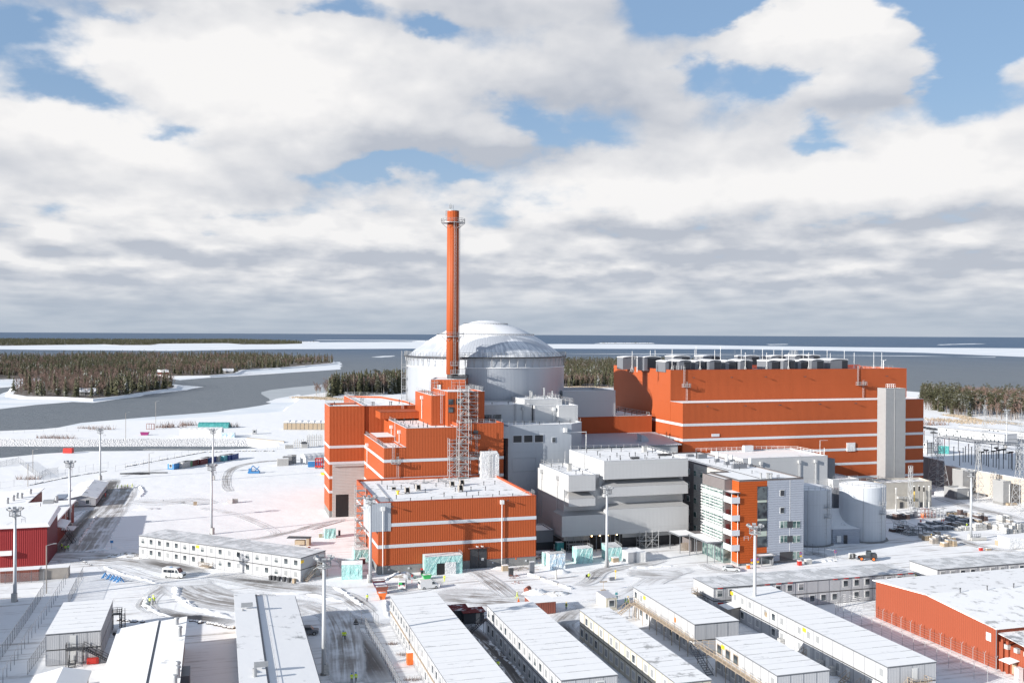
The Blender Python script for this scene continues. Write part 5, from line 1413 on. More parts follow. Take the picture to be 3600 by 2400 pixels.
# ------------------------------------------------------------------ tanks
for (X,Y),zt,lb in (((104.34,283.14 + 6.7),16.0,'grey steel storage tank with a snowy lid, standing clear behind the yard'),((86.4,277.4 + 6.6),16.1,'grey steel storage tank half hidden by the office building')):
    t = place('storage_tank',lb,'tank',X,Y,0,'two steel storage tanks')
    m = MB(); m.sm = True; m.lathe([(6.6,.35),(6.6,zt)],72,cap=False); part('tank_wall',m,'tank',t)
    m = MB(); m.lathe([(7.4,0),(7.4,.3),(6.5,.36)],12,cap=False); part('footing',m,'concrete',t)
    m = MB(); m.sm = True; m.lathe([(6.62,zt),(6.4,zt + .12),(3,zt + .75),(.02,zt + 1.0)],64,cap=False); part('lid',m,'snow',t)
    m = MB(); m.rail([(6.55 * math.cos(R(a)),6.55 * math.sin(R(a)),zt) for a in range(0,360,15)],1.15,1.7,.045,close=True); part('railing',m,'steel',t)
    m = MB(); ca,sa = math.cos(R(-52)),math.sin(R(-52)); x,y = 6.85 * ca,6.85 * sa
    m.ladder(x,y,8.8,zt + 1,'x',.55); m.ladder(x - .9,y - .2,.4,8.4,'x',.55)
    for z in (8.2,11.0): m.box(x - 1.4,x + .5,y - 1.0,y + .2,z,z + .1); m.rail([(x - 1.4,y - 1,z),(x + .5,y - 1,z)],1.1,.9,.045)
    part('ladder',m,'steel',t)
    m = MB(); m.bar((-6.62 * .3,-6.35,.4),(-6.62 * .3,-6.35,zt),.05); part('conduit',m,'steel',t)
t = place('tank_link_house','low grey house with a curved snowy roof wedged between the two tanks','house',95.3,283)
OFF[t.name] = (0,0,0)
m = MB(); m.prism([(-2.4,-1.2),(5.8,-.2),(3.0,9),(-4,9)],0,4.2); part('wall',m,'boarded_silver',t)
m = MB()
for i in range(6):
    f,g = i / 6,(i + 1) / 6; z = lambda q: 4.25 + 4.4 * q ** 2
    m.q([(-2.6 - 1.6 * f,-1.3 + 10 * f,z(f)),(5.9 - 2.8 * f,-.3 + 9 * f,z(f)),(5.9 - 2.8 * g,-.3 + 9 * g,z(g)),(-2.6 - 1.6 * g,-1.3 + 10 * g,z(g))])
part('roof',m,'snow',t)
m = MB(); m.box(1.0,2.0,-1.0,-.6,.1,2.5); part('door',m,'charcoal',t); m = MB(); m.box(-1.2,0,-1.5,-1.05,.6,2.4); part('wall_unit',m,'whitepaint',t)
t = place('tall_tank_mast','narrow dark shed with a railed top between the tanks','shed',101.5,297)
OFF[t.name] = (0,0,0)
m = MB(); m.box(-3.4,-.4,0,3,0,13.4); part('wall',m,'unit_grey',t); m = MB(); m.rail([(-3.4,0,13.4),(-.2,0,13.4),(-.2,3,13.4)],1.4,.8,.06); part('railing',m,'steel',t)

# ------------------------------------------------------------------ stacked site-cabin rows
_f = MB(); _f.box(-.72,.72,-.045,.03,-.82,.82); WF = _f.mesh('window','frame')
_f = MB(); _f.box(-.56,.56,-.06,-.04,-.64,.64); WP = {k: _f.mesh('pane',k) for k in ('glass','blind','panel','greenglass')}
_f = MB(); _f.box(-.46,.46,-.06,-.04,-.56,-.1); _g = MB()
_f = MB(); _f.k = 0; _f.box(-.56,.56,-.06,-.04,-.05,.64); _f.k = 1; _f.box(-.56,.56,-.058,-.04,-.64,-.06); WP['half'] = _f.mesh('pane',('blind','glass'))
_f = MB(); _f.box(-.5,.5,-.05,.03,-1.05,1.05); DRM = _f.mesh('door','frame')
_f = MB(); _f.box(-.55,.55,-.05,.02,-.35,.35); SGM = _f.mesh('yellow_sign','yellow')
_f = MB(); _f.box(-.85,.85,-.05,.03,-.85,.85); WF2 = _f.mesh('window','rail')
_f = MB(); _f.box(-.7,.7,-.07,-.04,-.7,.7); WP2 = _f.mesh('pane','glass')
rm = random.Random(21)
PAL['jointgrey'] = flat('grey_roof_joint',(.52,.53,.54),.8)

def cab_window(t,x,y,z,rz,kind):
    w = inst('window',WF,t,(x,y,z),rz); OFF[w.name] = (0,0,0)
    inst('pane',WP[kind],w,(0,0,0))

def cabins(t,x0,x1,y0,y1,h,axis,n,wins,wall='panel',roof='unitsnow',storeys=2,doors=(),signs=(),skip=(),mix=('glass','blind','half','half','blind'),dens=.9,zbase=0.0,seg=1.0,edge='unit_grey'):
    """storeys of joined cabin units: walls with unit joints, thin snowy roof with joints showing, windows with panes"""
    sh = (h - .25) / storeys
    for s in range(storeys):
        z0 = zbase + .12 + s * (sh + .02); z1 = z0 + sh - .2
        m = MB(); m.box(x0,x1,y0,y1,z0,z1); part('wall',m,wall,t)
        m = MB(); m.box(x0 + .03,x1 - .03,y0 + .03,y1 - .03,z1,z1 + .2); part('storey_joint',m,'seam',t)
        m = MB()
        for i in range(n + 1):
            if axis == 'y':
                y = y0 + (y1 - y0) * i / n
                for x in (x0,x1): m.box(x - .025,x + .025,max(y0 - .02,y - .04),min(y1 + .02,y + .04),z0,z1)
            else:
                x = x0 + (x1 - x0) * i / n
                for y in (y0,y1): m.box(max(x0 - .02,x - .04),min(x1 + .02,x + .04),y - .025,y + .025,z0,z1)
        if axis == 'y':
            for i in (1,2,3): m.box(x0 + (x1 - x0) * i / 4 - .03,x0 + (x1 - x0) * i / 4 + .03,y0 - .025,y1 + .025,z0,z1)
        part('unit_joints',m,edge,t)
    zt = zbase + h
    m = MB(); m.box(x0 - .12,x1 + .12,y0 - .12,y1 + .12,zt - .2,zt - .06); part('roof_edge',m,edge,t)
    m = MB(); m.q([(x0 - .1,y0 - .1,zt - .04),(x1 + .1,y0 - .1,zt - .04),(x1 + .1,y1 + .1,zt - .04),(x0 - .1,y1 + .1,zt - .04)]); part('roof',m,roof,t)
    m = MB()
    for i in range(1,n):
        for k in range(3):
            if rm.random() < .42 * seg:
                a = rm.uniform(0,.8); b = min(1,a + rm.uniform(.15,.6))
                if axis == 'y': y = y0 + (y1 - y0) * i / n; m.box(x0 + (x1 - x0) * a,x0 + (x1 - x0) * b,y - .015,y + .03 + rm.uniform(0,.03),zt - .05,zt - .02)
                else: x = x0 + (x1 - x0) * i / n; m.box(x - .03,x + .03,y0 + (y1 - y0) * a,y0 + (y1 - y0) * b,zt - .05,zt - .02)
    if m.v: tag(part('roof_joints',m,'seam',t),None,None,None,'stuff')
    m = MB()
    for i in range(1,n):
        if axis == 'y': y = y0 + (y1 - y0) * i / n; m.box(x0,x1,y - .05,y + .05,zt - .06,zt - .033)
        else: x = x0 + (x1 - x0) * i / n; m.box(x - .05,x + .05,y0,y1,zt - .06,zt - .033)
    part('roof_lines',m,'jointgrey',t)
    for face in wins:
        for s in range(storeys):
            zc = zbase + .12 + s * (sh + .02) + sh * .54
            for i in range(n):
                if (face,s,i) in skip: continue
                f = (i + .5) / n
                if face == 'W': pos = (x0 - .01,y0 + (y1 - y0) * f,zc,-R(90))
                elif face == 'S': pos = (x0 + (x1 - x0) * f,y0 - .01,zc,0)
                if (face,s,i) in doors: inst('door',DRM,t,(pos[0],pos[1],zc - .35),pos[3])
                elif rm.random() < dens: cab_window(t,pos[0],pos[1],pos[2],pos[3],rm.choice(mix))
    for face,s,i in signs:
        zc = zbase + .12 + s * (sh + .02) + sh * .72; f = (i + .95) / n
        if face == 'W': inst('yellow_sign',SGM,t,(x0 - .02,y0 + (y1 - y0) * f,zc),-R(90))
        else: inst('yellow_sign',SGM,t,(x0 + (x1 - x0) * f,y0 - .02,zc),0)

def steps(t,top,bot,w=1.1,mat='rail',name='stairs'):
    """an outside stair from a landing down to the ground; top and bot are (x, y, z)"""
    m = MB(); a = Vector(top); b = Vector(bot); d = b - a; hd = Vector((d.x,d.y,0)).normalized(); nn = Vector((-hd.y,hd.x,0)) * (w / 2)
    n = max(3,int(abs(d.z) / .22))
    for sg in (-1,1):
        m.bar(a + nn * sg,b + nn * sg,.09)
        m.bar(a + nn * sg + Vector((0,0,1)),b + nn * sg + Vector((0,0,1)),.05)
        for k in range(0,n + 1,3): p = a.lerp(b,k / n) + nn * sg; m.bar(p,p + Vector((0,0,1)),.045)
    for k in range(n): p = a.lerp(b,(k + .5) / n); m.hull8([tuple(p + nn - hd * .13),tuple(p - nn - hd * .13),tuple(p - nn + hd * .13),tuple(p + nn + hd * .13)],[tuple(p + nn - hd * .13 + Vector((0,0,.05))),tuple(p - nn - hd * .13 + Vector((0,0,.05))),tuple(p - nn + hd * .13 + Vector((0,0,.05))),tuple(p + nn + hd * .13 + Vector((0,0,.05)))])
    return part(name,m,mat,t)

def landing(t,x0,x1,y0,y1,z,mat='rail',open_side=None):
    m = MB(); m.box(x0,x1,y0,y1,z - .1,z)
    E = {'W': ((x0,y0,z),(x0,y1,z)),'S': ((x0,y0,z),(x1,y0,z)),'E': ((x1,y0,z),(x1,y1,z)),'N': ((x0,y1,z),(x1,y1,z))}
    for k,(a,b) in E.items():
        if k not in (open_side or ''): m.rail([a,b],1.05,1.0,.04)
    for x in (x0 + .05,x1 - .05):
        for y in (y0 + .05,y1 - .05): m.bar((x,y,0),(x,y,z),.06)
    return part('landing',m,mat,t)

GRP = 'rows of stacked white site cabins'
t = site('cabin_row','two-storey white cabin row beside the fenced icy road, with a rusty ledge between its storeys','cabin row',34.1,138.0,GRP)
cabins(t,34.1,43.7,139.0,199.4,6.2,'y',21,'W',dens=.95,mix=('glass','blind','blind','half'),doors=(('W',0,5),),skip=tuple(('W',0,i) for i in (11,)))
m = MB(); m.box(33.9,34.15,139,199,2.9,3.12); part('rusty_ledge',m,'rail',t)
t = site('cabin_row','two-storey cabin row with a small entrance roof over the dark wet lane','cabin row',51.5,143.4,GRP)
cabins(t,51.5,60.9,143.4,187.5,6.2,'y',15,'W',dens=1.0,mix=('glass','blind','half'),skip=(('W',0,0),))
for x in (54,58): cab_window(t,x,143.38,4.6,0,'blind')
m = MB(); m.hull8([(49.4,145.2,2.75),(51.5,145.2,2.95),(51.5,149.2,2.95),(49.4,149.2,2.75)],[(49.4,145.2,2.85),(51.5,145.2,3.05),(51.5,149.2,3.05),(49.4,149.2,2.85)]); po = part('porch_roof',m,'unitsnow',t)
steps(t,(51.3,188.6,2.9),(47.6,188.6,0),1.3,'charcoal'); landing(t,51.3,53.0,187.6,189.4,2.9,'charcoal','WS')
t = site('cabin_row','cream two-storey cabin row with shuttered windows, its lower storey in shade','cabin row',68.5,138.0,GRP)
cabins(t,68.5,74.6,138.0,180.2,5.9,'y',17,'W',wall='cream',roof='roofsnow',dens=.95,mix=('blind','glass','panel'),seg=1.6)
t = site('cabin_row','short upper cabin row with blank doors along a brown timber gallery, beside the grey-roofed row','cabin row',85.4,164.4,GRP)
cabins(t,85.4,94.6,164.4,192.6,6.2,'y',10,'W',dens=1,mix=('blind','glass'),doors=tuple(('W',1,i) for i in (0,1,3,5,7)),skip=tuple(('W',1,i) for i in (2,4,6)),signs=(('W',1,7),),seg=.8)
m = MB(); m.box(84.2,85.35,164.6,189.5,3.0,3.12); w = part('walkway',m,'rail',t)
m = MB(); m.rail([(84.2,164.6,3.1),(84.2,189.5,3.1)],1.1,1.6,.055)
for i in range(8): y = 165 + 3.4 * i; m.bar((84.3,y,0),(84.3,y,3),.08)
part('timber_railing',m,'rail',w)
steps(t,(84.0,190.6,3.0),(79.9,190.6,0),1.3,'rail'); landing(t,84.0,85.3,189.6,191.6,3.05,'rail','WS')
m = MB(); m.box(85.34,85.39,172.2,172.9,4.2,5.1); part('red_hydrant_box',m,'orangepaint',t)
t = site('cabin_row','two-storey cabin row with large brown-framed windows above a timber gallery','cabin row',85.2,136.0,GRP)
cabins(t,85.2,94.8,136.0,156.0,6.2,'y',8,'W',dens=1,mix=('blind',),doors=tuple(('W',1,i) for i in (1,2,3,4)),skip=tuple(('W',1,i) for i in (5,6,7)),signs=(('W',1,6),))
for v in (154.6,151.6,148.9):
    w = inst('window',WF2,t,(85.19,v,4.5),-R(90)); OFF[w.name] = (0,0,0); inst('pane',WP2,w,(0,0,0))
m = MB(); m.box(84.1,85.15,136,162.5,3.0,3.12); w = part('walkway',m,'rail',t)
m = MB(); m.rail([(84.1,136,3.1),(84.1,162.5,3.1)],1.1,1.6,.055); m.rail([(85.2,156.3,3.1),(89,156.3,3.1),(89,158.5,3.1),(85.2,161,3.1)],1.1,1.2,.05)
for i in range(8): y = 137 + 3.4 * i; m.bar((84.2,y,0),(84.2,y,3),.08)
part('timber_railing',m,'rail',w)
steps(t,(83.4,161.5,3.0),(83.4,154.5,0),1.2,'unit_grey')
t = site('cabin_row','longest two-storey white cabin row, running beside the barbed wire fence','cabin row',105.0,134.8,GRP)
cabins(t,105.0,114.5,134.8,185.4,6.1,'y',17,'W',dens=.9,mix=('blind','panel','glass','blind'),doors=(('W',0,7),('W',0,3),('W',0,5),('W',0,9)),signs=(('W',1,16),('W',1,7)))
inst('door',DRM,t,(110.3,134.78,4.3)); landing(t,108.8,112.2,133.0,134.7,3.0,'rail','N'); steps(t,(108.6,133.8,3.0),(105.2,133.8,0.2),1.1)
m = MB(); m.hull8([(101.9,181.5,2.9),(105,181.5,3.3),(105,185.2,3.3),(101.9,185.2,2.9)],[(101.9,181.5,3.0),(105,181.5,3.4),(105,185.2,3.4),(101.9,185.2,3.0)]); part('porch_roof',m,'snow',t)
m = MB(); m.box(103.0,104.9,181.9,184.9,.1,2.9); part('porch',m,'greywood',t)
for v in (165,152,148.5): m = MB(); m.box(104.0,104.9,v,v + 1.1,0,1.5); part('wall_unit',m,'stone',t)
for v in (158,145,141): steps(t,(104.8,v,1.0),(103.2,v,0),1.0)
m = MB(); m.box(104.93,105.0,171.3,172.2,3.9,4.9); part('yellow_poster',m,'wood',t)
t = site('cabin_row','frosted grey-roofed cabin row running crosswise behind the other rows','cabin row',102.5,188.7,GRP)
cabins(t,102.5,154.3,188.7,198.1,5.7,'x',18,'S',roof='greyroof',dens=.93,mix=('glass','half','glass'),seg=1.8,skip=tuple(('S',1,i) for i in (8,9)) + (('S',0,0),('S',0,3)))
inst('door',DRM,t,(102.48,194.5,4.0),-R(90)); landing(t,101.0,102.4,193.5,196,2.9,'rail','ES'); steps(t,(101.7,193.4,2.9),(101.9,189.2,.2),1.2,'unit_grey')
for i in (0,4,5,6,10,11,12,16,17): m = MB(); m.box(103.4 + 2.88 * i,104.6 + 2.88 * i,188.5,188.62,5.42,5.58); part('red_marking',m,'redpaint',t)
m = MB(); m.box(103.5,104.8,188.62,188.69,2.1,2.35); part('red_number_sign',m,'redpaint',t)
landing(t,154.4,157.6,189.4,192.0,3.0,'charcoal','W')
t = site('cabin_row','grey-roofed cabin row behind the low red hall, with a plain white end wall','cabin row',161.2,189.5,GRP)
cabins(t,161.2,204.2,189.5,199.1,5.7,'x',15,'S',roof='greyroof',dens=.95,mix=('glass','half'),seg=1.6)
inst('door',DRM,t,(161.18,195,4.3),-R(90))
# the row beside the van, turned away from the grid
LX,LY = at('Z5',957,1190)
t = place('cabin_row','long white cabin row with yellow signs standing alone beside the parked minibus','cabin row',LX,LY,R(-27.4),GRP)
cabins(t,0,55.0,0,9.4,5.9,'x',18,'S',roof='greyroof',dens=.97,mix=('glass','glass','half','blind'),signs=(('S',1,6),),doors=(('S',0,8),),seg=.5)
inst('yellow_sign',SGM,t,(55.03,.5,4.8),R(90)); inst('door',DRM,t,(55.02,6.4,4.1),R(90)); landing(t,55.1,57.2,5.2,7.6,3.0,'rail','WS'); steps(t,(56.2,5.1,3.0),(55.9,.4,0),1.2,'rail')
m = MB(); m.box(23.2,26.5,-1.6,-.2,.5,.6); m.rail([(23.2,-.2,.6),(23.2,-1.6,.6),(26.5,-1.6,.6),(26.5,-.2,.6)],1.0,1.2,.05); part('porch',m,'rail',t)
# stacked cabin with the outside stair, lower left
t = site('stacked_cabins','two-storey block of four cabins with a dark outside stair and a white upper door','cabin block',-29.5,191.6)
cabins(t,-29.5,-20.4,191.6,213.2,5.9,'y',8,'',wall='panel',roof='snow',seg=1.0)
for z in (4.25,1.4): inst('door',DRM,t,(-25.0,191.57,z))
landing(t,-26.0,-23.2,189.9,191.5,3.1,'charcoal','NE'); steps(t,(-23.1,190.7,3.1),(-18.4,190.7,0),1.2,'charcoal'); steps(t,(-25.0,191.3,.9),(-25.0,189.6,0),1.1,'charcoal')
landing(t,-20.3,-18.6,211.5,213,3.1,'charcoal','W'); steps(t,(-18.5,212.2,3.1),(-18.0,207.5,.2),1.0,'charcoal')
m = MB(); m.box(-22.6,-20.6,190.6,191.3,0.1,1.1); part('red_boxes',m,'redpaint',t)

# ------------------------------------------------------------------ halls and houses
t = site('low_red_hall','broad rust-red hall with a shallow snowy gable roof behind the barbed wire fence','hall',134.9,143.4)
m = MB(); gb = [(143.4,0),(177.2,0),(177.2,7.6),(161.2,8.75),(143.4,7.25)]
m.q([(134.9,143.4,0),(190,143.4,0),(190,143.4,7.25),(134.9,143.4,7.25)]); m.q([(134.9,y,z) for y,z in reversed(gb)]); m.q([(190,y,z) for y,z in gb]); m.q([(190,177.2,0),(134.9,177.2,0),(134.9,177.2,7.6),(190,177.2,7.6)])
PAL['rustclad'] = cladding('rust_red_cladding',(.31,.078,.040),.55,dirt=.08,depth=.03,panel=200)
part('wall',m,'rustclad',t)
m = MB()
for a,b in (((142.9,7.3),(161.2,8.85)),((161.2,8.85),(177.7,7.7))): m.hull8([(134.4,a[0],a[1]),(190.4,a[0],a[1]),(190.4,b[0],b[1]),(134.4,b[0],b[1])],[(134.4,a[0],a[1] + .22),(190.4,a[0],a[1] + .22),(190.4,b[0],b[1] + .22),(134.4,b[0],b[1] + .22)])
part('roof',m,'roofsnow',t)
m = MB(); m.box(134.8,134.84,144.6,145.8,4.6,6.1); part('white_panel',m,'frame',t)
m = MB(); m.bar((134.7,143.2,0),(134.7,143.2,7.2),.09,6); part('downpipe',m,'unit_grey',t)
pipes(t,[(142 + 6.6 * i,160.5) for i in range(7)],8.95,.9)
m = MB(); m.box(135.4,160,131.5,143.35,0,5.0); an = part('annex_wall',m,'rustclad',t,'lower red annex with ventilation hoods')
m = MB(); m.hull8([(135.2,131.3,5.2),(160,131.3,5.2),(160,143.36,6.4),(135.2,143.36,6.4)],[(135.2,131.3,5.35),(160,131.3,5.35),(160,143.36,6.55),(135.2,143.36,6.55)]); part('annex_roof',m,'thinsnow',t)
for i in range(4): m = MB(); m.box(134.7,135.4,140.6 - 2.2 * i,141.4 - 2.2 * i,4.4,5.2); part('vent_hood',m,'stone',t)
for v in (142.2,141.0): m = MB(); m.bar((135.1,v,0),(135.1,v,5.8),.28,8); part('duct',m,'rustclad',t)
m = MB(); m.hull8([(133.2,138.5,2.6),(135.35,138.5,2.9),(135.35,141,2.9),(133.2,141,2.6)],[(133.2,138.5,2.7),(135.35,138.5,3.0),(135.35,141,3.0),(133.2,141,2.7)]); part('door_hood',m,'snow',t)
m = MB(); m.box(135.3,135.38,139.2,140.2,.2,2.3); part('door',m,'wood',t)
m = MB(); m.box(-.55,.55,-.45,.45,0,2.3); m.box(-.6,.6,-.5,.5,2.3,2.4); solo('white_locker',m,'whitepaint','tall white cabinet on the ground by the door of the red hall annex','cabinet',*uv(133.9,137.2),TH)

t = site('dark_red_hall','tall dark red hall with thick snow on its roof and shade-darkened side cladding','hall',-42.0,275.3)
FL,FR = (-66.0,275.3),(-42.1,275.3)
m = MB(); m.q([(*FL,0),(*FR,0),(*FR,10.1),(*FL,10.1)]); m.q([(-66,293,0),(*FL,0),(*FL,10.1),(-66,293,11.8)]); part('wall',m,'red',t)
m = MB(); m.q([(*FR,0),(-42.1,292.3,0),(-42.1,292.3,11.7),(*FR,10.1)]); m.q([(-42.1,292.3,0),(-66,293,0),(-66,293,11.8),(-42.1,292.3,11.7)]); part('side_wall',m,'shaded_red',t)
m = MB(); m.hull8([(-66.4,274.7,10.0),(-41.4,274.7,10.0),(-41.2,292.8,11.6),(-66.4,293.4,11.9)],[(-66.4,274.9,10.9),(-41.9,274.9,10.9),(-41.9,292.6,12.4),(-66.4,293.2,12.6)]); part('roof_snow',m,'snow',t)
m = MB(); m.box(-54.0,-50.2,274.4,275.25,3.2,4.3); part('porch_roof',m,'snow',t)
a2 = onu('R3',690,232,-43.6); b2 = onu('R3',445,478,-43.6)
t = site('red_boarded_hall','dark red building with a long snowy lean-to roof behind the tall red hall','building',-44,295)
ua,ub = guv('R3',440,480,9.2),guv('R3',690,232,9.2); uc,ud = guv('R3',250,240,7.2),guv('R3',45,490,7.2)
m = MB(); m.prism([(-62,296),(-43.6,296),(-43.6,336.0),(-62,336.0)],0,6.4); m.q([(-43.6,296,6.4),(-43.6,336,6.4),(-43.6,336,6.6),(-43.6,296,7.0)]); part('wall',m,'redwood',t)
m = MB(); m.hull8([(-62.4,295.4,6.5),(-43.0,295.4,7.0),(-43.0,336.6,6.6),(-62.4,336.6,6.0)],[(-62.4,295.4,6.9),(-43.0,295.4,7.4),(-43.0,336.6,7.0),(-62.4,336.6,6.4)]); part('roof',m,'snow',t)
for v in (318,322,326,330): w = inst('window',WF,t,(-43.59,v,5.2),R(90),(1,1,1.2)); OFF[w.name] = (0,0,0); inst('pane',WP['blind'],w,(0,0,0))
m = MB(); m.box(-50.5,-47.5,322,325,8.3,9.2); m.cyl(-46.8,323,8.4,10.4,.5,10); part('roof_vent',m,'steel',t)
m = MB(); m.hull8([(-43.5,297,5.9),(-40.8,297,5.2),(-40.8,308,5.2),(-43.5,308,5.9)],[(-43.5,297,6.2),(-40.8,297,5.5),(-40.8,308,5.5),(-43.5,308,6.2)]); part('side_canopy',m,'snow',t)
m = MB(); m.hull8([(-43.5,309,2.6),(-40.2,309,2.3),(-40.2,315,2.3),(-43.5,315,2.6)],[(-43.5,309,2.8),(-40.2,309,2.5),(-40.2,315,2.5),(-43.5,315,2.8)]); part('stair_roof',m,'snow',t)
steps(t,(-42,306,3.0),(-39.0,302,0),1.2,'charcoal')
m = MB(); m.cyl(-47.3,297.5,8.5,12.6,.18,8); part('flue',m,'whitepaint',t)
t = site('pale_gabled_house','white prefabricated house with a shallow snowy gable and a row of dark side windows','house',-49.8,364.2)
m = MB(); gz = [(-50,2.8),(-44.9,3.9),(-40.4,2.8)]
m.prism([(-50,364.2),(-40.4,364.2),(-40.4,400.5),(-50,400.5)],.3,2.8); m.q([(-50,364.2,2.8),(-40.4,364.2,2.8),(-44.9,364.2,3.9)]); part('wall',m,'panel',t)
m = MB(); m.hull8([(-50.5,363.6,2.75),(-44.9,363.6,3.95),(-44.9,401,3.95),(-50.5,401,2.75)],[(-50.5,363.6,2.95),(-44.9,363.6,4.15),(-44.9,401,4.15),(-50.5,401,2.95)]); m.hull8([(-44.9,363.6,3.95),(-39.9,363.6,2.75),(-39.9,401,2.75),(-44.9,401,3.95)],[(-44.9,363.6,4.15),(-39.9,363.6,2.95),(-39.9,401,2.95),(-44.9,401,4.15)]); part('roof',m,'roofsnow',t)
for i in range(9): w = inst('window',WF,t,(-40.38,367 + 3.7 * i,1.75),R(90)); OFF[w.name] = (0,0,0); inst('pane',WP['glass'],w,(0,0,0))
w = inst('window',WF,t,(-43.0,364.18,1.7)); OFF[w.name] = (0,0,0); inst('pane',WP['glass'],w,(0,0,0)); steps(t,(-46,363.4,.9),(-47.8,363.2,0),1,'wood'); m = MB(); m.box(-44.9,-44.3,378,378.6,4.1,5.0); part('flue',m,'whitepaint',t)
t = site('side_cabin','low white cabin with a snowy roof squeezed between the gabled house and the red building','cabin',-53.5,366)
m = MB(); m.box(-53.5,-50.8,366,385,.2,2.9); part('wall',m,'panel',t); m = MB(); m.box(-53.8,-50.6,365.6,385.4,2.9,3.1); part('roof',m,'snow',t)
t = site('snowy_equipment_house','low building with a row of roof flues at the picture edge behind the red halls','building',-66,340)
m = MB(); m.box(-74,-58.5,338,372,0,4.6); part('wall',m,'redwood',t); m = MB(); m.hull8([(-74,337.5,4.6),(-57.8,337.5,5.6),(-57.8,372.5,5.6),(-74,372.5,4.6)],[(-74,337.5,4.9),(-57.8,337.5,5.9),(-57.8,372.5,5.9),(-74,372.5,4.9)]); part('roof',m,'snow',t)
for u,v in ((-64,343),(-63.2,348),(-63,353),(-61.5,352),(-60.2,360)): m = MB(); m.cyl(u,v,5.2,7.0,.45,10); m.cyl(u,v,7.0,7.4,.6,10,.5); part('flue',m,'steel',t)

# low service buildings at the bottom edge
t = site('low_gabled_building','low building with two snowy roof slopes parted by a dark strip, beside the stacked cabins','building',-17.6,143)
m = MB(); m.prism([(-17.4,140),(-5.9,140),(-5.9,195),(-17.4,195)],0,4.4); part('wall',m,'greywood',t)
m = MB(); m.hull8([(-17.8,139,4.5),(-10.6,139,5.5),(-10.6,195.4,5.5),(-17.8,195.4,4.5)],[(-17.8,139,4.75),(-10.6,139,5.8),(-10.6,195.4,5.8),(-17.8,195.4,4.75)]); part('roof',m,'snow',t)
m = MB(); m.hull8([(-10.2,139,5.4),(-5.5,139,5.9),(-5.5,195.4,5.9),(-10.2,195.4,5.4)],[(-10.2,139,5.65),(-5.5,139,6.15),(-5.5,195.4,6.15),(-10.2,195.4,5.65)]); part('roof',m,'snow',t)
m = MB(); m.box(-10.58,-10.22,139,195.4,5.2,5.62); part('roof_strip',m,'unit_grey',t)
for u,v,h in ((-7.2,191,1.2),(-6.4,183,1.8),(-6.0,164,1.6),(-5.9,161,1.9),(-6.2,158,1.5)): m = MB(); m.cyl(u,v,5.8,5.8 + h,.34,12); m.cyl(u,v,5.8 + h,6.1 + h,.5,12,.38); part('flue',m,'steel',t)
m = MB(); m.box(-5.8,-4.3,166,171,0,4.6); part('side_wall',m,'unit_grey',t)
t = site('white_roofed_building','wide low building, white roof with a dark ridge strip, beside the floodlight mast','building',3.3,143)
m = MB(); m.prism([(3.6,140),(15,140),(15,207.4),(3.6,207.4)],0,4.9); part('wall',m,'rail',t)
m = MB(); m.hull8([(3.2,139,6.45),(7.4,139,6.25),(7.4,208,6.25),(3.2,208,6.45)],[(3.2,139,6.65),(7.4,139,6.45),(7.4,208,6.45),(3.2,208,6.65)]); part('roof',m,'snow',t)
m = MB(); m.q([(3.6,207.4,4.9),(3.6,140,4.9),(3.6,140,6.5),(3.6,207.4,6.5)]); m.q([(15,207.4,4.9),(3.6,207.4,4.9),(3.6,207.4,6.5),(7.4,207.4,6.2)]); part('upper_wall',m,'rustclad',t)
m = MB(); m.hull8([(7.8,139,5.8),(15.4,139,5.3),(15.4,208,5.3),(7.8,208,5.8)],[(7.8,139,6.0),(15.4,139,5.5),(15.4,208,5.5),(7.8,208,6.0)]); part('roof',m,'snow',t)
m = MB(); m.box(7.42,7.78,139,208,5.6,6.15); m.box(15.4,15.6,139,208,5.0,5.2); part('roof_strip',m,'unit_grey',t)
m = MB(); m.rail([(8.3,207,6.15),(11.5,207,5.8)],.3,1,.04)
for v in range(142,207,4): m.bar((9.1,v,6.1),(9.1,v + 4,6.1),.03)
part('roof_guard',m,'steel',t)
for u,v in ((4.4,196),(5.6,160)): m = MB(); m.box(u,u + 2.2,v,v + .7,6.9,7.6); m.bar((u + .3,v,6.4),(u + .3,v - 1.5,6.6),.2,8); part('roof_unit',m,'steel',t)
m = MB(); m.cyl(5.6,157,6.4,7.8,.35,10); part('flue',m,'steel',t)
t = site('low_link_roof','low snow-covered link roof between the two low buildings at the bottom edge','link building',-4.2,150)
m = MB(); m.box(-4.2,3.5,145,158.5,0,3.0); part('wall',m,'greywood',t); m = MB(); m.hull8([(-4.3,144,3.2),(3.55,144,3.2),(3.55,159,3.9),(-4.3,159,3.9)],[(-4.3,144,3.4),(3.55,144,3.4),(3.55,159,4.1),(-4.3,159,4.1)]); part('roof',m,'roofsnow',t)
t = site('snowy_shed','snow-covered shed roof at the bottom corner beside the wire fence','shed',-28.9,160)
m = MB(); m.box(-28.6,-20.8,160,178,0,2.6); part('wall',m,'greywood',t); m = MB(); m.hull8([(-29.2,159.5,2.6),(-24.8,159.5,3.6),(-24.8,178.6,3.6),(-29.2,178.6,2.6)],[(-29.2,159.5,2.8),(-24.8,159.5,3.8),(-24.8,178.6,3.8),(-29.2,178.6,2.8)]); m.hull8([(-24.8,159.5,3.6),(-20.4,159.5,2.6),(-20.4,178.6,2.6),(-24.8,178.6,3.6)],[(-24.8,159.5,3.8),(-20.4,159.5,2.8),(-20.4,178.6,2.8),(-24.8,178.6,3.8)]); part('roof',m,'snow',t)
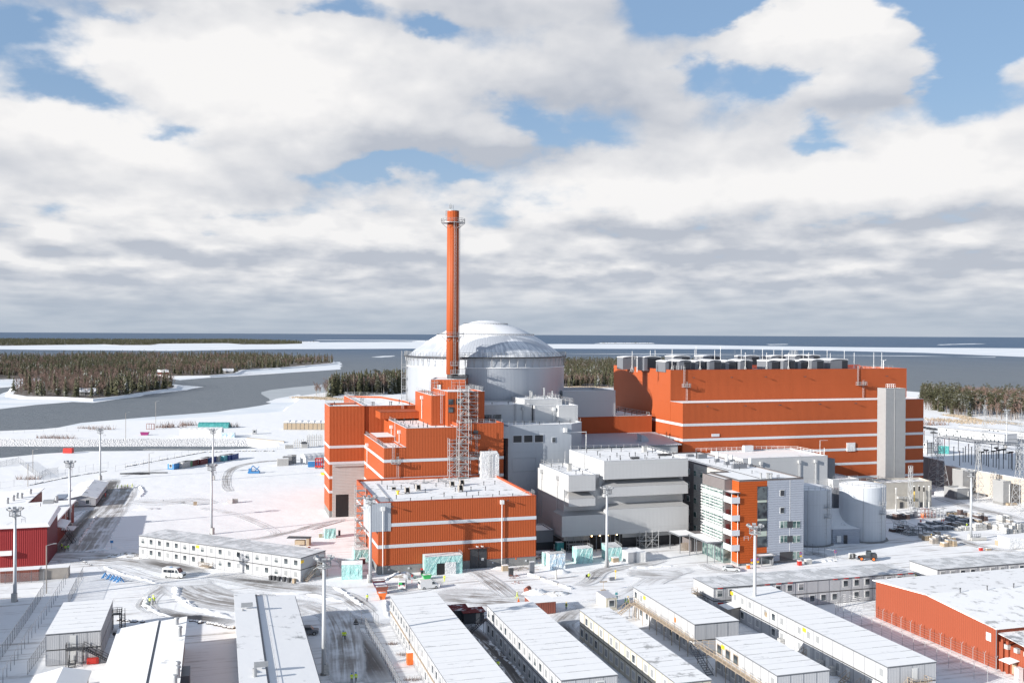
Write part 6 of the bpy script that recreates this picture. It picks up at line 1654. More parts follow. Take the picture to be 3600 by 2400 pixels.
# older station buildings beside the picture; they shade its lower corner
t = site('older_station_building','long low station building standing just beyond the picture edge','building',-66,160)
m = MB(); m.box(-70,-48.5,150,238,0,5.6); part('wall',m,'grey',t); m = MB(); m.box(-70.3,-48.2,149.7,238.3,5.6,5.9); part('roof',m,'snow',t)

# ------------------------------------------------------------------ scaffolds
scaffold('scaffold_stair_tower','tall scaffold stair tower climbing the stepped orange block below the chimney','scaffold',onv('Q1',1715,900,280.2)[0],onv('Q1',1830,900,280.2)[0],279.0,281.9,17.6,33.6,1,2.0,r=.075)
scaffold('scaffold_wing','lower side scaffold with bracing against the stepped orange block','scaffold',onv('Q1',1597,900,280.6)[0],onv('Q1',1705,900,280.6)[0],279.6,281.8,17.6,28.3,1,2.0,decks=False,stairs=False,r=.075)
scaffold('upper_scaffold_tower','upper scaffold tower in front of the orange roof tower below the chimney','scaffold',onv('Q1',1730,500,287.5)[0],onv('Q1',1835,500,287.5)[0],286.6,289.8,33.2,43.4,1,2.0,r=.075)
scaffold('upper_scaffold_wing','open scaffold bay beside the upper stair tower, topped with railings','scaffold',onv('Q1',1845,500,288)[0],onv('Q1',1955,500,288)[0],287.6,289.8,33.2,43.4,1,2.0,stairs=False,r=.06)
scaffold('corner_scaffold','narrow scaffold tower with rusty decks at the side of the big orange hall','scaffold',35.2,37.7,259.5,262.5,0,18.5,1,2.0,r=.07)
t = site('access_ladder_cage','caged ladder with small platforms beside the scaffold stair tower','ladder',70,V)
m = MB(); la = onv('Q1',1868,900,V - .4)[0]
m.ladder(la,V - .4,27,34.6); m.ladder(la + 1.9,V - .4,22.6,30.4); m.ladder(la - .2,V - .4,17.8,24.5)
for z in (29.0,24.0): m.box(la - .7,la + 2.8,V - 1.5,V - .1,z,z + .08); m.rail([(la - .7,V - 1.5,z),(la + 2.8,V - 1.5,z),(la + 2.8,V - .1,z)],1.1,.8,.045)
part('ladder',m,'steel',t)

# ------------------------------------------------------------------ floodlight masts
def light_mast():
    t = place('light_mast','x','light mast',0,0,0,'tall floodlight masts')
    m = MB(); m.sm = True; m.lathe([(.42,0),(.36,8),(.27,20.3)],16); part('pole',m,'pole',t)
    m = MB(); m.lathe([(.25,18.9),(1.25,19.0),(1.25,19.12),(.25,19.12)],12,cap=False); m.rail([(1.2 * math.cos(R(a)),1.2 * math.sin(R(a)),19.1) for a in range(0,360,45)],1.05,1,.045,close=True)
    m.bar((.8,.8,19),(1.6,1.6,18.3),.05); m.rail([(1.4,0,17.6),(2.3,0,17.6)],.8,.9,.04); part('platform',m,'steel',t)
    m = MB(); m.lathe([(1.35,20.25),(1.45,20.3),(1.35,20.35),(1.25,20.3),(1.35,20.25)],16,cap=False)
    for a in range(0,360,90): m.bar((0,0,20.2),(1.35 * math.cos(R(a)),1.35 * math.sin(R(a)),20.3),.05)
    part('lamp_ring',m,'steel',t)
    f = MB(); f.hull8([(-.38,-.1,-.28),(.38,-.1,-.28),(.38,.25,.02),(-.38,.25,.02)],[(-.38,-.3,-.08),(.38,-.3,-.08),(.38,.1,.25),(-.38,.1,.25)]); fm = f.mesh('floodlight','steel')
    for a in (0,40,80,120,165,210,260,310): inst('floodlight',fm,t,(1.6 * math.cos(R(a)),1.6 * math.sin(R(a)),20.65),R(a - 90))
    m = MB(); m.box(-.5,.5,-.75,.1,0,1.9); part('cabinet',m,'stone',t)
    m = MB(); m.lathe([(.62,0),(.62,.25)],12); part('foot',m,'concrete',t)
    return t
M0 = light_mast()
MASTS = [(('Z5',103,1495),'light mast with many lamps before the dark red hall, beside the wire fence',0),(('Z5',480,1000),'light mast on the dark road beside the dark red halls',1),(('Z5',690,660),'light mast behind the white gabled house',0),
         (('Z5',1457,1032),'light mast rising from the snow behind the lone long cabin row',0),(('Z5',1467,660),'far light mast among the coloured containers, in line with a nearer one',0),(('Z7',-182,1385),'light mast beside the low white-roofed building and the parked car',0),
         (('Y4',965,1160),'light mast in front of the grey corner of the orange hall, by the skips',1),(('Q3',972,1545),'light mast in front of the grey overhang building',0),(('Z8',1918,870),'light mast between the cabin rows in front of the office building',0),
         (('R2',1618,1055),'light mast in the stacked materials yard beyond the tanks',0),(('R1',1328,960),'far light mast before the distant white cabins behind the switchyard',0)]
for i,(p,lb,r_) in enumerate(MASTS):
    x,y = at(*p)
    if i == 0: M0.location = (x,y,0); M0['label'] = lb
    else: dup(M0,x,y,r_ * 1.3 + i * .4,lb)

# ------------------------------------------------------------------ people
def _wear(jacket,low):
    def f(b,p):
        z = b.sep(b.n('ShaderNodeTexCoord').outputs['Object'])[2]
        c = b.mix(b.m('GREATER_THAN',z,.86),low,jacket)
        st = b.m('LESS_THAN',b.m('ABSOLUTE',b.sub(z,1.06)),.035)
        c = b.mix(st,c,(.6,.6,.58)); c = b.mix(b.m('GREATER_THAN',z,1.49),c,(.45,.28,.20)); c = b.mix(b.m('LESS_THAN',z,.1),c,(.02,.02,.02))
        b.put(p.inputs['Base Color'],c)
    return f
PAL['wear_yellow'] = material('yellow_jacket_dark_trousers',_wear((.62,.80,.03),(.02,.025,.035)))
PAL['wear_green'] = material('green_jacket_dark_trousers',_wear((.18,.62,.06),(.02,.025,.035)))
PAL['wear_full'] = material('all_yellow_workwear',_wear((.70,.80,.03),(.66,.76,.03)))
PAL['wear_red'] = material('red_workwear',_wear((.70,.05,.03),(.62,.04,.03)))
PAL['wear_orange'] = material('orange_jacket',_wear((.85,.20,.02),(.75,.15,.02)))
def body_mesh(wear,stride,arm,bend=0.0):
    """one continuous skinned figure 1.76 m tall"""
    s = stride
    J = [((0,0,.95),.13),((0,.01,1.12),.14),((0,bend,1.36),.165),((0,bend,1.52),.06),((0,bend - .01,1.60),.085),((0,bend - .01,1.72),.085),
         ((-.10,0,.90),.10),((-.11,-s * .22,.50),.07),((-.11,-s * .12 + (-.1 if s else 0),.09),.05),((-.11,-s * .3 - .1,.05),.045),
         ((.10,0,.90),.10),((.11,s * .18,.50),.07),((.11,s * .42,.12),.05),((.11,s * .36 - .12,.05),.045),
         ((-.20,bend,1.40),.07),((-.26,.03 + s * .1,1.14),.052),((-.26,-.1 * arm + s * .16,.90 + .18 * arm),.042),((-.26,-.14 * arm + s * .18,.82 + .18 * arm),.035),
         ((.20,bend,1.40),.07),((.26,.03 - s * .1,1.14),.052),((.26,-.1 * arm - s * .16,.90 + .12 * arm),.042),((.26,-.14 * arm - s * .18,.82 + .12 * arm),.035)]
    E = [(0,1),(1,2),(2,3),(3,4),(4,5),(0,6),(6,7),(7,8),(8,9),(0,10),(10,11),(11,12),(12,13),(2,14),(14,15),(15,16),(16,17),(2,18),(18,19),(19,20),(20,21)]
    me = bpy.data.meshes.new('person'); me.from_pydata([j[0] for j in J],E,[]); o = bpy.data.objects.new('person',me); COL.objects.link(o)
    o.modifiers.new('skin','SKIN')
    for i,(_,r_) in enumerate(J):
        me.skin_vertices[0].data[i].radius = (r_,r_ * (.8 if i < 3 else 1))
    me.skin_vertices[0].data[0].use_root = True
    sb = o.modifiers.new('sub','SUBSURF'); sb.levels = 1; sb.render_levels = 1
    dg = bpy.context.evaluated_depsgraph_get(); ev = o.evaluated_get(dg); out = bpy.data.meshes.new_from_object(ev)
    bpy.data.objects.remove(o); out.name = 'person'; out.materials.clear(); out.materials.append(PAL[wear])
    for p_ in out.polygons: p_.use_smooth = True
    return out
BODY = {}
_h = MB(); _h.sm = True; _h.lathe([(.125,1.66),(.13,1.72),(.11,1.79),(.06,1.83),(.01,1.84)],12,0,-.01,cap=False); _h.lathe([(.125,1.665),(.16,1.66),(.125,1.68)],12,0,-.02,cap=False)
HELM = {k: _h.mesh('helmet',k) for k in ('whitepaint','yellow','blue')}
_bp = MB(); _bp.box(-.16,.16,.10,.26,1.02,1.42); BPK = _bp.mesh('backpack','black')
def person(k,px,py,face,wear,pose,label,z=0.0,helmet='whitepaint',pack=False,grp='workers on foot'):
    key = (wear,pose)
    if key not in BODY: BODY[key] = body_mesh(wear,{'walk': 1.0,'stand': 0.0,'step': -.8,'bend': .3}[pose],{'walk': .3,'stand': .9,'step': .2,'bend': 1.2}[pose],-.14 if pose == 'bend' else 0)
    x,y = at(k,px,py,z)
    o = bpy.data.objects.new('person',BODY[key]); COL.objects.link(o); o.location = (x,y,z); o.rotation_euler = (0,0,R(face)); tag(o,label,'person',grp)
    h = bpy.data.objects.new('helmet',HELM[helmet]); COL.objects.link(h); h.parent = o
    if pack: h = bpy.data.objects.new('backpack',BPK); COL.objects.link(h); h.parent = o
    return o
PEOPLE = [('Z5',426,1137,160,'wear_yellow','stand','worker in yellow standing at the outer edge of a group by the dark red hall','whitepaint'),('Z5',450,1150,20,'wear_yellow','walk','worker in yellow walking in the middle of three by the dark red hall','blue'),
          ('Z5',470,1147,200,'wear_green','step','worker in lime green, nearest the dark road of three by the red hall','whitepaint'),('Z5',809,722,90,'wear_yellow','stand','worker at the house end of a line of five on the upper road','blue'),('Z5',837,721,80,'wear_yellow','walk','second worker from the house in a line of five on the upper road','whitepaint'),
          ('Z5',862,720,85,'wear_yellow','step','middle worker of a line of five on the upper road','whitepaint'),('Z5',879,719,85,'wear_yellow','walk','fourth worker from the house in a line of five on the upper road','yellow'),('Z5',911,713,90,'wear_full','walk','worker all in yellow walking behind a line of four on the upper road','whitepaint'),
          ('Z5',1057,1498,-20,'wear_yellow','walk','worker in yellow at the rear of three walking near the blue barriers','whitepaint'),('Z5',1033,1518,-15,'wear_yellow','step','worker in yellow on the outer side of three walking near the blue barriers','blue'),('Z5',1062,1513,-10,'wear_yellow','walk','worker in front of three walking near the blue barriers, hands together','whitepaint'),
          ('Z7',1065,424,190,'wear_full','walk','worker in yellow standing just before the turquoise porch of the orange hall','whitepaint'),('Z7',267,628,10,'wear_yellow','stand','lone worker in yellow on the track before the red and orange skips','blue'),('Z7',18,1020,180,'wear_yellow','walk','worker walking away on the shaded road beside a partner, next to the light mast','blue'),
          ('Z7',40,1020,185,'wear_yellow','step','worker walking away on the shaded road, on the fence side of a partner','whitepaint'),('Z7',107,1470,0,'wear_yellow','stand','worker in yellow at the bottom edge of the shaded road, on the outer side','blue'),('Z7',150,1462,10,'wear_yellow','walk','worker in yellow at the bottom edge of the shaded road, fence side','blue'),
          ('Z7',1620,1330,185,'wear_yellow','walk','worker in yellow walking down the dark wet lane between two cabin rows','blue'),('Z7',1817,598,95,'wear_full','walk','worker in yellow striding across the open snow yard near a small tripod sign','whitepaint'),('Z7',2325,718,175,'wear_yellow','stand','worker with dark harness standing near the open orange container','yellow'),
          ('Z8',207,402,200,'wear_yellow','walk','worker carrying a black bag near the wrapped turquoise booths','whitepaint'),('Z8',583,670,100,'wear_green','walk','worker in bright green walking at the corner of the cabin rows','whitepaint'),('Z8',618,678,95,'wear_yellow','step','worker in lime yellow and black, nearest of three at the cabin corner','whitepaint'),
          ('Z8',611,655,90,'wear_full','walk','worker in all yellow behind two others at the cabin corner','yellow'),('R2',929,838,190,'wear_red','walk','worker all in red walking across the materials yard','yellow'),('R2',936,742,90,'wear_orange','stand','worker in orange beside the racks, nearest the tank','whitepaint'),
          ('R2',960,757,120,'wear_orange','bend','middle worker of three in orange beside the racks','yellow'),('R2',997,742,200,'wear_orange','stand','worker in orange beside the racks, farthest from the tank','whitepaint'),('R2',1216,826,100,'wear_orange','bend','worker in orange bending over a dark stack of scaffold tubes','whitepaint'),
          ('R2',1243,822,100,'wear_red','bend','worker in dark red bending at the dark stack beside a worker in orange','whitepaint'),('R2',1075,1050,30,'wear_full','stand','worker in yellow among the pale bundles at the near edge of the yard','yellow'),('R2',1560,890,120,'wear_yellow','bend','worker in dark clothes crouching among the pale crates behind the mast','whitepaint'),
          ('R3',1211,350,190,'wear_red','stand','person in red standing at the windowed side of the white gabled house','blue')]
for k,px,py,fc,we,po,lb,hm in PEOPLE: person(k,px,py,fc,we,po,lb,0,hm,we == 'wear_yellow' and px == 2325)
x,y = uv(156.0,190.8); o = person('S',2000,2000,185,'wear_full','stand','worker in all yellow on the landing between two grey-roofed cabin rows',0,'yellow'); o.location = (x,y,3.0)
m = MB(); m.box(-.35,.35,-.2,.2,.55,1.15); m.bar((-.2,0,1.15),(.2,0,1.35),.03); x,y = at('Z8',188,398); solo('black_bag',m,'black','big black bag carried beside the worker near the wrapped booths','bag',x,y)

# ------------------------------------------------------------------ vehicles
_w = MB(); _w.bar((0,-.12,0),(0,.12,0),.36,16); TYRE = _w.mesh('tyre','black'); _w = MB(); _w.bar((0,-.13,0),(0,.13,0),.2,10); RIM = _w.mesh('rim','steel')
_w = MB(); _w.bar((0,-.13,0),(0,.13,0),.22,10); RIMO = _w.mesh('rim','orangepaint')
def wheel(t,x,y,r=.34,rim=None):
    o = bpy.data.objects.new('wheel',None); COL.objects.link(o); o.parent = t; o.location = (x,y,r); s = r / .36; o.scale = (s,s * 1.1,s); OFF[o.name] = (0,0,0)
    inst('tyre',TYRE,o,(0,0,0)); inst('rim',rim or RIM,o,(0,0,0))
def shell(prof,w,top=.86,zsh=1.0):
    """car body from a side outline: sides lean in above the waist"""
    m = MB(); n = len(prof); i = 0
    L = [(x,-w / 2 * (1 if z <= zsh else top),z) for x,z in prof]; Rr = [(x,w / 2 * (1 if z <= zsh else top),z) for x,z in prof]
    m.v = L + Rr
    for k in range(n): m.face((k,(k + 1) % n,n + (k + 1) % n,n + k)[::-1])
    m.face(list(range(n))); m.face([n + k for k in reversed(range(n))])
    return m
def vehicle(name,label,cat,x,y,rz,prof,w,paint,wins,wheels,extra=None,top=.88,zsh=1.0,r=.34,rim=None,lights=None):
    t = place(name,label,cat,x,y,R(rz)); part('body',shell(prof,w,top,zsh),paint,t)
    for nm,pts in wins:
        m = MB(); m.q(pts); part(nm,m,'glass',t)
    for wx in wheels:
        for s in (-1,1): wheel(t,wx,s * (w / 2 - .1),r,rim)
    for (lx,lz) in (lights or []):
        for s in (-1,1): m = MB(); m.box(lx - .04,lx + .04,s * (w / 2 - .3) - .14,s * (w / 2 - .3) + .14,lz - .1,lz + .1); part('headlight' if lx > 0 else 'tail_light',m,'frame' if lx > 0 else 'redpaint',t)
    if extra: extra(t)
    return t
def sidewin(x0,x1,z0,z1,w,slant=.0,off=.012):
    out = []
    for s in (-1,1):
        y0 = s * (w / 2 + off); y1 = s * (w / 2 * .92 + off)
        p = [(x0,y0,z0),(x1,y0,z0),(x1 - slant,y1,z1),(x0,y1,z1)]
        out.append(('side_window',p if s < 0 else p[::-1]))
    return out
van = [(-2.4,.3),(2.35,.3),(2.4,.85),(2.25,1.05),(1.55,1.25),(.95,1.95),(.6,2.05),(-2.2,2.05),(-2.35,1.9),(-2.42,1.0)]
def vwins(w): return [('windscreen',[(1.60,-w * .40,1.27),(1.60,w * .40,1.27),(1.02,w * .38,1.93),(1.02,-w * .38,1.93)])] + sidewin(.55,1.45,1.15,1.75,w,.45)
X,Y = at('Z7',905,492)
def ex(t): m = MB(); m.box(-2.46,-2.40,-.75,.75,1.25,1.8); part('rear_window',m,'glass',t)
vehicle('white_van','white panel van parked before the turquoise porch, facing away from the skips','van',X,Y,22,van,1.8,'whitepaint',vwins(1.8),(-1.45,1.5),ex,lights=((2.38,.9),(-2.43,1.0)))
X,Y = at('Z7',632,480)
def ex(t):
    m = MB(); m.box(-2.47,-2.40,-.7,.7,1.15,1.8); part('rear_window',m,'glass',t); m = MB(); m.box(-2.5,-2.46,-.1,.7,1.3,1.75); part('green_poster',m,'bright_green',t); m = MB(); m.box(-2.49,-2.45,-.25,.25,.75,.85); part('number_plate',m,'frame',t)
vehicle('white_van','white van seen from behind with a green picture on its rear window','van',X,Y,92,van,1.8,'whitepaint',vwins(1.8),(-1.45,1.5),ex,lights=((2.38,.9),(-2.43,1.0)))
X,Y = at('Z5',1203,1330)
mini = [(-2.8,.35),(2.6,.35),(2.68,.9),(2.4,1.25),(1.75,1.4),(1.1,2.4),(.8,2.5),(-2.6,2.5),(-2.8,2.3),(-2.85,1.1)]
def ex(t):
    for s in (-1,1):
        for a,b in ((-2.5,-1.5),(-1.4,-.4),(-.3,.5)): m = MB(); yy = s * 1.012; m.q([(a,yy,1.35),(b,yy,1.35),(b,yy * .93,2.05),(a,yy * .93,2.05)][::(1 if s < 0 else -1)]); part('side_window',m,'glass',t)
    m = MB(); m.box(-1.2,-.6,-.35,.35,2.5,2.56); part('blue_roof_panel',m,'blue',t)
    m = MB(); m.box(2.62,2.72,-.6,.6,.6,1.0); part('grille',m,'black',t)
vehicle('white_minibus','white minibus with a blue roof emblem parked before the lone cabin row','minibus',X,Y,-12,mini,2.02,'whitepaint',[('windscreen',[(1.80,-.85,1.42),(1.80,.85,1.42),(1.16,.78,2.36),(1.16,-.78,2.36)])] + sidewin(.7,1.6,1.3,2.1,2.02,.5),(-1.7,1.75),ex,top=.9,zsh=1.2,lights=((2.62,1.05),))
suv = [(-2.2,.35),(2.15,.35),(2.2,.85),(1.95,1.02),(1.1,1.12),(.55,1.68),(-1.7,1.72),(-2.15,1.15)]
X,Y = at('Z6',2120,1232)
vehicle('grey_car','grey off-road car standing in shade beside the low white-roofed building','car',X,Y,8,suv,1.85,'unit_grey',[('windscreen',[(1.14,-.75,1.13),(1.14,.75,1.13),(.62,.68,1.62),(.62,-.68,1.62)])] + sidewin(-1.6,.9,1.1,1.58,1.85,.3),(-1.35,1.35),lights=((2.17,.8),),r=.38)
car = [(-2.25,.3),(2.2,.3),(2.25,.7),(1.9,.88),(.95,.98),(.25,1.42),(-1.2,1.44),(-2.05,1.0),(-2.28,.85)]
X,Y = at('Q4',680,1590)
vehicle('silver_car','silver estate car parked at the foot of the office building','car',X,Y,-14,car,1.8,'pole',[('windscreen',[(.98,-.72,.99),(.98,.72,.99),(.3,.62,1.38),(.3,-.62,1.38)]),('rear_window',[(-2.0,.7,1.03),(-2.0,-.7,1.03),(-1.25,-.62,1.40),(-1.25,.62,1.40)])] + sidewin(-1.3,.8,.98,1.34,1.8,.4),(-1.35,1.4),lights=((2.23,.65),),zsh=.9)
X,Y = at('Z9',728,200)
t = place('telehandler','black and white telescopic loader with orange wheel rims in the snowy yard','loader',X,Y,R(172))
m = MB(); m.prism([(-2.4,-.75),(1.7,-.75),(1.7,.75),(-2.4,.75)],.65,1.25); m.hull8([(-2.5,-1.0,.7),(-1.2,-1.0,.7),(-1.2,1.0,.7),(-2.5,1.0,.7)],[(-2.4,-.95,1.9),(-1.2,-.95,2.0),(-1.2,.95,2.0),(-2.4,.95,1.9)]); part('body',m,'charcoal',t)
m = MB(); m.hull8([(-1.1,.05,1.2),(.5,.05,1.2),(.5,.98,1.2),(-1.1,.98,1.2)],[(-.9,.15,2.6),(.2,.15,2.6),(.2,.9,2.6),(-.9,.9,2.6)]); cb = part('cab',m,'glass',t); m = MB(); m.box(-.95,.25,.1,.95,2.6,2.7); part('cab_roof',m,'black',cb)
m = MB(); m.hull8([(-2.2,-.55,1.7),(-2.2,-.15,1.7),(-2.2,-.15,2.1),(-2.2,-.55,2.1)],[(3.1,-.55,1.1),(3.1,-.15,1.1),(3.1,-.15,1.5),(3.1,-.55,1.5)]); part('boom',m,'whitepaint',t)
m = MB(); m.box(3.0,3.4,-.9,.4,.4,1.5); m.bar((3.4,-.7,.3),(4.6,-.7,.25),.06); m.bar((3.4,.2,.3),(4.6,.2,.25),.06); part('fork_carriage',m,'black',t)
for wx in (-1.5,1.6):
    for s in (-1,1): wheel(t,wx,s * .95,.55,RIMO)
# ------------------------------------------------------------------ containers and cabins
def container(k,px,py,rz,L,W_,H,mat,label,roof='snow',window=False,ribs=True,grp='shipping containers and huts',doors=False,z=0):
    x,y = at(k,px,py); t = place('container' if ribs else 'site_hut',label,'container' if ribs else 'hut',x,y,rz,grp)
    m = MB(); m.box(0,W_,0,L,.1,H)
    if ribs:
        n = int(L / .5)
        for i in range(n): y_ = (i + .25) * L / n; m.box(-.04,.0,y_,y_ + .22,.25,H - .2)
        n = int(W_ / .5)
        for i in range(n): x_ = (i + .25) * W_ / n; m.box(x_,x_ + .22,-.04,0,.25,H - .2)
    part('wall',m,mat,t); m = MB(); m.box(-.06,W_ + .06,-.06,L + .06,H,H + .08); part('roof',m,roof,t)
    if window: w = inst('window',WF,t,(W_ / 2,-.06,1.6)); OFF[w.name] = (0,0,0); inst('pane',WP['glass'],w,(0,0,0))
    return t
rzc = R(-27)
CN = [(1172,587,'blue','bright blue hut at the near end of the coloured row',True,2.9,False),(1240,580,'stone','pale grey container beside the bright blue hut',False,2.4,True),(1256,576,'green','dark green hut between the pale and the dark red ones',False,2.4,False),(1296,567,'darkred','dark red hut with a white window next to the green one',True,2.4,False),
      (1352,555,'darkred','wider dark red hut with an open front in the coloured row',True,3.4,False),(1394,548,'teal','grey-teal container between the dark red hut and a blue one',False,2.4,True),(1425,543,'navy','slate blue container next to the mast in the coloured row',False,2.4,True),
      (1470,532,'stone','off-white container behind the far light mast',False,3.6,True),(1527,530,'teal','teal container with a frosted roof near the far end of the row',False,2.4,True),(1558,525,'navy','navy blue container second from the far end of the row',False,2.4,True),(1583,521,'navy','dark blue container at the far end of the coloured row',False,2.4,True)]
for px,py,mt_,lb,wn,w_,rb_ in CN: container('Z5',px - 18,py,rzc + R(12),5.8,w_ + .3,2.6,mt_,lb,'thinsnow' if mt_ in ('teal','green') else 'snow',wn,rb_)
container('Z7',1975,770,TH,5.5,0.01 + 5.3,2.6,'rust','open rust-orange container peeping out behind a cabin row','snow')
container('R3',0,1335,TH,2.6,8.5,2.8,'rust','long orange-red container under the floodlight mast at the picture edge')
container('Z5',2122,572,R(12),2.4,6,2.6,'blue','blue ribbed container beside the red lift at the tall orange block')
container('Z5',1738,345,R(10),3,2.4,2.9,'panel','little white hut with a dark frame standing alone beyond the water channel','snow',True,False)
container('Q3',1240,1495,TH + R(4),6.0,2.6,2.8,'panel','white hut with a red frame beside the wrapped booth','snow',False,False); container('Q3',1352,1490,TH,6.0,2.6,2.7,'whitepaint','white ribbed container with a small red mark next to the red-framed hut')
container('Z8',385,725,TH + R(0),5.8,2.5,2.8,'cream','cream guard hut with two little windows and a ribbed roof','ribroof',True,False)
container('R2',2148,1175,TH - R(6),5.0,10,3.0,'plastic','long white sheeted crate at the picture edge behind the cabin rows','snow',False,False)
t = container('R3',360,1305,TH,3.2,8.2,2.7,'greywood','weathered timber shed with a snowy roof in front of the dark red hall','snow',False,False)
x,y = at('Z7',1262,860); t = place('transformer_kiosk','dark grey kiosk with two red-brown roofs between the first two cabin rows','kiosk',x,y,TH)
m = MB(); m.box(-2.2,1.2,1.2,4.0,0,2.6); m.box(0,4.3,-.6,2.2,0,2.4); part('wall',m,'charcoal',t)
m = MB(); m.hull8([(-2.5,.9,2.6),(1.5,.9,2.6),(1.5,4.3,2.9),(-2.5,4.3,2.9)],[(-2.5,.9,2.75),(1.5,.9,2.75),(1.5,4.3,3.05),(-2.5,4.3,3.05)]); m.hull8([(-.3,-.9,2.4),(4.6,-.9,2.4),(4.6,2.5,2.62),(-.3,2.5,2.62)],[(-.3,-.9,2.5),(4.6,-.9,2.5),(4.6,2.5,2.7),(-.3,2.5,2.7)]); part('roof',m,snowmat('red_brown_roof',(.16,.03,.03),.28,.5),t)
m = MB(); m.box(2.5,3.4,-.66,-.6,.2,2.2); part('door',m,'greywood',t)

# ------------------------------------------------------------------ wrapped booths, skips, small things
def booth(k,px,py,w,d,h,rz,mat,label,roof='snow',slant=.0,opening=False,frame=True):
    x,y = at(k,px,py); t = place('wrapped_booth',label,'wrapped booth',x,y,rz,'sheeted turquoise booths')
    m = MB(); n = 5
    for i in range(n):                                     # sheeting bulges a little between the poles
        a,b = w * i / n,w * (i + 1) / n; j = .10 if i % 2 else -.05
        m.q([(a,0,0),(b,0,0),(b,-j,h * .5),(a,j * .6,h * .5)]); m.q([(a,j * .6,h * .5),(b,-j,h * .5),(b,0,h),(a,0,h)])
    m.q([(0,d,0),(0,0,0),(0,0,h),(0,d,h + slant)]); m.q([(w,0,0),(w,d,0),(w,d,h + slant),(w,0,h)]); m.q([(w,d,0),(0,d,0),(0,d,h + slant),(w,d,h + slant)])
    part('sheeting',m,mat,t)
    m = MB(); m.q([(-.05,-.05,h + .02),(w + .05,-.05,h + .02),(w + .05,d + .05,h + slant + .02),(-.05,d + .05,h + slant + .02)]); part('roof',m,roof,t)
    if opening:
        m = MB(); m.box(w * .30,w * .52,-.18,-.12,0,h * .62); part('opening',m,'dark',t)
        m = MB(); m.box(w * .52,w * .82,-.24,-.12,0,h * .66); part('white_door_sheet',m,'plastic',t)
    if frame:
        m = MB(); m.rail([(0,-.1,h),(w,-.1,h),(w,d,h + slant)],.7,1.2,.035)
        for a in range(3): m.bar((w * a / 3,-.14,0),(w * (a + 1) / 3,-.14,h),.03)
        part('pole_frame',m,'steel',t)
    return t
booth('Z7',870,360,9.4,3.6,4.6,TH,'tarp','big turquoise sheeted porch with a dark opening at the door of the orange hall',opening=True)
booth('Y4',525,1120,5.0,3.2,3.6,TH - R(8),'tarp','turquoise tent with a white roof flap, nearest the lone cabin row',slant=.3,frame=False)
booth('Y4',725,850,4.3,4.5,3.2,TH,'tarp','turquoise sheeted booth with a flat snowy top against the side of the orange hall')
booth('Y4',270,490,3.2,3.0,2.9,TH,'tarp','small square turquoise booth standing alone in the snow behind the cabin row',frame=False)
booth('Q3',600,1500,4.4,3.6,3.9,TH,'tarp','turquoise wrapped cube with a white top in front of the grey overhang building')
booth('Q3',350,1355,2.0,1.8,2.6,TH,'tarp_dark','little dark teal booth in the shade of the grey building',frame=False)
booth('Q3',990,1470,3.9,4.6,3.6,TH,'tarp','white and turquoise sloping booth directly beside the light mast','plastic',.4)
booth('Y3',990,480,4.2,2.8,4.0,TH,'plastic_blue','untidy pale blue plastic-wrapped booth at the corner of the orange hall','plastic'); booth('Y3',915,420,2.0,2.0,3.2,TH,'tarp','narrow turquoise booth tucked behind the pale blue wrapped one',frame=False)
booth('Z5',1522,370,7.6,3.5,2.9,R(8),'plastic_blue','low pale blue wrapped stack beyond the channel next to the white tent',frame=False)
def tent(k,px,py,L,w,h,rz,mat,label,n=8):
    x,y = at(k,px,py); t = place('storage_tent',label,'tent',x,y,rz); m = MB(); P = [(-w / 2,0),(-w / 2,h * .55),(-w * .36,h * .82),(0,h),(w * .36,h * .82),(w / 2,h * .55),(w / 2,0)]
    for i in range(n):
        a,b = L * i / n,L * (i + 1) / n; mid = (a + b) / 2
        for s in range(6):
            (y0,z0),(y1,z1) = P[s],P[s + 1]; q = .98
            m.q([(a,y0,z0),(mid,y0 * q,z0 * q),(mid,y1 * q,z1 * q),(a,y1,z1)]); m.q([(mid,y0 * q,z0 * q),(b,y0,z0),(b,y1,z1),(mid,y1 * q,z1 * q)])
    for xx in (0,L): m.q([(xx,y0,z0) for y0,z0 in P])
    part('cover',m,mat,t)
    return t
tent('Z5',1245,362,24,6,5.6,R(3),'plastic','long white ribbed storage tent beyond the water channel')
tent('Z5',1372,300,19,6,3.6,R(3),'tarp_dark','low green storage tent partly hidden behind the white ribbed tent')
tent('Z5',2088,548,13,5.5,4.6,R(38),'plastic','white sagging tent beside the tall orange block',5)
x,y = at('Z5',1953,314); t = place('storage_bays','row of brown open storage bays beyond the channel, cut off by the orange block','storage bays',x,y,R(0))
for i in range(13): m = MB(); a = i * 2.65; m.box(a,a + 2.5,0,8,0,4.4); b_ = part('bay',m,'taupe',t); m = MB(); m.box(a + .1,a + 2.4,-.1,0,.3,4.1); part('bay_front',m,'wood',b_)
m = MB()
for i in range(9): m.hull8([(i * 3.9,-.3,4.45),(i * 3.9 + 3.7,-.3,4.45),(i * 3.9 + 3.7,8,4.45),(i * 3.9,8,4.45)],[(i * 3.9 + 1,1,5.5),(i * 3.9 + 2.8,1,5.5),(i * 3.9 + 2.8,7,5.5),(i * 3.9 + 1,7,5.5)])
part('snow_covers',m,'snow',t)
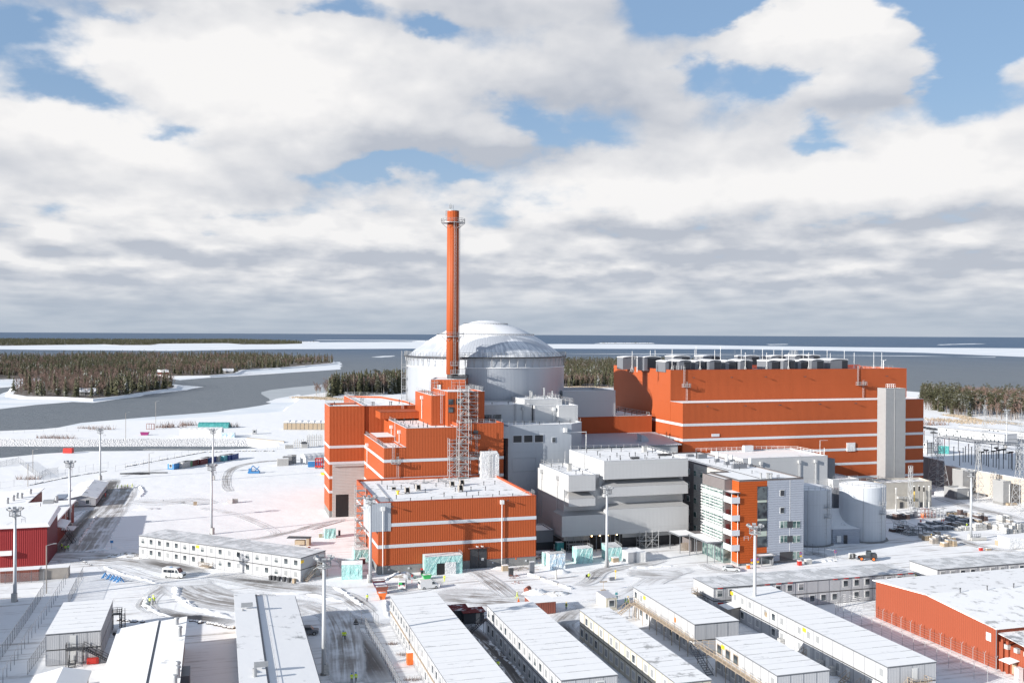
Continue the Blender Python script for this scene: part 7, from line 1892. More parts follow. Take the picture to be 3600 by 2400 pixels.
def skip_(k,px,py,rz,mat,label,L=3.6,w=1.9,h=1.4):
    x,y = at(k,px,py); t = place('skip',label,'skip',x,y,rz,'waste skips'); m = MB(); m.hull8([(.5,0,0),(L - .5,0,0),(L - .5,w,0),(.5,w,0)],[(0,0,h),(L,0,h),(L,w,h),(0,w,h)]); part('bin',m,mat,t)
    m = MB(); m.q([(.15,.15,h + .01),(L - .15,.15,h + .01),(L - .15,w - .15,h + .01),(.15,w - .15,h + .01)]); part('contents',m,'thinsnow',t)
    m = MB(); m.box(-.05,L + .05,-.05,.05,h - .1,h + .05); m.box(-.05,L + .05,w - .05,w + .05,h - .1,h + .05); part('rim',m,mat,t)
skip_('Y4',1085,1425,R(15),'orangepaint','bright orange-red skip, nearest of the row by the hall corner',2.0,1.6); skip_('Y4',1050,1350,R(15),'rust','rusty orange skip with tipping edge, second in the row',2.9,1.7,1.7); skip_('Y4',1030,1290,R(15),'navy','dark blue skip full of rubbish between the orange and red ones',2.8); skip_('Y4',1000,1235,R(15),'darkred','dark red skip at the far end of the row near the mast foot',3.0)
skip_('Z7',845,405,R(20),'bright_green','green skip tucked behind the white van',2.2,1.6,1.1); skip_('Z5',965,352,R(8),'plum','plum-coloured skip alone in the snow beyond the channel',4.8,2.2,1.8); skip_('Z5',2208,625,R(0),'yellow','small yellow skip at the foot of the tall orange block',2.6,1.4,.9)
x,y = at('Z5',432,476,0); m = MB(); m.hull8([(0,0,.1),(4.5,0,.1),(4.5,2.5,.1),(0,2.5,.1)],[(.1,.1,2.5),(4.4,.1,2.5),(4.4,2.4,2.5),(.1,2.4,2.5)]); solo('red_tank',m,'redpaint','bright red box-like container on the bank of the water channel','container',x,y)
# bins by the long cabin row, blue barriers, boulders
_b = MB(); _b.hull8([(-.3,-.35,0),(.3,-.35,0),(.3,.35,0),(-.3,.35,0)],[(-.36,-.42,1.1),(.36,-.42,1.1),(.36,.42,1.1),(-.36,.42,1.1)]); BIN = _b.mesh('wheelie_bin','charcoal')
BI = ('nearest the minibus','second from the minibus side','third, in the middle of the line','fourth, before the gap','fifth, just before the brown one')
for i,(px,py) in enumerate(((1865,1348),(1890,1350),(1920,1355),(1958,1358),(1992,1364))): x,y = at('Z5',px,py); solo('wheelie_bin',BIN,'x','dark wheeled bin before the lone cabin row, ' + BI[i],'bin',x,y,R(-27),'wheeled bins at the cabin row')
_b2 = MB(); _b2.v = list(_b.v); _b2.f = list(_b.f); _b2.mi = list(_b.mi); _b2.smooth = list(_b.smooth)
x,y = at('Z5',2027,1370); solo('wheelie_bin',_b2,'wood','brown wheeled bin at the stair end of the line of bins','bin',x,y,R(-27),'wheeled bins at the cabin row')
for i,(px,py,mt_) in enumerate(((812,318,'orangepaint'),(838,330,'redpaint'),(835,350,'charcoal'))): x,y = at('Z7',px,py); m = MB(); m.v = list(_b.v); m.f = list(_b.f); m.mi = list(_b.mi); m.smooth = list(_b.smooth); solo('wheelie_bin',m,mt_,('orange bin beside the turquoise porch','red bin beside the turquoise porch, behind the black one','black bin beside the turquoise porch')[i],'bin',x,y,.3,'bins by the porch')
for i,px in enumerate((725,758,783,806,828)):
    x,y = at('Z5',px,1318 + i * 7 + 18); m = MB(); m.bar((-.9,0,0),(0,0,1.3),.13); m.bar((.9,0,0),(0,0,1.3),.13); m.bar((0,-.6,.9),(0,1.2,.1),.13); m.hull8([(-.8,-.1,.1),(-.3,-.1,.1),(.1,-.1,1.25),(0,-.1,1.3)],[(-.8,.1,.1),(-.3,.1,.1),(.1,.1,1.25),(0,.1,1.3)])
    solo('blue_barrier',m,'blue',('blue trestle at the road end of a row of five','second blue trestle from the road','middle one of five blue trestles','fourth blue trestle from the road','blue trestle at the end of the row nearest the minibus')[i],'trestle',x,y,.2,'blue trestles in the snow')
def rock(s,seed,mat='boulder',snow=True):
    r = random.Random(seed); m = MB(); n = 7; rings = 4
    for j in range(rings + 1):
        z = s * .75 * j / rings; rr = s * math.cos(j / rings * 1.35)
        for k in range(n): a = 6.283 * k / n; q = rr * r.uniform(.75,1.2); m.v.append((q * math.cos(a),q * math.sin(a) * .8,z * r.uniform(.85,1.1)))
    for j in range(rings):
        m.k = 1 if (snow and j >= 2) else 0
        for k in range(n): m.face((j * n + k,j * n + (k + 1) % n,(j + 1) * n + (k + 1) % n,(j + 1) * n + k))
    m.k = 1 if snow else 0; m.face([rings * n + k for k in range(n)])
    return m.mesh('boulder',(mat,'snow'))
ROCKS = [rock(.62,s) for s in range(5)]
def rocks(k,pts,n,label,s=1.0,grp='boulders edging the road'):
    P = [Vector(at(k,*p)) for p in pts]; L = sum((b - a).length for a,b in zip(P,P[1:]))
    for i in range(n):
        d = (i + rm.uniform(-.2,.2)) / n * L; d = max(0,d)
        for a,b in zip(P,P[1:]):
            q = (b - a).length
            if d <= q: p = a.lerp(b,d / q); break
            d -= q
        o = solo('boulder',ROCKS[i % 5],'x',label,'boulder',p.x + rm.uniform(-.2,.2),p.y + rm.uniform(-.2,.2),rm.uniform(0,6),grp); sc = s * rm.uniform(.6,1.25); o.scale = (sc,sc,sc)
rocks('Z6',[(1425,1155),(1500,1170),(1612,1195)],14,'snow-topped boulder in the string beside the low white-roofed building'); rocks('Z6',[(1325,1140),(1395,1155)],6,'snow-topped boulder in the short string by the curving path'); rocks('Z6',[(820,1135),(910,1145),(1010,1150)],6,'snow-topped boulder lying behind the stacked cabins')
rocks('R3',[(930,1062),(990,1110),(1060,1140)],11,'small dark stone in the string at the road fork by the red hall',.55)
rocks('Z5',[(210,695),(400,655),(560,625),(740,598)],46,'dark stone in the long line along the curving snowy path',1.0,'stones lining the path'); rocks('Z5',[(860,570),(1100,525),(1400,470),(1620,462),(1900,462)],62,'stone in the far line behind the coloured containers',1.1,'stones lining the path')
# snow heaps
def heap(k,px,py,rx,ry,h,seed,label,mat='snow',n=14):
    r = random.Random(seed); x,y = at(k,px,py); m = MB(); m.sm = True; rings = 5
    for j in range(rings + 1):
        for i in range(n): a = 6.283 * i / n; f = 1 - j / rings; q = f * r.uniform(.8,1.15) + .02; m.v.append((rx * q * math.cos(a),ry * q * math.sin(a),h * (1 - f * f) * r.uniform(.7,1.15) - (.05 if j == 0 else 0)))
    for j in range(rings):
        for i in range(n): m.face((j * n + i,j * n + (i + 1) % n,(j + 1) * n + (i + 1) % n,(j + 1) * n + i))
    m.face([rings * n + i for i in range(n)])
    return solo('snow_pile',m,mat,label,'snow pile',x,y,TH,'ploughed snow piles')
PAL['dirtysnow'] = snowmat('dirty_snow',(.30,.27,.24),.13,.9,drift=.4)
for i,a in enumerate((('Z5',860,1180,5,2.4,.9,'low heap of ploughed snow beside the road in front of the lone cabin row'),('Z5',1000,1195,4,1.2,.5,'ploughed snow along the foot of the cabin row end'),('Z5',1010,862,5,1.8,.5,'low snow bank beside the upper road crossing'),
                       ('Z7',620,385,4.2,2.4,1.5,'dirty snow heap behind the white vans'),('Z7',2010,545,3.5,2.0,1.1,'snow heap beside the cable trench in the yard'),('Z7',2210,555,4,1.6,.8,'dirty snow heap at the end of the cable trench'),('Z7',1290,250,0.8,.8,.4,'tiny snow lump'),
                       ('Z6',1200,1140,2,1,.4,'small snow ridge by the curving path'),('Z8',500,230,3,1.4,.5,'snow ridge beside the wrapped booths'),('Z5',2000,1440,6,1.3,.4,'long snow ridge in front of the wheeled bins'),('Y3',1140,520,2.4,1.5,.9,'snow heap at the foot of the pale blue booth'),('Y3',300,460,2.4,1.0,.5,'snow ridge by the hall downpipe'))):
    if i == 6: continue
    heap(*a[:6],40 + i,a[6],'dirtysnow' if i in (0,3,5,1) else 'snow')
def bank(k,pts,w,h,seed,label,mat='dirtysnow'):
    r = random.Random(seed); P = [Vector((*at(k,*q),0)) for q in pts]; V_,F_ = [],[]; Q = []
    for a,b in zip(P,P[1:]):
        n = max(1,int((b - a).length / .9)); Q += [a.lerp(b,i / n) for i in range(n)]
    Q.append(P[-1]); sec = 7
    for i,q in enumerate(Q):
        d = (Q[min(i + 1,len(Q) - 1)] - Q[max(0,i - 1)]).normalized(); nn = Vector((-d.y,d.x,0)); e = min(1,i / 3,(len(Q) - 1 - i) / 3) * r.uniform(.55,1.2); sh_ = r.uniform(-.3,.3)
        for j in range(sec): f = j / (sec - 1) * 2 - 1; V_.append(tuple(q + nn * (f * w * (.6 + .4 * e) + sh_) + Vector((0,0,h * e * (1 - f * f) * r.uniform(.6,1.15) - .03))))
    for i in range(len(Q) - 1):
        for j in range(sec - 1): a = i * sec + j; F_.append((a,a + sec,a + sec + 1,a + 1))
    me = bpy.data.meshes.new('snow_bank'); me.from_pydata(V_,[],F_); me.materials.append(PAL[mat]); me.update()
    if me.polygons[0].normal.z < 0: me.flip_normals()
    o = bpy.data.objects.new('snow_bank',me); COL.objects.link(o); tag(o,label,'snow bank','ploughed snow banks')
for a in (('Z5',[(530,1155),(700,1140),(950,1112)],.9,.45,1,'ploughed bank from the small white sign to the lone cabin row','snow'),('Z5',[(660,905),(610,985),(530,1110)],.5,.4,2,'dark ploughed bank along the side of the shaded road'),('Z5',[(700,1250),(820,1300),(960,1340),(1120,1380)],.8,.35,3,'long snow bank passing behind the minibus and barriers','snow'),
          ('Z6',[(1210,900),(1220,980),(1330,1050),(1480,1090),(1610,1120)],1.0,.5,4,'curving snow bank between the walkers and the low white-roofed building','snow'),('Z6',[(1010,960),(1000,1030),(1080,1085),(1200,1120)],.7,.35,5,'snow bank on the outer side of the curving path','snow'),('Z5',[(2110,1440),(2250,1475),(2400,1500)],.9,.45,6,'snow bank beyond the cabin stair towards the light mast','snow'),
          ('Z7',[(-80,470),(60,560),(180,650),(240,680)],.8,.45,7,'snow bank beside the track with the lone worker','snow'),('Z7',[(450,600),(470,700),(495,800)],.7,.4,8,'snow bank in front of the first cabin row end','snow'),('Z7',[(1500,1010),(1650,1170),(1800,1330),(1960,1500)],.5,.35,9,'dirty snow bank along the dark wet lane'),('Z7',[(1290,900),(1400,1010),(1560,1180),(1740,1420)],.35,.25,10,'thin dirty snow edge on the cabin side of the wet lane'),
          ('Z8',[(560,300),(700,275),(900,270),(1150,250)],.8,.3,11,'low snow bank before the worn grey patch in the office yard','snow'),('Z8',[(110,1010),(260,1180),(420,1350),(560,1500)],.5,.3,12,'snow bank along the foot of the cream cabin row','snow'),('Q4',[(1580,1500),(1800,1470),(2100,1440)],.8,.35,13,'snow bank from the office corner towards the loader','snow'),('R2',[(640,800),(900,900),(1150,985)],.6,.3,14,'low snow edge along the track through the materials yard','snow'),
          ('Z5',[(900,720),(960,700),(990,740),(960,780)],.8,.5,15,'snow bank at the bend of the upper road','snow'),('Y4',[(380,790),(470,790),(600,830),(640,890)],.5,.3,16,'dark snow ridge round the turning place by the turquoise tents')): bank(*a)
# cable trench, hydrants, signs, small yard objects
def sticks(k,px,py,w,d,n,mat,label,cat,name,h=.5,rz=TH,ln=2.0,rr=.05,grp=None):
    x,y = at(k,px,py); m = MB(); r = random.Random(int(px * 7 + py))
    for i in range(n): a = Vector((r.uniform(-w / 2,w / 2),r.uniform(-d / 2,d / 2),r.uniform(.05,h))); b = a + Vector((r.uniform(-1,1) * ln,r.uniform(-1,1) * ln * .5,r.uniform(-.1,.25))); m.bar(a,b,rr)
    return solo(name,m,mat,label,cat,x,y,rz,grp)
x0,y0 = at('Y3',700,540); x1,y1 = at('Y3',1300,750); m = MB(); d = math.hypot(x1 - x0,y1 - y0)
for i in range(10): m.box(i * d / 10,(i + .93) * d / 10,-.35 + .1 * math.sin(i),.35 + .1 * math.sin(i),0,.35 + .06 * (i % 3))
solo('cable_duct',m,'dirtysnow','long half-buried cable duct crossing the yard from the hall corner','cable duct',x0,y0,math.atan2(y1 - y0,x1 - x0))
sticks('Y3',600,470,5,2.5,46,'greywood','tangle of cables and planks by the hall corner','rubble','debris'); sticks('Y3',500,600,1.6,1.6,20,'rust','coil of orange-brown pipes half buried in snow near the trench start','pipes','pipe_bundle',.9,ln=.8); sticks('Y3',540,670,2.4,1,14,'rust','rusty pipe stub in the trench near the snow heap','pipes','pipe_bundle',.5,ln=.9)
x,y = at('Y3',685,780); m = MB(); m.bar((-1.0,0,.6),(1.0,0,.6),.62,14); solo('pipe_drum',m,'rust','short rust-red ribbed pipe lying beside the striding worker','pipe',x,y,1.2)
sticks('Y3',850,330,3,2,40,'charcoal','dark heap of hoses and cables in the shade between the two buildings','cables','cable_heap',1.6); sticks('Y3',1080,225,3,1.2,26,'darkred','dark reddish stack of material beside the little dark teal booth','material stack','material_stack',.8,ln=1.2); sticks('Y3',870,480,1.5,1.5,16,'rail','leaning bent tubes at the side of the pale blue booth','tubes','tube_stack',3.2,ln=.7)
for k,px,py,w,d,h,mt_,lb in (('Y3',372,490,1.5,1.2,1.4,'wood','pale crate at the foot of the hall downpipe'),('Y3',455,565,1.1,.8,2.2,'charcoal','black upright cabinet in a white frame in the yard before the orange hall'),('Y3',745,525,1.2,.6,2.9,'unit_grey','grey upright electrical cabinet by the cable trench'),('Y3',1890,385,1.6,1.4,1.5,'wood','plywood box between the light mast and the red-framed hut'),
                              ('Y3',1845,622,1.3,.7,.9,'unit_grey','grey box beside the yellow-topped post in the yard'),('Y3',2165,155,1.4,.5,1.5,'stone','pale wall cabinet at the dark foot of the overhang building'),('Y4',492,440,.6,.6,1.5,'charcoal','dark bollard-like box behind the cabin row'),('Y4',845,872,1.4,1.2,1.4,'darkred','brown crate at the corner of the turquoise booth'),
                              ('Y4',205,470,1.0,1.0,1.2,'wood','wooden crate beside the small square turquoise booth'),('Z5',1583,820,1.8,1.5,1.5,'whitepaint','white bale alone in the open snowfield, left one of a pair'.replace('left one','nearer one')),('Z5',1618,816,2.2,1.5,1.6,'stone','pale bale with a dark top, farther one of a pair in the snowfield'),('Z5',1345,832,1.2,.8,1.3,'wood','wooden post box at the edge of the worn snow'),
                              ('Z5',1948,560,5,2.5,3.2,'stone','banded pallet stack with a pinkish stripe, nearest the blue container row'),('Z5',1978,552,4,2.5,4.0,'taupe','tall banded pallet stack behind the striped one'),('Z5',2010,545,4,2.5,4.2,'taupe','tallest banded pallet stack beside the white sagging tent'),
                              ('Z5',2310 - 180,1195 - 60,.7,.7,.8,'rust','small rusty box near the cabin stair'),('R2',1758,1195,.9,.6,.9,'redpaint','small red box in the snow behind the grey-roofed cabin row'),('R2',1860,1190,1.6,.6,.6,'wood','pale trestle beside the small red box'),('R2',2000,1120,1.4,1.2,1.5,'wood','wooden pallet stack at the end of the long white crate'),
                              ('Q4',2175,1435,.9,.5,1.4,'stone','pale cabinet standing between the office and the loader'),('Q4',893,1560,.7,.7,1.0,'orangepaint','orange-red traffic drum at the orange corner of the office'),('Q4',1535,1518,.9,.9,1.2,'redpaint','red traffic drum at the grey corner of the office'),('Q4',1640,1500,1.7,1.2,1.2,'stone','snow-capped concrete blocks beside the office corner')):
    x,y = at(k,px,py); m = MB(); m.box(-w / 2,w / 2,-d / 2,d / 2,.05,h); t = place('cabinet' if 'cabinet' in lb else 'crate',lb,'cabinet' if 'cabinet' in lb else 'crate',x,y,TH); part('case',m,mt_,t); m = MB(); m.box(-w / 2 - .04,w / 2 + .04,-d / 2 - .04,d / 2 + .04,h,h + .07); part('snow_cap',m,'snow',t)
def disc_sign(k,px,py,h,label,mat='blue',ring='redpaint',extra=True):
    x,y = at(k,px,py); t = place('road_sign',label,'road sign',x,y,TH,'round no-parking signs'); m = MB(); m.bar((0,0,0),(0,0,h),.05); m.box(-.3,.3,-.3,.3,0,.15); part('post',m,'steel',t)
    m = MB(); m.bar((0,-.08,h - .35),(0,-.05,h - .35),.42,18); part('sign_rim',m,ring,t); m = MB(); m.bar((0,-.10,h - .35),(0,-.07,h - .35),.32,18); part('sign_face',m,mat,t); m = MB(); m.bar((-.25,-.12,h - .1),(.25,-.12,h - .6),.05); part('sign_slash',m,ring,t)
    if extra: m = MB(); m.box(-.3,.3,-.1,-.05,h - 1.25,h - .85); part('yellow_plate',m,'yellow',t)
disc_sign('Q4',935,1560,2.6,'blue round no-parking sign at the orange facade of the office'); disc_sign('Q4',1012,1550,2.6,'blue round no-parking sign beside the office porch'); disc_sign('Q4',1550,1505,3.2,'blue round no-parking sign on a white post at the grey office corner'); disc_sign('Q4',1982,1470,3.0,'round red-edged sign on the open snow before the tanks','blue','redpaint',False)
for i,(k,px,py,lb) in enumerate((('Z7',150,915,'triangular warning sign on the shaded road beside the fence'),('R3',890,950,'small white sign on the kerb beside the group of three workers'),('Y3',560,925,'little red tripod sign in the snow just behind a cabin row'),('Z6',787,1300,'dark round-headed sign post beside the stacked cabins'),('Z8',490,690,'tall sign post with two teal squares at the cream guard hut'),('Z5',770,1135,'blue sign board on a post at the road fork'),('Y3',1897,600,'yellow-topped marker post in the yard'),('Y3',1730,770,'post with a wooden cross board on an orange foot'),('Y3',1078,605,'stone-coloured pillar on a mound in front of the wrapped booths'),('Y3',522,420,'red and orange marker post against the hall plinth'),('Z7',730,440,'red marker post between the two white vans'))):
    x,y = at(k,px,py); t = place('marker_post' if i > 5 else 'sign',lb,'marker post' if i > 5 else 'sign',x,y,TH); m = MB(); m.bar((0,0,0),(0,0,2.2 if i not in (2,10) else .9),.05 if i not in (8,) else .28); part('post',m,('charcoal','steel','redpaint','charcoal','steel','steel','yellow','wood','stone','redpaint','redpaint')[i],t)
    m = MB()
    if i == 0: m.hull8([(-.55,0,1.3),(.55,0,1.3),(.02,0,2.3),(-.02,0,2.3)],[(-.55,-.06,1.3),(.55,-.06,1.3),(.02,-.06,2.3),(-.02,-.06,2.3)]); m.box(-.5,.5,-.06,0,.95,1.2)
    elif i in (1,5): m.box(-.4,.4,-.06,0,1.7,2.4)
    elif i == 4: m.box(-.3,.3,-.07,0,2.8,3.4); m.box(-.3,.3,-.07,0,2.0,2.6); m.box(-.25,.3,-.08,0,1.4,1.8)
    elif i == 3: m.bar((0,-.06,2.0),(0,0,2.0),.35,12)
    elif i == 7: m.box(-.9,.9,-.15,.15,2.1,2.3); m.box(-.6,.6,-.4,.4,0,.3)
    elif i == 2: m.hull8([(-.35,0,0),(.35,0,0),(.02,0,.9),(-.02,0,.9)],[(-.35,-.08,0),(.35,-.08,0),(.02,-.08,.9),(-.02,-.08,.9)])
    else: m.box(-.14,.14,-.14,.14,1.6,2.1)
    part('board',m,('charcoal','frame','orangepaint','charcoal','teal','blue','yellow','wood','stone','orangepaint','redpaint')[i],t)
t = site('portable_toilet','orange portable toilet against the shaded side of the long cabin row','portable toilet',0,0); x,y = at('Z7',710,1275); t.location = (x,y,0); OFF[t.name] = (0,0,0)
m = MB(); m.box(-.6,.6,-.6,.6,.1,2.3); part('cabin',m,'orangepaint',t); m = MB(); m.hull8([(-.65,-.65,2.3),(.65,-.65,2.3),(.65,.65,2.3),(-.65,.65,2.3)],[(-.4,-.4,2.5),(.4,-.4,2.5),(.4,.4,2.5),(-.4,.4,2.5)]); part('roof',m,'snow',t)
x,y = at('Z5',1975,1115); t = place('smoking_shelter','small open shelter with a dark corrugated edge behind the lone cabin row','shelter',x,y,R(-4)); m = MB(); m.box(0,6.5,0,2.4,2.2,2.4); part('roof',m,'charcoal',t); m = MB(); m.box(5.6,6.4,0,2.2,0,2.2); m.box(2.2,5,.4,1.8,.4,1.6); part('wall',m,'wood',t)
x,y = at('Z5',1750,612); m = MB(); m.box(-2.4,2.4,-1.5,1.5,.1,.8); m.bar((-2,0,.8),(-.5,0,3.2),.2); m.bar((-.5,0,3.2),(2.3,0,.9),.2); m.bar((.4,0,.9),(2.2,0,2.9),.15); m.box(-2.2,-1,-.8,.8,.8,2.0); solo('blue_machine',m,'blue','small blue and white machine standing alone on the snowfield','machine',x,y,.1)
x,y = at('Z5',2200,580); t = place('red_lift','red working platform lift at the edge of the tall orange block','lift',x,y,0); m = MB(); m.box(-1.8,1.8,-.9,.9,.5,1.3); m.rail([(-1.6,-.8,1.3),(1.6,-.8,1.3),(1.6,.8,1.3),(-1.6,.8,1.3)],3.2,1,.12,close=True); part('frame',m,'redpaint',t)
for wx in (-1.2,1.2):
    for s in (-1,1): wheel(t,wx,s * .9,.45)
x,y = at('Z5',1010,312); m = MB()
for a in (0,3.0): m.bar((a,0,0),(a,0,3.6),.16); m.bar((a + 1,1.5,0),(a + 1,1.5,3.4),.13)
m.bar((0,0,3.6),(4.8,0,3.6),.16); m.bar((4.8,0,0),(4.8,0,3.6),.16); m.bar((0,0,.2),(4.8,0,.2),.12); solo('timber_frame',m,'rust','open rust-brown timber frame beyond the channel','frame',x,y)
x,y = at('Y5',240,665); m = MB()
for a,b in (((0,0),(7,2.5)),((7,2.5),(14,3.5)),((2,1),(13,-.8)),((8,3),(19,3.6)),((0,0),(9,-1.6)),((9,-1.6),(12,.6))): m.bar((*a,.25),(*b,.3),.22)
solo('steel_beams',m,'charcoal','loose dark steel beams lying in the snow by the wire fence','steel beams',x,y)
# floating boom, sluice wall and intake machinery
m = MB(); a = at('Z5',990,462,-2.5); b = at('Z5',1700,468,-2.5); m.bar((*a,-2.6),(*b,-2.6),.3); m.rail([(*a,-2.5),(*b,-2.5)],1.2,6,.05); solo('floating_boom',m,'whitepaint','thin white floating boom along the water channel','boom')
P = [at('Z5',x,y) for x,y in ((1700,380),(1955,404),(1925,412))]; m = MB(); m.hull8([(*P[0],-4),(*at('Z5',1700,376),-4),(*at('Z5',1960,400),-4),(*P[1],-4)],[(*P[0],.8),(*at('Z5',1700,376),.8),(*at('Z5',1960,400),.8),(*P[1],.8)]); solo('channel_wall',m,'pale_concrete','pale concrete wall at the head of the water channel','wall')
x,y = at('Z5',2060,440); t = place('intake_gantry','cluster of pale upright screens and frames at the water intake','intake gantry',x,y,R(18)); t.scale = (.6,.6,.55); m = MB()
for i in range(9): m.bar((i * 1.6 - 4,4,0),(i * 1.6 - 4,4,6.5 + (i % 3)),.3); m.bar((i * 1.6 + 8,9,0),(i * 1.6 + 8,9,11 + (i % 2)),.35)
for z in (2,4.5): m.bar((-4,4,z),(9,4,z),.15); m.bar((8,9,z + 4),(21,9,z + 4),.15)
part('screens',m,'stone',t); m = MB(); m.box(2,7,-1,3,0,4.5); m.box(-12,-5,-1,1.5,0,3.2); part('housing',m,'stone',t); m = MB(); m.hull8([(1.5,-1.5,4.5),(7.5,-1.5,4.5),(7.5,3.5,4.5),(1.5,3.5,4.5)],[(3,0,5.8),(6,0,5.8),(6,2,5.8),(3,2,5.8)]); part('roof',m,'charcoal',t)

# ------------------------------------------------------------------ the switchyard and concrete walls beyond the tanks
CB = [guv('R2',548,620),guv('R2',1075,590),guv('R2',1100,400)]
t = site('weathered_concrete_building','stained pale concrete building with dark doors behind the far tank','building',222,287)
P_ = [(220.5,287.0),(241.3,287.0),(243.5,296.0),(222.5,297.5)]
hall(t,P_,0,9.0,'old_concrete',cap='old_concrete',par=.5,roof='thinsnow')
for a,b in ((638,680),(765,826),(908,960)):
    q = onv('R2',a,525,287); r_ = onv('R2',b,605,287); m = MB(); m.box(q[0],r_[0],286.8,286.95,.1,q[1]); part('door',m,'charcoal',t)
for x in (612,650,700,765): q = onv('R2',x,455,287); m = MB(); m.box(q[0] - .5,q[0] + .5,286.0,286.95,q[1] - .5,q[1] + .3); part('wall_unit',m,'stone',t)
for i,(x,y) in enumerate(((587,655),(837,620),(905,615),(970,625),(1043,620))):
    X,Y = at('R2',x,y); t = place('insulator_post',('pale insulator post nearest the tank','black and yellow banded cable post','second black-topped insulator post from the banded one','third black-topped insulator post','pale insulator post at the end of the concrete building')[i],'insulator',X,Y,0,'insulator posts before the concrete building')
    m = MB(); m.bar((0,0,0),(0,0,2.6),.3,6); part('base',m,'stone',t); m = MB(); m.bar((0,0,2.6),(0,0,6.2),.14,8); part('stem',m,'yellow' if i == 1 else 'stone',t)
    m = MB(); m.cyl(0,0,6.2,7.8,.26,10); part('insulator',m,'black' if 0 < i < 4 else 'stone',t); m = MB(); m.cyl(0,0,7.8,8.1,.34,10); part('cap',m,'frame',t)
WA = [guv('Y2',690,1290),guv('R2',1230,440)]
u0_,v0_ = guv('R2',1255,300,0)
def longwall(name,label,a,b,h,th=.6,mat='pale_concrete',z=0.0):
    A = Vector(a); Bv = Vector(b); d = (Bv - A); L = d.length; t = place(name,label,'wall',A.x,A.y,math.atan2(d.y,d.x)); n = max(1,int(L / 8))
    m = MB(); m.box(0,L,0,th,z,h); part('wall',m,mat,t)
    m = MB()
    for i in range(1,n): m.box(i * L / n - .06,i * L / n + .06,-.06,0,z,h)
    part('wall_joints',m,'old_concrete',t); m = MB(); m.box(0,L,-.05,th + .05,h,h + .12); part('snow_cap',m,'snow',t)
    return t
A = at('R2',1250,330); E_ = at('R2',2420,660)
longwall('blast_wall','tall cream concrete wall running along the switchyard behind the beige kiosks',(A[0],A[1]),(E_[0] + 14,E_[1] - 6),9.0)
A2 = at('R1',180,1440); longwall('dark_wall','shaded concrete wall between the long orange hall and the lattice mast',(A2[0],A2[1] + 8),(A[0],A[1] + 1),10.5,mat='unit_grey')  # the wall's shade is put into its dark grey colour
_a = onv('R2',1508,250,304.6)[0]
for u_,v_,w_,d,h,lb,dr in ((_a,304.6,onv('R2',1630,250,304.6)[0] - _a,5.5,9.4,'tall beige box-shaped kiosk behind the low beige one',0),(260.8,296.7,6.6,6.8,4.0,'low wide beige kiosk with grey double doors before the lattice mast',1),(268.4,282.7,3.5,5.0,8.5,'tall beige kiosk with a white downpipe standing alone before the cream wall',2)):
    X,Y = uv(u_,v_); t = place('beige_kiosk',lb,'kiosk',X,Y,TH,'beige service kiosks'); OFF[t.name] = (0,0,0)
    hall(t,[(0,0),(w_ * .62,0),(w_,0),(w_,d),(0,d)] if 0 else rect(0,w_,0,d),.9,h,'taupe',cap='stone',par=.6,roof='snow'); m = MB(); m.box(.05,w_ - .05,.05,d - .05,0,.95); part('plinth',m,'concrete',t)
    if dr == 1: m = MB(); m.box(-.12,0,1.4,4.6,.5,3.0); part('double_door',m,'unit_grey',t)
    if dr: m = MB(); m.bar((w_ * .72,-.2,.6),(w_ * .72,-.2,h - 1),.1,6); part('downpipe',m,'whitepaint',t)
    if dr == 2: m = MB(); m.box(w_ * .3,w_ + 1.5,-1.2,-.05,.1,.8); part('steps',m,'wood',t)
for px,py in ((1680,440),(1812,450),(1853,455)):
    pass

def lattice(h,b,top,name_label,arms=True,r=.09):
    m = MB(); n = max(5,int(h / 2.6))
    lv = [i / n for i in range(n + 1)]
    w = lambda f: (b + (top - b) * min(1,f * 1.35)) / 2
    for f,g in zip(lv[:-1],lv[1:]):
        a,c = w(f),w(g); z0,z1 = f * h,g * h
        Cn = [(-1,-1),(1,-1),(1,1),(-1,1)]
        for i in range(4):
            p,q = Cn[i],Cn[(i + 1) % 4]
            m.bar((p[0] * a,p[1] * a,z0),(p[0] * c,p[1] * c,z1),r)
            m.bar((p[0] * a,p[1] * a,z0),(q[0] * c,q[1] * c,z1),r * .6); m.bar((q[0] * a,q[1] * a,z0),(p[0] * c,p[1] * c,z1),r * .6)
            m.bar((p[0] * c,p[1] * c,z1),(q[0] * c,q[1] * c,z1),r * .6)
    if arms: m.bar((-2,0,h),(2,0,h),r); m.bar((-2,0,h),(0,0,h - 1),r * .6); m.bar((2,0,h),(0,0,h - 1),r * .6); m.bar((0,0,h),(0,0,h + 3),r)
    return m
PYL = [('R2',1160,400,21.5,6.6,2.2,'stout lattice mast on a white footing beside the dark wall'),('R2',1720,520,20.5,3.6,1.0,'slim lattice mast between the two tall beige kiosks'),('R2',2290,670,21.5,4.2,1.6,'slim lattice mast at the picture edge before the cream wall'),('R2',1360,300,8,2.0,1.6,'small square lattice column by the cream wall'),
       ('R2',1925,500,10.5,1.6,1.3,'lattice column beside the lone tall kiosk'),('R1',1025,1010,24.5,3.6,.9,'tall slender lattice mast in the middle of the switchyard'),('R1',930,1180,10.4,2.0,1.7,'lattice portal leg with crossed braces in the switchyard'),('R1',1530,1120,22,3.2,1.6,'tallest lattice mast at the picture edge of the switchyard'),('R1',380,1090,10.4,2.0,1.6,'lattice portal leg beside the teal container in the switchyard'),('R2',785,640,15.4,1.2,1.0,'thin lattice pole in front of the concrete building'),('R1',1500,1250,11,2.4,2.0,'thick lattice portal leg close to the picture edge')]
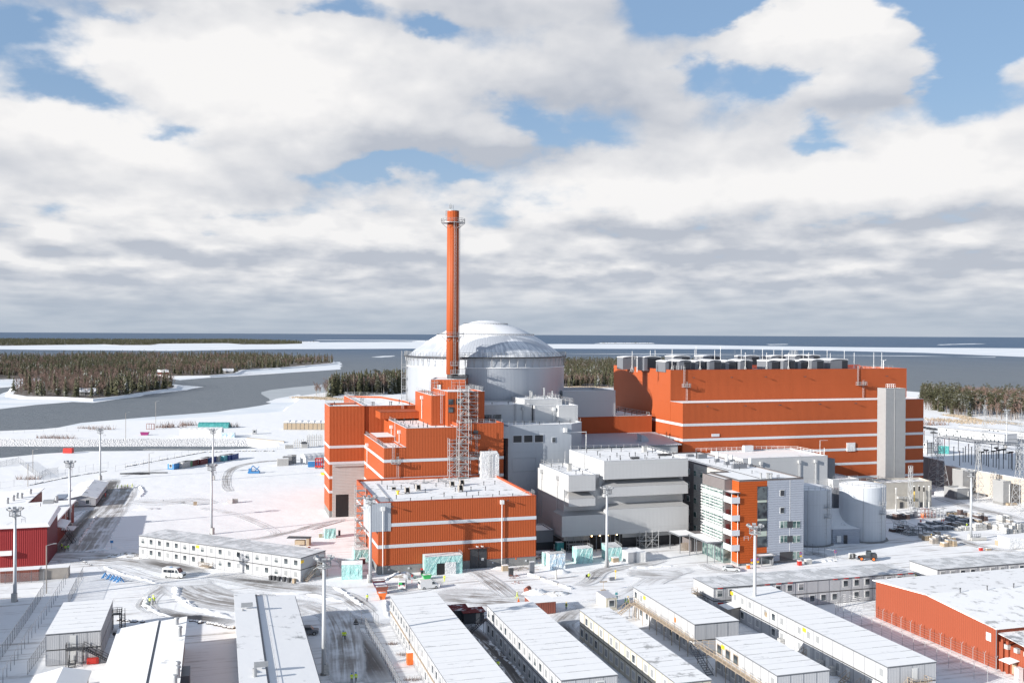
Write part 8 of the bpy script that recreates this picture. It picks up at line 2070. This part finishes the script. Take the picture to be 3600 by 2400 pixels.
for k,px,py,h,b,tp,lb in PYL:
    X,Y = at(k,px,py); t = place('lattice_mast',lb,'lattice mast',X,Y,TH,'lattice masts of the switchyard'); part('lattice_frame',lattice(h,b,tp,lb,arms=h > 21.6,r=.085 if h > 8 else .06),'steel',t)
    if px == 1160: m = MB(); m.box(-4.2,4.2,-4.2,4.2,0,1.3); part('footing',m,'snow',t)
# portal beams between the legs and overhead conductors
def beam(label,a,b,za,zb,d=1.4):
    m = MB(); A = Vector((*a,za)); Bv = Vector((*b,zb)); n = 26; up = Vector((0,0,d)); sd_ = (Bv - A).cross(Vector((0,0,1))).normalized() * d * .5
    for i in range(n):
        p,q = A.lerp(Bv,i / n),A.lerp(Bv,(i + 1) / n)
        m.bar(p + sd_,q + sd_,.11); m.bar(p - sd_,q - sd_,.11); m.bar(p + up,q + up,.11); m.bar(p + sd_,q + up,.07); m.bar(p - sd_,q + up,.07); m.bar(p + sd_,p - sd_,.06)
    return solo('portal_beam',m,'steel',label,'lattice beam',group='lattice beams of the switchyard')
a,b = at('R1',380,1090),at('R1',930,1180); c = at('R1',1500,1250)
beam('lattice beam from the teal container side to the middle of the switchyard',a,b,10,10); beam('lattice beam from the middle of the switchyard to the picture edge',b,c,10,10.6)
a2,b2 = at('R1',1025,1010),at('R1',1530,1120); beam('high lattice beam between the two tallest masts, before the far wood',a2,b2,16.5,16.5)
m = MB(); rr_ = random.Random(4)
W0 = [Vector((*at('R1',190,1010),9)),Vector((*at('R1',1500,1250),10))]
for k in range(6):
    p,q = W0[0] + Vector((0,-4 + 5 * k,2 - k * .5)),W0[1] + Vector((10,-4 + 6 * k,1.5 - k * .5)); n = 16
    for i in range(n): f,g = i / n,(i + 1) / n; m.bar(p.lerp(q,f) - Vector((0,0,4 * f * (1 - f) * 1.2)),p.lerp(q,g) - Vector((0,0,4 * g * (1 - g) * 1.2)),.05,3)
solo('overhead_wires',m,'steel','thin overhead wires stretched over the switchyard','wires')
_p = MB(); _p.bar((0,0,0),(0,0,8.5),.22,6); POST = _p.mesh('post','charcoal'); _i = MB(); _i.cyl(0,0,8.5,11.5,.22,8); _i.cyl(0,0,11.5,11.7,.5,8); INS = _i.mesh('insulator','darkred'); INB = _i.mesh('insulator','black'); _q = MB(); _q.box(-1.4,1.4,-.3,.3,11.7,12.6); SWB = _q.mesh('switch_head','black')
ps = [(535,1000),(600,1130),(663,1010),(680,1200),(728,1150),(760,1150),(803,1150),(845,1190),(890,1100),(908,1190),(980,1260),(1015,1180),(1050,1200),(1078,1215),(1143,1220),(1185,1225),(1222,1250),(1283,1240),(1318,1120),(1358,1240),(1390,1240),(1405,1260),(1460,1250),(1480,1270),(470,1070),(290,1070),(318,920),(192,920),(235,1060),(1120,1100),(1210,1100),(1290,1110)]
for i,(x,y) in enumerate(ps):
    X,Y = at('R1',x,y); t = place('insulator_column','dark upright insulator column standing in the snowy switchyard','insulator',X,Y,0,'insulator columns of the switchyard'); s = rr_.uniform(.85,1.15); t.scale = (.8,.8,s * .66)
    inst('post',POST,t,(0,0,0)); inst('insulator',INS if i % 3 == 0 else INB,t,(0,0,0))
    if i in (10,12,14,15,16,17,19,20): inst('switch_head',SWB,t,(0,0,0),.3)
m = MB()
for i in range(10):
    x,y = at('R1',180 + i * 130,880 + i * 33)
    X2,Y2 = at('R1',310 + i * 130,913 + i * 33); m.bar((x,y,7.4),(X2,Y2,7.4),.1); m.bar((x,y - 9,6),(X2,Y2 - 9,6),.08)
solo('busbars',m,'steel','long pale tubular busbars over the insulator columns','busbar')
container('R1',385,1035,R(-20),4,5,4.2,'tarp_dark','teal sheeted box in the switchyard beside the lattice leg','snow',False,False)
# far white cabins behind the switchyard
for i,(px,py,L,W_,h,lb,rz) in enumerate((('c',0,0,0,0,'',0),) * 0): pass
F0 = at('R1',1300,915); F1 = at('R1',380,800); ang = math.atan2(F0[1] - F1[1],F0[0] - F1[0]); LL = math.hypot(F0[0] - F1[0],F0[1] - F1[1])
def farcabin(x,y,L,D,h,label,ang,n,dens=.8):
    t = place('cabin_row',label,'cabin row',x,y,ang,'distant white cabins behind the switchyard'); cabins(t,0,L,0,D,h,'x',n,'S',roof='snow',dens=dens,mix=('blind','glass'),seg=.3)
    return t
farcabin(*F1,LL,9.5,5.9,'long distant white cabin row behind the switchyard, before the pine wood',ang,18)
e = Vector(F0) + Vector((math.cos(ang + 1.57),math.sin(ang + 1.57))) * 22
farcabin(e.x - 52 * math.cos(ang),e.y - 52 * math.sin(ang),60,9.5,5.9,'farther distant cabin row half hidden behind the long one',ang,20,.5)
x,y = at('R1',185,1020); farcabin(x - 3,y,6,5,5.9,'small stack of white cabins at the corner of the long orange hall',ang,2,1.0)
for i,(px,py) in enumerate(((200,690),(262,700),(300,708),(340,712),(330,760))):
    x,y = at('R1',px,py); t = place('parked_car',('dark parked car nearest the long orange hall in the far car park','second dark car in the far car park','third dark car in the far car park','dark car at the far cabin end of the car park','dark vehicle standing alone below the parked cars')[i],'car',x,y,ang + 1.3,'cars in the far car park'); part('body',shell(car,1.8,.88,.9),'charcoal',t)
    for nm,pts in sidewin(-1.3,.8,.98,1.34,1.8,.4): m = MB(); m.q(pts); part(nm,m,'glass',t)
    for wx in (-1.35,1.4):
        for s in (-1,1): wheel(t,wx,s * .8)
# stacked scaffold material in the yard
def stack(k,px,py,w_,d,h,mat,label,frame=False,rz=None):
    x,y = at(k,px,py); t = place('material_stack',label,'material stack',x,y,(TH if rz is None else rz),'stacked materials in the yard'); m = MB(); n = max(2,int(w_ / 1.3)); r = random.Random(int(px * 3 + py))
    for i in range(n):
        a = -w_ / 2 + w_ * i / n; hh = h * r.uniform(.55,1.05); y0 = -d / 2 * r.uniform(.7,1.1)
        if frame:
            for z in (.15,hh * .5,hh): m.bar((a,y0,z),(a + w_ / n * .9,y0,z),.06); m.bar((a,-y0,z),(a + w_ / n * .9,-y0,z),.06); m.bar((a,y0,z),(a,-y0,z),.06)
            for xx in (a,a + w_ / n * .9): m.bar((xx,y0,0),(xx,y0,hh),.06); m.bar((xx,-y0,0),(xx,-y0,hh),.06)
        else: m.box(a,a + w_ / n * .88,y0,-y0,.1,hh * .48); m.box(a + .05,a + w_ / n * .82,y0 * .95,-y0 * .9,hh * .52,hh)
    part('load',m,mat,t); m = MB(); r = random.Random(int(px * 3 + py))
    for i in range(n):
        a = -w_ / 2 + w_ * i / n; hh = h * r.uniform(.55,1.05); y0 = -d / 2 * r.uniform(.7,1.1)
        m.box(a,a + w_ / n * .8,y0 * .9,-y0 * .9,hh + .01,hh + .13)
    part('snow_layer',m,'thinsnow',t)
for a in ((575,745,6,2.5,1.8,'unit_grey','dark stack directly beside the far tank'),(660,760,6,2.6,2.2,'stackbrown','dark red-brown stack behind the tank, second from it'),(750,745,7,2.4,2.4,'unit_grey','dark stack before the racks with workers in orange'),(850,735,4,2,3.2,'steel','pale open racks of frames nearest the orange workers',True),(1010,735,6,2,3.4,'rust','rusty open racks behind the orange workers',True),(1150,735,7.5,2,3.2,'steel','pale open racks at the far end of the back row',True),
          (1360,715,4,2.2,2.0,'wood','light wooden crates at the back of the yard'),(1520,735,4.5,2.4,2.6,'stackbrown','dark red boxes at the top of the yard before the mast'),(1360,785,4.5,2.2,1.9,'unit_grey','dark stack before the light crates'),(1460,765,5,2.6,1.5,'greywood','low grey stack before the dark red boxes'),(1560,800,7,2.6,1.6,'unit_grey','dark tube stack behind the yard mast'),(1700,790,8,2.8,2.0,'stackbrown','dark red stack directly beyond the yard mast'),(1690,745,6,2.4,1.8,'greywood','grey stack beyond the dark red one, behind the mast'),
          (1060,870,8,3,1.7,'unit_grey','long dark green-black stack with the crouching workers behind it'),(1200,905,10,3,1.5,'unit_grey','longest low dark stack in the middle of the yard'),(1330,865,7,3,1.6,'stackbrown','mixed dark stack in the middle of the yard'),(1340,820,3,1.5,2.0,'unit_grey','small dark frame stack behind the crouching workers'),(1480,870,6,2.5,1.8,'greywood','grey stack with pale poles before the yard mast'),(1540,910,8,2.2,1.1,'stone','low pale bundle row beside the yard mast'),
          (1730,905,5,2.2,1.9,'stone','pale crate pair with a pink label beyond the yard mast'),(1690,850,4,2.2,1.9,'wood','yellowish crates beyond the yard mast'),(1820,890,3.5,2.2,1.8,'greywood','greenish grey crates at the side of the pale pair'),(1900,880,4,2.2,1.9,'steel','open pale rack before the bale heaps',True),(2010,900,4,2.5,1.8,'stone','first heap of pale bales'),(2080,850,4.5,2.5,3.4,'stone','tall heap of pale bales at the back'),(2100,915,4,2.4,2.2,'stone','pale bales in the middle of the heaps'),(2190,880,4,2.4,3.0,'greywood','grey-green bales among the heaps'),
          (2150,950,4.5,2.4,1.8,'stone','pale bale pair at the near side of the heaps'),(2250,940,5,2.6,3.0,'stone','large pale bales at the outer end of the heaps'),(600,930,5,2.4,1.5,'stackbrown','brown stack nearest the tank in the front row'),(650,900,4,2,3.0,'unit_grey','upright dark frames in the front row by the tank',True),(730,950,6,2.4,2.4,'unit_grey','dark frame stack in the middle of the front row',True),(790,980,4,2.2,1.5,'steel','grey wire cage stack in the front row',True),(900,975,8,2.2,2.8,'unit_grey','long dark frame rack in the front row',True),(980,1020,3,2,1.8,'greywood','grey bundles before the worker in yellow'),
          (1020,1050,3,2,1.9,'wood','snow-dusted bundles beside the worker in yellow'),(1120,1000,4,2,1.6,'greywood','grey bundles behind the worker in yellow'),(1110,1095,2.4,2,2.0,'greywood','grey pole bundle in the near group'),(1190,1090,2.4,2,2.2,'unit_grey','dark pole bundle in the near group'),(1270,1060,3,2,2.0,'greywood','pole bundle behind the dark one in the near group'),(1350,1065,2.6,2,2.0,'wood','pole bundle at the outer end of the near group'),(1310,1130,5,2.2,1.7,'wood','snow-dusted pole bundle lying nearest the cabins')):
    stack('R2',a[0],a[1],a[2] * .9,a[3],a[4],a[5],a[6],len(a) > 7)
x,y = at('R2',1740,1060); m = MB(); m.bar((-2.6,0,.5),(2.2,.8,.5),.5,10); m.bar((-2,1.2,.4),(1.5,3,.4),.3,8); m.rail([(-2,1.6,0),(1.6,2.6,0)],1.6,.8,.05); solo('pipe_pair',m,'stone','snow-covered pipes on the ground beside the foot of the yard mast','pipes',x,y)

# ------------------------------------------------------------------ fences
_fp = MB(); _fp.bar((0,0,0),(0,0,2.5),.05); _fp.bar((0,0,2.5),(-.35,0,2.95),.035); _fp.bar((0,0,2.5),(.35,0,2.95),.035); FPY = _fp.mesh('post','steel')
_fp = MB(); _fp.bar((0,0,0),(0,0,2.4),.05); _fp.bar((0,0,2.4),(-.3,0,2.8),.04); FP1 = _fp.mesh('post','unit_grey')
def _meshf(b,p):
    co = b.n('ShaderNodeUVMap').outputs[0]; x,y,z = b.sep(co)
    g = b.m('MAXIMUM',b.m('LESS_THAN',b.m('PINGPONG',b.mul(b.add(x,y),6.0),.5),.07),b.m('LESS_THAN',b.m('PINGPONG',b.mul(b.sub(x,y),6.0),.5),.07))
    p.inputs['Base Color'].default_value = (.32,.33,.34,1); b.put(p.inputs['Alpha'],g)
PAL['wiremesh'] = material('wire_netting',_meshf)
def fence(name,label,pts,step=3.0,kind='y',wires=True,net=True,h=2.4):
    P = [Vector((*p,0)) for p in pts]; t = place(name,label,'fence',P[0].x,P[0].y); t['group'] = 'wire fences'; OFF[t.name] = (P[0].x,P[0].y,0); mw = MB(); V,F,U = [],[],[]; s = 0; cnt = 0
    for a,b in zip(P[:-1],P[1:]):
        L = (b - a).length; n = max(1,round(L / step)); ang = math.atan2(b.y - a.y,b.x - a.x)
        for i in range(n + (b == P[-1])):
            p = a.lerp(b,i / n)
            if cnt < 95: inst('post',FPY if kind == 'y' else FP1,t,tuple(p),ang + R(90))
            cnt += 1
        if wires:
            for z in ((.4,.9,1.4,1.9,2.35) if kind == 'y' else (2.35,.1)): mw.bar(a + Vector((0,0,z)),b + Vector((0,0,z)),.018,3)
        i0 = len(V); V += [tuple(a - P[0]),tuple(b - P[0]),tuple(b - P[0] + Vector((0,0,h))),tuple(a - P[0] + Vector((0,0,h)))]; F.append((i0,i0 + 1,i0 + 2,i0 + 3)); U += [(s,0),(s + L,0),(s + L,h),(s,h)]; s += L
    if wires: part('wire',mw,'steel',t)
    if net:
        me = bpy.data.meshes.new('netting'); me.from_pydata(V,[],F); me.materials.append(PAL['wiremesh']); l = me.uv_layers.new(name='UVMap')
        for lp in me.loops: l.data[lp.index].uv = U[lp.vertex_index]
        o = bpy.data.objects.new('netting',me); COL.objects.link(o); o.parent = t; OFF[o.name] = OFF[t.name]
    return t
fence('barbed_fence','barbed wire fence with forked posts between the longest cabin row and the low red hall',[at('Z9',x,y) for x,y in ((405,770),(570,850),(780,940),(985,1030),(1210,1140),(1450,1260),(1700,1370),(1835,1425),(1975,1470),(2300,1600))],3.0,'y',True,False)
fence('barbed_fence','second barbed wire fence close to the wall of the low red hall',[uv(133.6,176),uv(133.6,142)],2.8,'y',True,False)
fence('barbed_fence','barbed fence with forked posts across the snow behind the low red hall corner',[at('Z9',405,770),at('Z9',480,660),at('Z9',690,700),at('Z9',815,730)],3.0,'y',True,False)
fence('perimeter_fence','dense wire mesh fence slanting up the lower corner towards the dark red hall',[at('Z6',x,y) for x,y in ((-60,1500),(70,1310),(200,1120),(300,960),(300,870))],2.2,'1')
fence('perimeter_fence','mesh fence in front of the orange container and timber shed',[at('Z6',x,y) for x,y in ((300,870),(130,880),(-60,890))],3,'1')
fence('thin_post_line','thin post fence rising beside the stacked cabins',[at('Z6',x,y) for x,y in ((190,1510),(310,1340)) ],1.6,'1'); fence('thin_post_line','line of thin poles across the white slope beside the mesh fence',[at('Z6',x,y) for x,y in ((20,1568),(170,1330),(265,1190),(355,1050),(450,890))],3.0,'1',False,False)
fence('site_fence','wire fence curving beside the blue trestles towards the red hall',[at('Z5',x,y) for x,y in ((470,1520),(520,1420),(570,1330))],2.4,'1')
fence('site_fence','mesh fence beside the shaded icy road, before the first cabin row',[at('Z7',x,y) for x,y in ((248,915),(330,1060),(440,1240),(560,1480),(640,1640))],2.0,'1')
fence('site_fence','crowd barriers across the road at the end of the mesh fence',[at('Z7',x,y) for x,y in ((90,865),(210,855),(335,845),(380,890))],2.0,'1',True,True,1.2)
fence('canal_fence','high wire fence along the near bank of the water channel and behind the coloured containers',[at('Z5',x,y) for x,y in ((795,600),(930,572),(1100,535),(1300,490),(1430,468),(1700,462),(1980,445))],6,'1',True,False)
fence('canal_fence','wire fence on the far side of the water channel at the shore',[at('Z5',x,y) for x,y in ((0,342),(90,338),(170,334),(300,328),(700,322))],7,'1',True,False)
fence('path_fence','thin wire fence along the stones of the curving path',[at('Z5',x,y) for x,y in ((0,720),(190,690),(400,640),(590,600),(745,575))],5,'1',True,False); fence('path_fence','old wire fence on the bank beside the street lamp near the channel',[at('Z5',x,y) for x,y in ((0,570),(130,540),(270,650),(330,620),(400,610))],5,'1',True,True)
fence('yard_fence','low wire fence in the shade in front of the tanks',[at('Q4',x,y) for x,y in ((1560,1310),(1700,1370),(1850,1420),(1975,1440))],2.5,'1',True,False,1.1)
for k,px,py,h,lb in (('Z5',226,605,9.5,'street lamp on a wooden pole on the bank of the water channel'),('Z5',866,382,15,'thin pole standing beyond the channel before the purple skip'),('Z5',1073,305,17,'tall thin pole beside the rust-brown timber frame'),('Z5',1027,605,8,'small street lamp by the wire fence before the coloured containers'),('Z5',320,1440,11,'thin lamp pole beside the timber shed and mesh fence'),('Z5',192,705,9,'thin pole in the snow above the red boarded building')):
    X,Y = at(k,px,py); t = place('street_lamp',lb,'street lamp',X,Y,.3,'thin lamp poles'); m = MB(); m.bar((0,0,0),(0,0,h),.13,6); part('pole',m,'greywood',t); m = MB(); m.bar((0,0,h),(1.6,0,h + .4),.06); m.box(1.3,2.1,-.15,.15,h + .3,h + .45); part('lamp_head',m,'steel',t)

# ------------------------------------------------------------------ cottages and trees one can tell apart
for px,py,w_,lb in ((1122,424,15,'small cottage with a snowy red-trimmed gable on the shore of the long island'),(1565,416,17,'long white cottage on the shore of the long island'),(600,570,14,'snow-roofed hut among the trees at the shore of the near island')):
    x,y = at('Za',px,py,-1); t = place('cottage',lb,'cottage',x,y,R(12),'cottages on the islands',-1.0); m = MB(); m.prism([(-w_ / 2,0),(w_ / 2,0),(w_ / 2,8),(-w_ / 2,8)],0,4); m.q([(w_ / 2,0,4),(w_ / 2,8,4),(w_ / 2,4,7)]); m.q([(-w_ / 2,8,4),(-w_ / 2,0,4),(-w_ / 2,4,7)]); part('wall',m,'rust' if w_ == 15 else 'stone',t)
    m = MB(); m.hull8([(-w_ / 2 - .8,-1,3.6),(w_ / 2 + .8,-1,3.6),(w_ / 2 + .8,4,7),(-w_ / 2 - .8,4,7)],[(-w_ / 2 - .8,-1,3.9),(w_ / 2 + .8,-1,3.9),(w_ / 2 + .8,4,7.3),(-w_ / 2 - .8,4,7.3)]); m.hull8([(-w_ / 2 - .8,4,7),(w_ / 2 + .8,4,7),(w_ / 2 + .8,9,3.6),(-w_ / 2 - .8,9,3.6)],[(-w_ / 2 - .8,4,7.3),(w_ / 2 + .8,4,7.3),(w_ / 2 + .8,9,3.9),(-w_ / 2 - .8,9,3.9)]); part('roof',m,'snow',t)
    m = MB(); m.box(-2,2,-.1,0,1.2,2.8); part('window',m,'glass',t)
TM = {}
def treemesh(kind,seed,n):
    V,F,M = {'spruce': lambda: conifer(15,seed,15,8,.2,.06),'pine': lambda: pine(14,seed,n),'birch': lambda: birch(13,seed,n)}[kind]()
    def sub(name,pick,mats):
        fs = [f for f,q in zip(F,M) if q in pick]; ix = sorted({i for f in fs for i in f}); mp = {a: b for b,a in enumerate(ix)}
        me = bpy.data.meshes.new(name); me.from_pydata([tuple(V[i]) for i in ix],[],[tuple(mp[i] for i in f) for f in fs]); me.materials.append(PAL[mats]); me.update(); return me
    return (sub('crown',(0,2),'twigs' if kind == 'birch' else 'needles'),sub('trunk',(1,),'birchbark' if kind == 'birch' else 'bark'))
for kd in ('spruce','pine','birch'): TM[kd] = [treemesh(kd,300 + s,420 if kd == 'pine' else 260) for s in range(4)]
NM = {'spruce': 'spruce_tree','pine': 'pine_tree','birch': 'birch_tree'}
def tree(kd,x,y,s,label,grp,z=0.0):
    cr,tk = rt.choice(TM[kd]); o = bpy.data.objects.new(NM[kd],tk.copy() if 0 else None); COL.objects.link(o); o.location = (x,y,z); o.rotation_euler = (0,0,rt.uniform(0,6.28)); o.scale = (s * rt.uniform(.9,1.15),s * rt.uniform(.9,1.15),s); OFF[o.name] = (0,0,0)
    tag(o,label,'tree',grp); inst('trunk',tk,o,(0,0,0)); inst('crown',cr,o,(0,0,0))
LBL = {('spruce',0): 'dark spruce in the wood between the bay and the reactor drum',('birch',0): 'bare pinkish birch in the wood between the bay and the reactor drum',('pine',0): 'green pine in the wood between the bay and the reactor drum',
       ('spruce',1): 'dark spruce in the shore wood beyond the switchyard',('birch',1): 'bare birch with a pale trunk in the shore wood beyond the switchyard',('pine',1): 'snow-dusted pine in the shore wood beyond the switchyard'}
wood = [(-196,938),(-165,938),(-108,985),(-95,1010),(-98,1070),(-150,1040),(-182,985)]
for x,y in scatter(wood,150,rt):
    f = (x + 196) / 100; kd = 'birch' if rt.random() < (.9 if f < .2 else .38) else ('spruce' if rt.random() < .75 else 'pine'); tree(kd,x,y,rt.uniform(.8,1.1) if f < .18 else rt.uniform(1.2,1.7),LBL[(kd,0)],'trees of the wood by the reactor')
x,y = at('Q1',100,345); tree('spruce',x,y,1.35,'lone dark spruce standing before the bare birches at the bay','trees of the wood by the reactor')
rw = [at('R1',x,y) for x,y in ((150,425),(470,470),(640,520),(900,530),(1100,560),(1600,590),(1750,600),(1720,480),(1000,430),(560,385),(160,350))]
rw2 = [at('R1',x,y) for x,y in ((150,370),(560,405),(1000,450),(1720,500),(2600,560),(2600,400),(1600,300),(900,270),(150,240))]
items = []
for x,y in scatter(rw2,1500,rt): f = x / max(1,y); items.append((rt.choice(BF if rt.random() < (.75 if f > .46 else .12) else PF + DENSE),x,y,0,rt.uniform(.8,1.1),rt.uniform(0,6.28)))
forest('shore_woodland',items,'dense snowy wood reaching to the shore behind the nearer pines','woodland')
items = [(rt.choice(BF if rt.random() < .4 else CF),x,y,0,rt.uniform(1.1,1.5),rt.uniform(0,6.28)) for x,y in scatter([(-190,985),(-98,1045),(-90,1150),(-150,1075)],260,rt)]
forest('bay_woodland',items,'mass of dark trees behind the edge of the bay wood','woodland')

for x,y in scatter(rw,290,rt):
    f = x / max(1,y); kd = ('birch' if rt.random() < .62 else 'pine') if f > .475 else ('pine' if rt.random() < .85 else 'spruce'); tree(kd,x,y,rt.uniform(.8,1.2),LBL[(kd,1)],'trees of the shore wood')
def bush(k,px,py,r_,h,label,n=120,mat='twigs'):
    x,y = at(k,px,py); m = MB(); rnd = random.Random(int(px + py))
    for i in range(n):
        a = rnd.uniform(0,6.28); q = r_ * rnd.random() ** .6; p = Vector((q * math.cos(a),q * math.sin(a) * .4,0)); d = Vector((rnd.gauss(0,.3),rnd.gauss(0,.3),rnd.uniform(.4,1))) * h; w = Vector((rnd.gauss(0,1),rnd.gauss(0,1),0)) * h * .022
        m.q([p - w,p + w,p + d])
    solo('bare_bush',m,mat,label,'bush',x,y,0,'bare bushes in the snow')
PAL['reed'] = flat('dry_reeds',(.42,.34,.25),.9,var=.3)
for k,px,py,r_,h,lb in (('Z5',1190,298,9,5,'bare dark bush behind the long white tent'),('Z5',1130,300,6,3,'low bare bush beside the timber frame'),('Z5',1590,296,6,4,'bare bush beside the green tent end'),('Z5',1300,285,6,4,'thin bare bush behind the green tent'),('Z5',350,370,8,3,'bare shrub on the rocky channel bank, nearer the picture edge'),('Z5',450,375,7,3,'bare shrub on the rocky channel bank'),('Z5',700,312,9,3.5,'thin bare shrub above the light mast by the channel'),('Z5',590,305,7,2.5,'low bare shrub on the snowy shore strip'),('Z5',200,655,5,2.5,'bare shrub in the rough snow above the red halls'),
                             ('R1',265,640,13,6.5,'round bare bush on the white slope before the shore wood'),('Z5',310,372,5,2,'small bare shrub on the channel bank'),('Z7',520,1070,1.2,.8,'little dry shrub on the snow strip before the first cabin row'),('Z7',640,1180,1.6,.8,'low dry weeds at the foot of the first cabin row'),('Z7',740,1440,1.6,.9,'dry weeds by the cabin row at the bottom edge')): bush(k,px,py,r_,h,lb)
def reeds(k,pts,n,w,name,label):
    P = [Vector(at(k,*p)) for p in pts]; m = MB(); rnd = random.Random(n)
    for i in range(n):
        j = rnd.randrange(len(P) - 1); p = P[j].lerp(P[j + 1],rnd.random()) + Vector((rnd.uniform(-w,w),rnd.uniform(-w,w))); p = Vector((p.x,p.y,0)); ww = Vector((rnd.uniform(-.5,.5),rnd.uniform(-.2,.2),0)); m.q([p - ww,p + ww,p + ww * .5 + Vector((rnd.uniform(-.3,.3),0,rnd.uniform(.6,1.5)))])
    solo(name,m,'reed',label,'reeds',kind='stuff')
reeds('Za',[(2060,582),(2200,588),(2352,598)],2200,9,'dry_reeds','yellow dry reeds along the bay shore before the birches'); reeds('R1',[(520,505),(700,530),(900,580),(1150,600),(1400,630)],1300,6,'dry_grass','yellowish dry grass along the slope before the shore wood'); reeds('R1',[(250,560),(600,590),(950,620)],700,12,'dry_grass','thin dry grass tufts on the white slope')
reeds('Q2',[(1350,150),(1500,148),(1750,145)],1500,12,'dry_reeds','dry reeds along the edge of the wood behind the white box block')
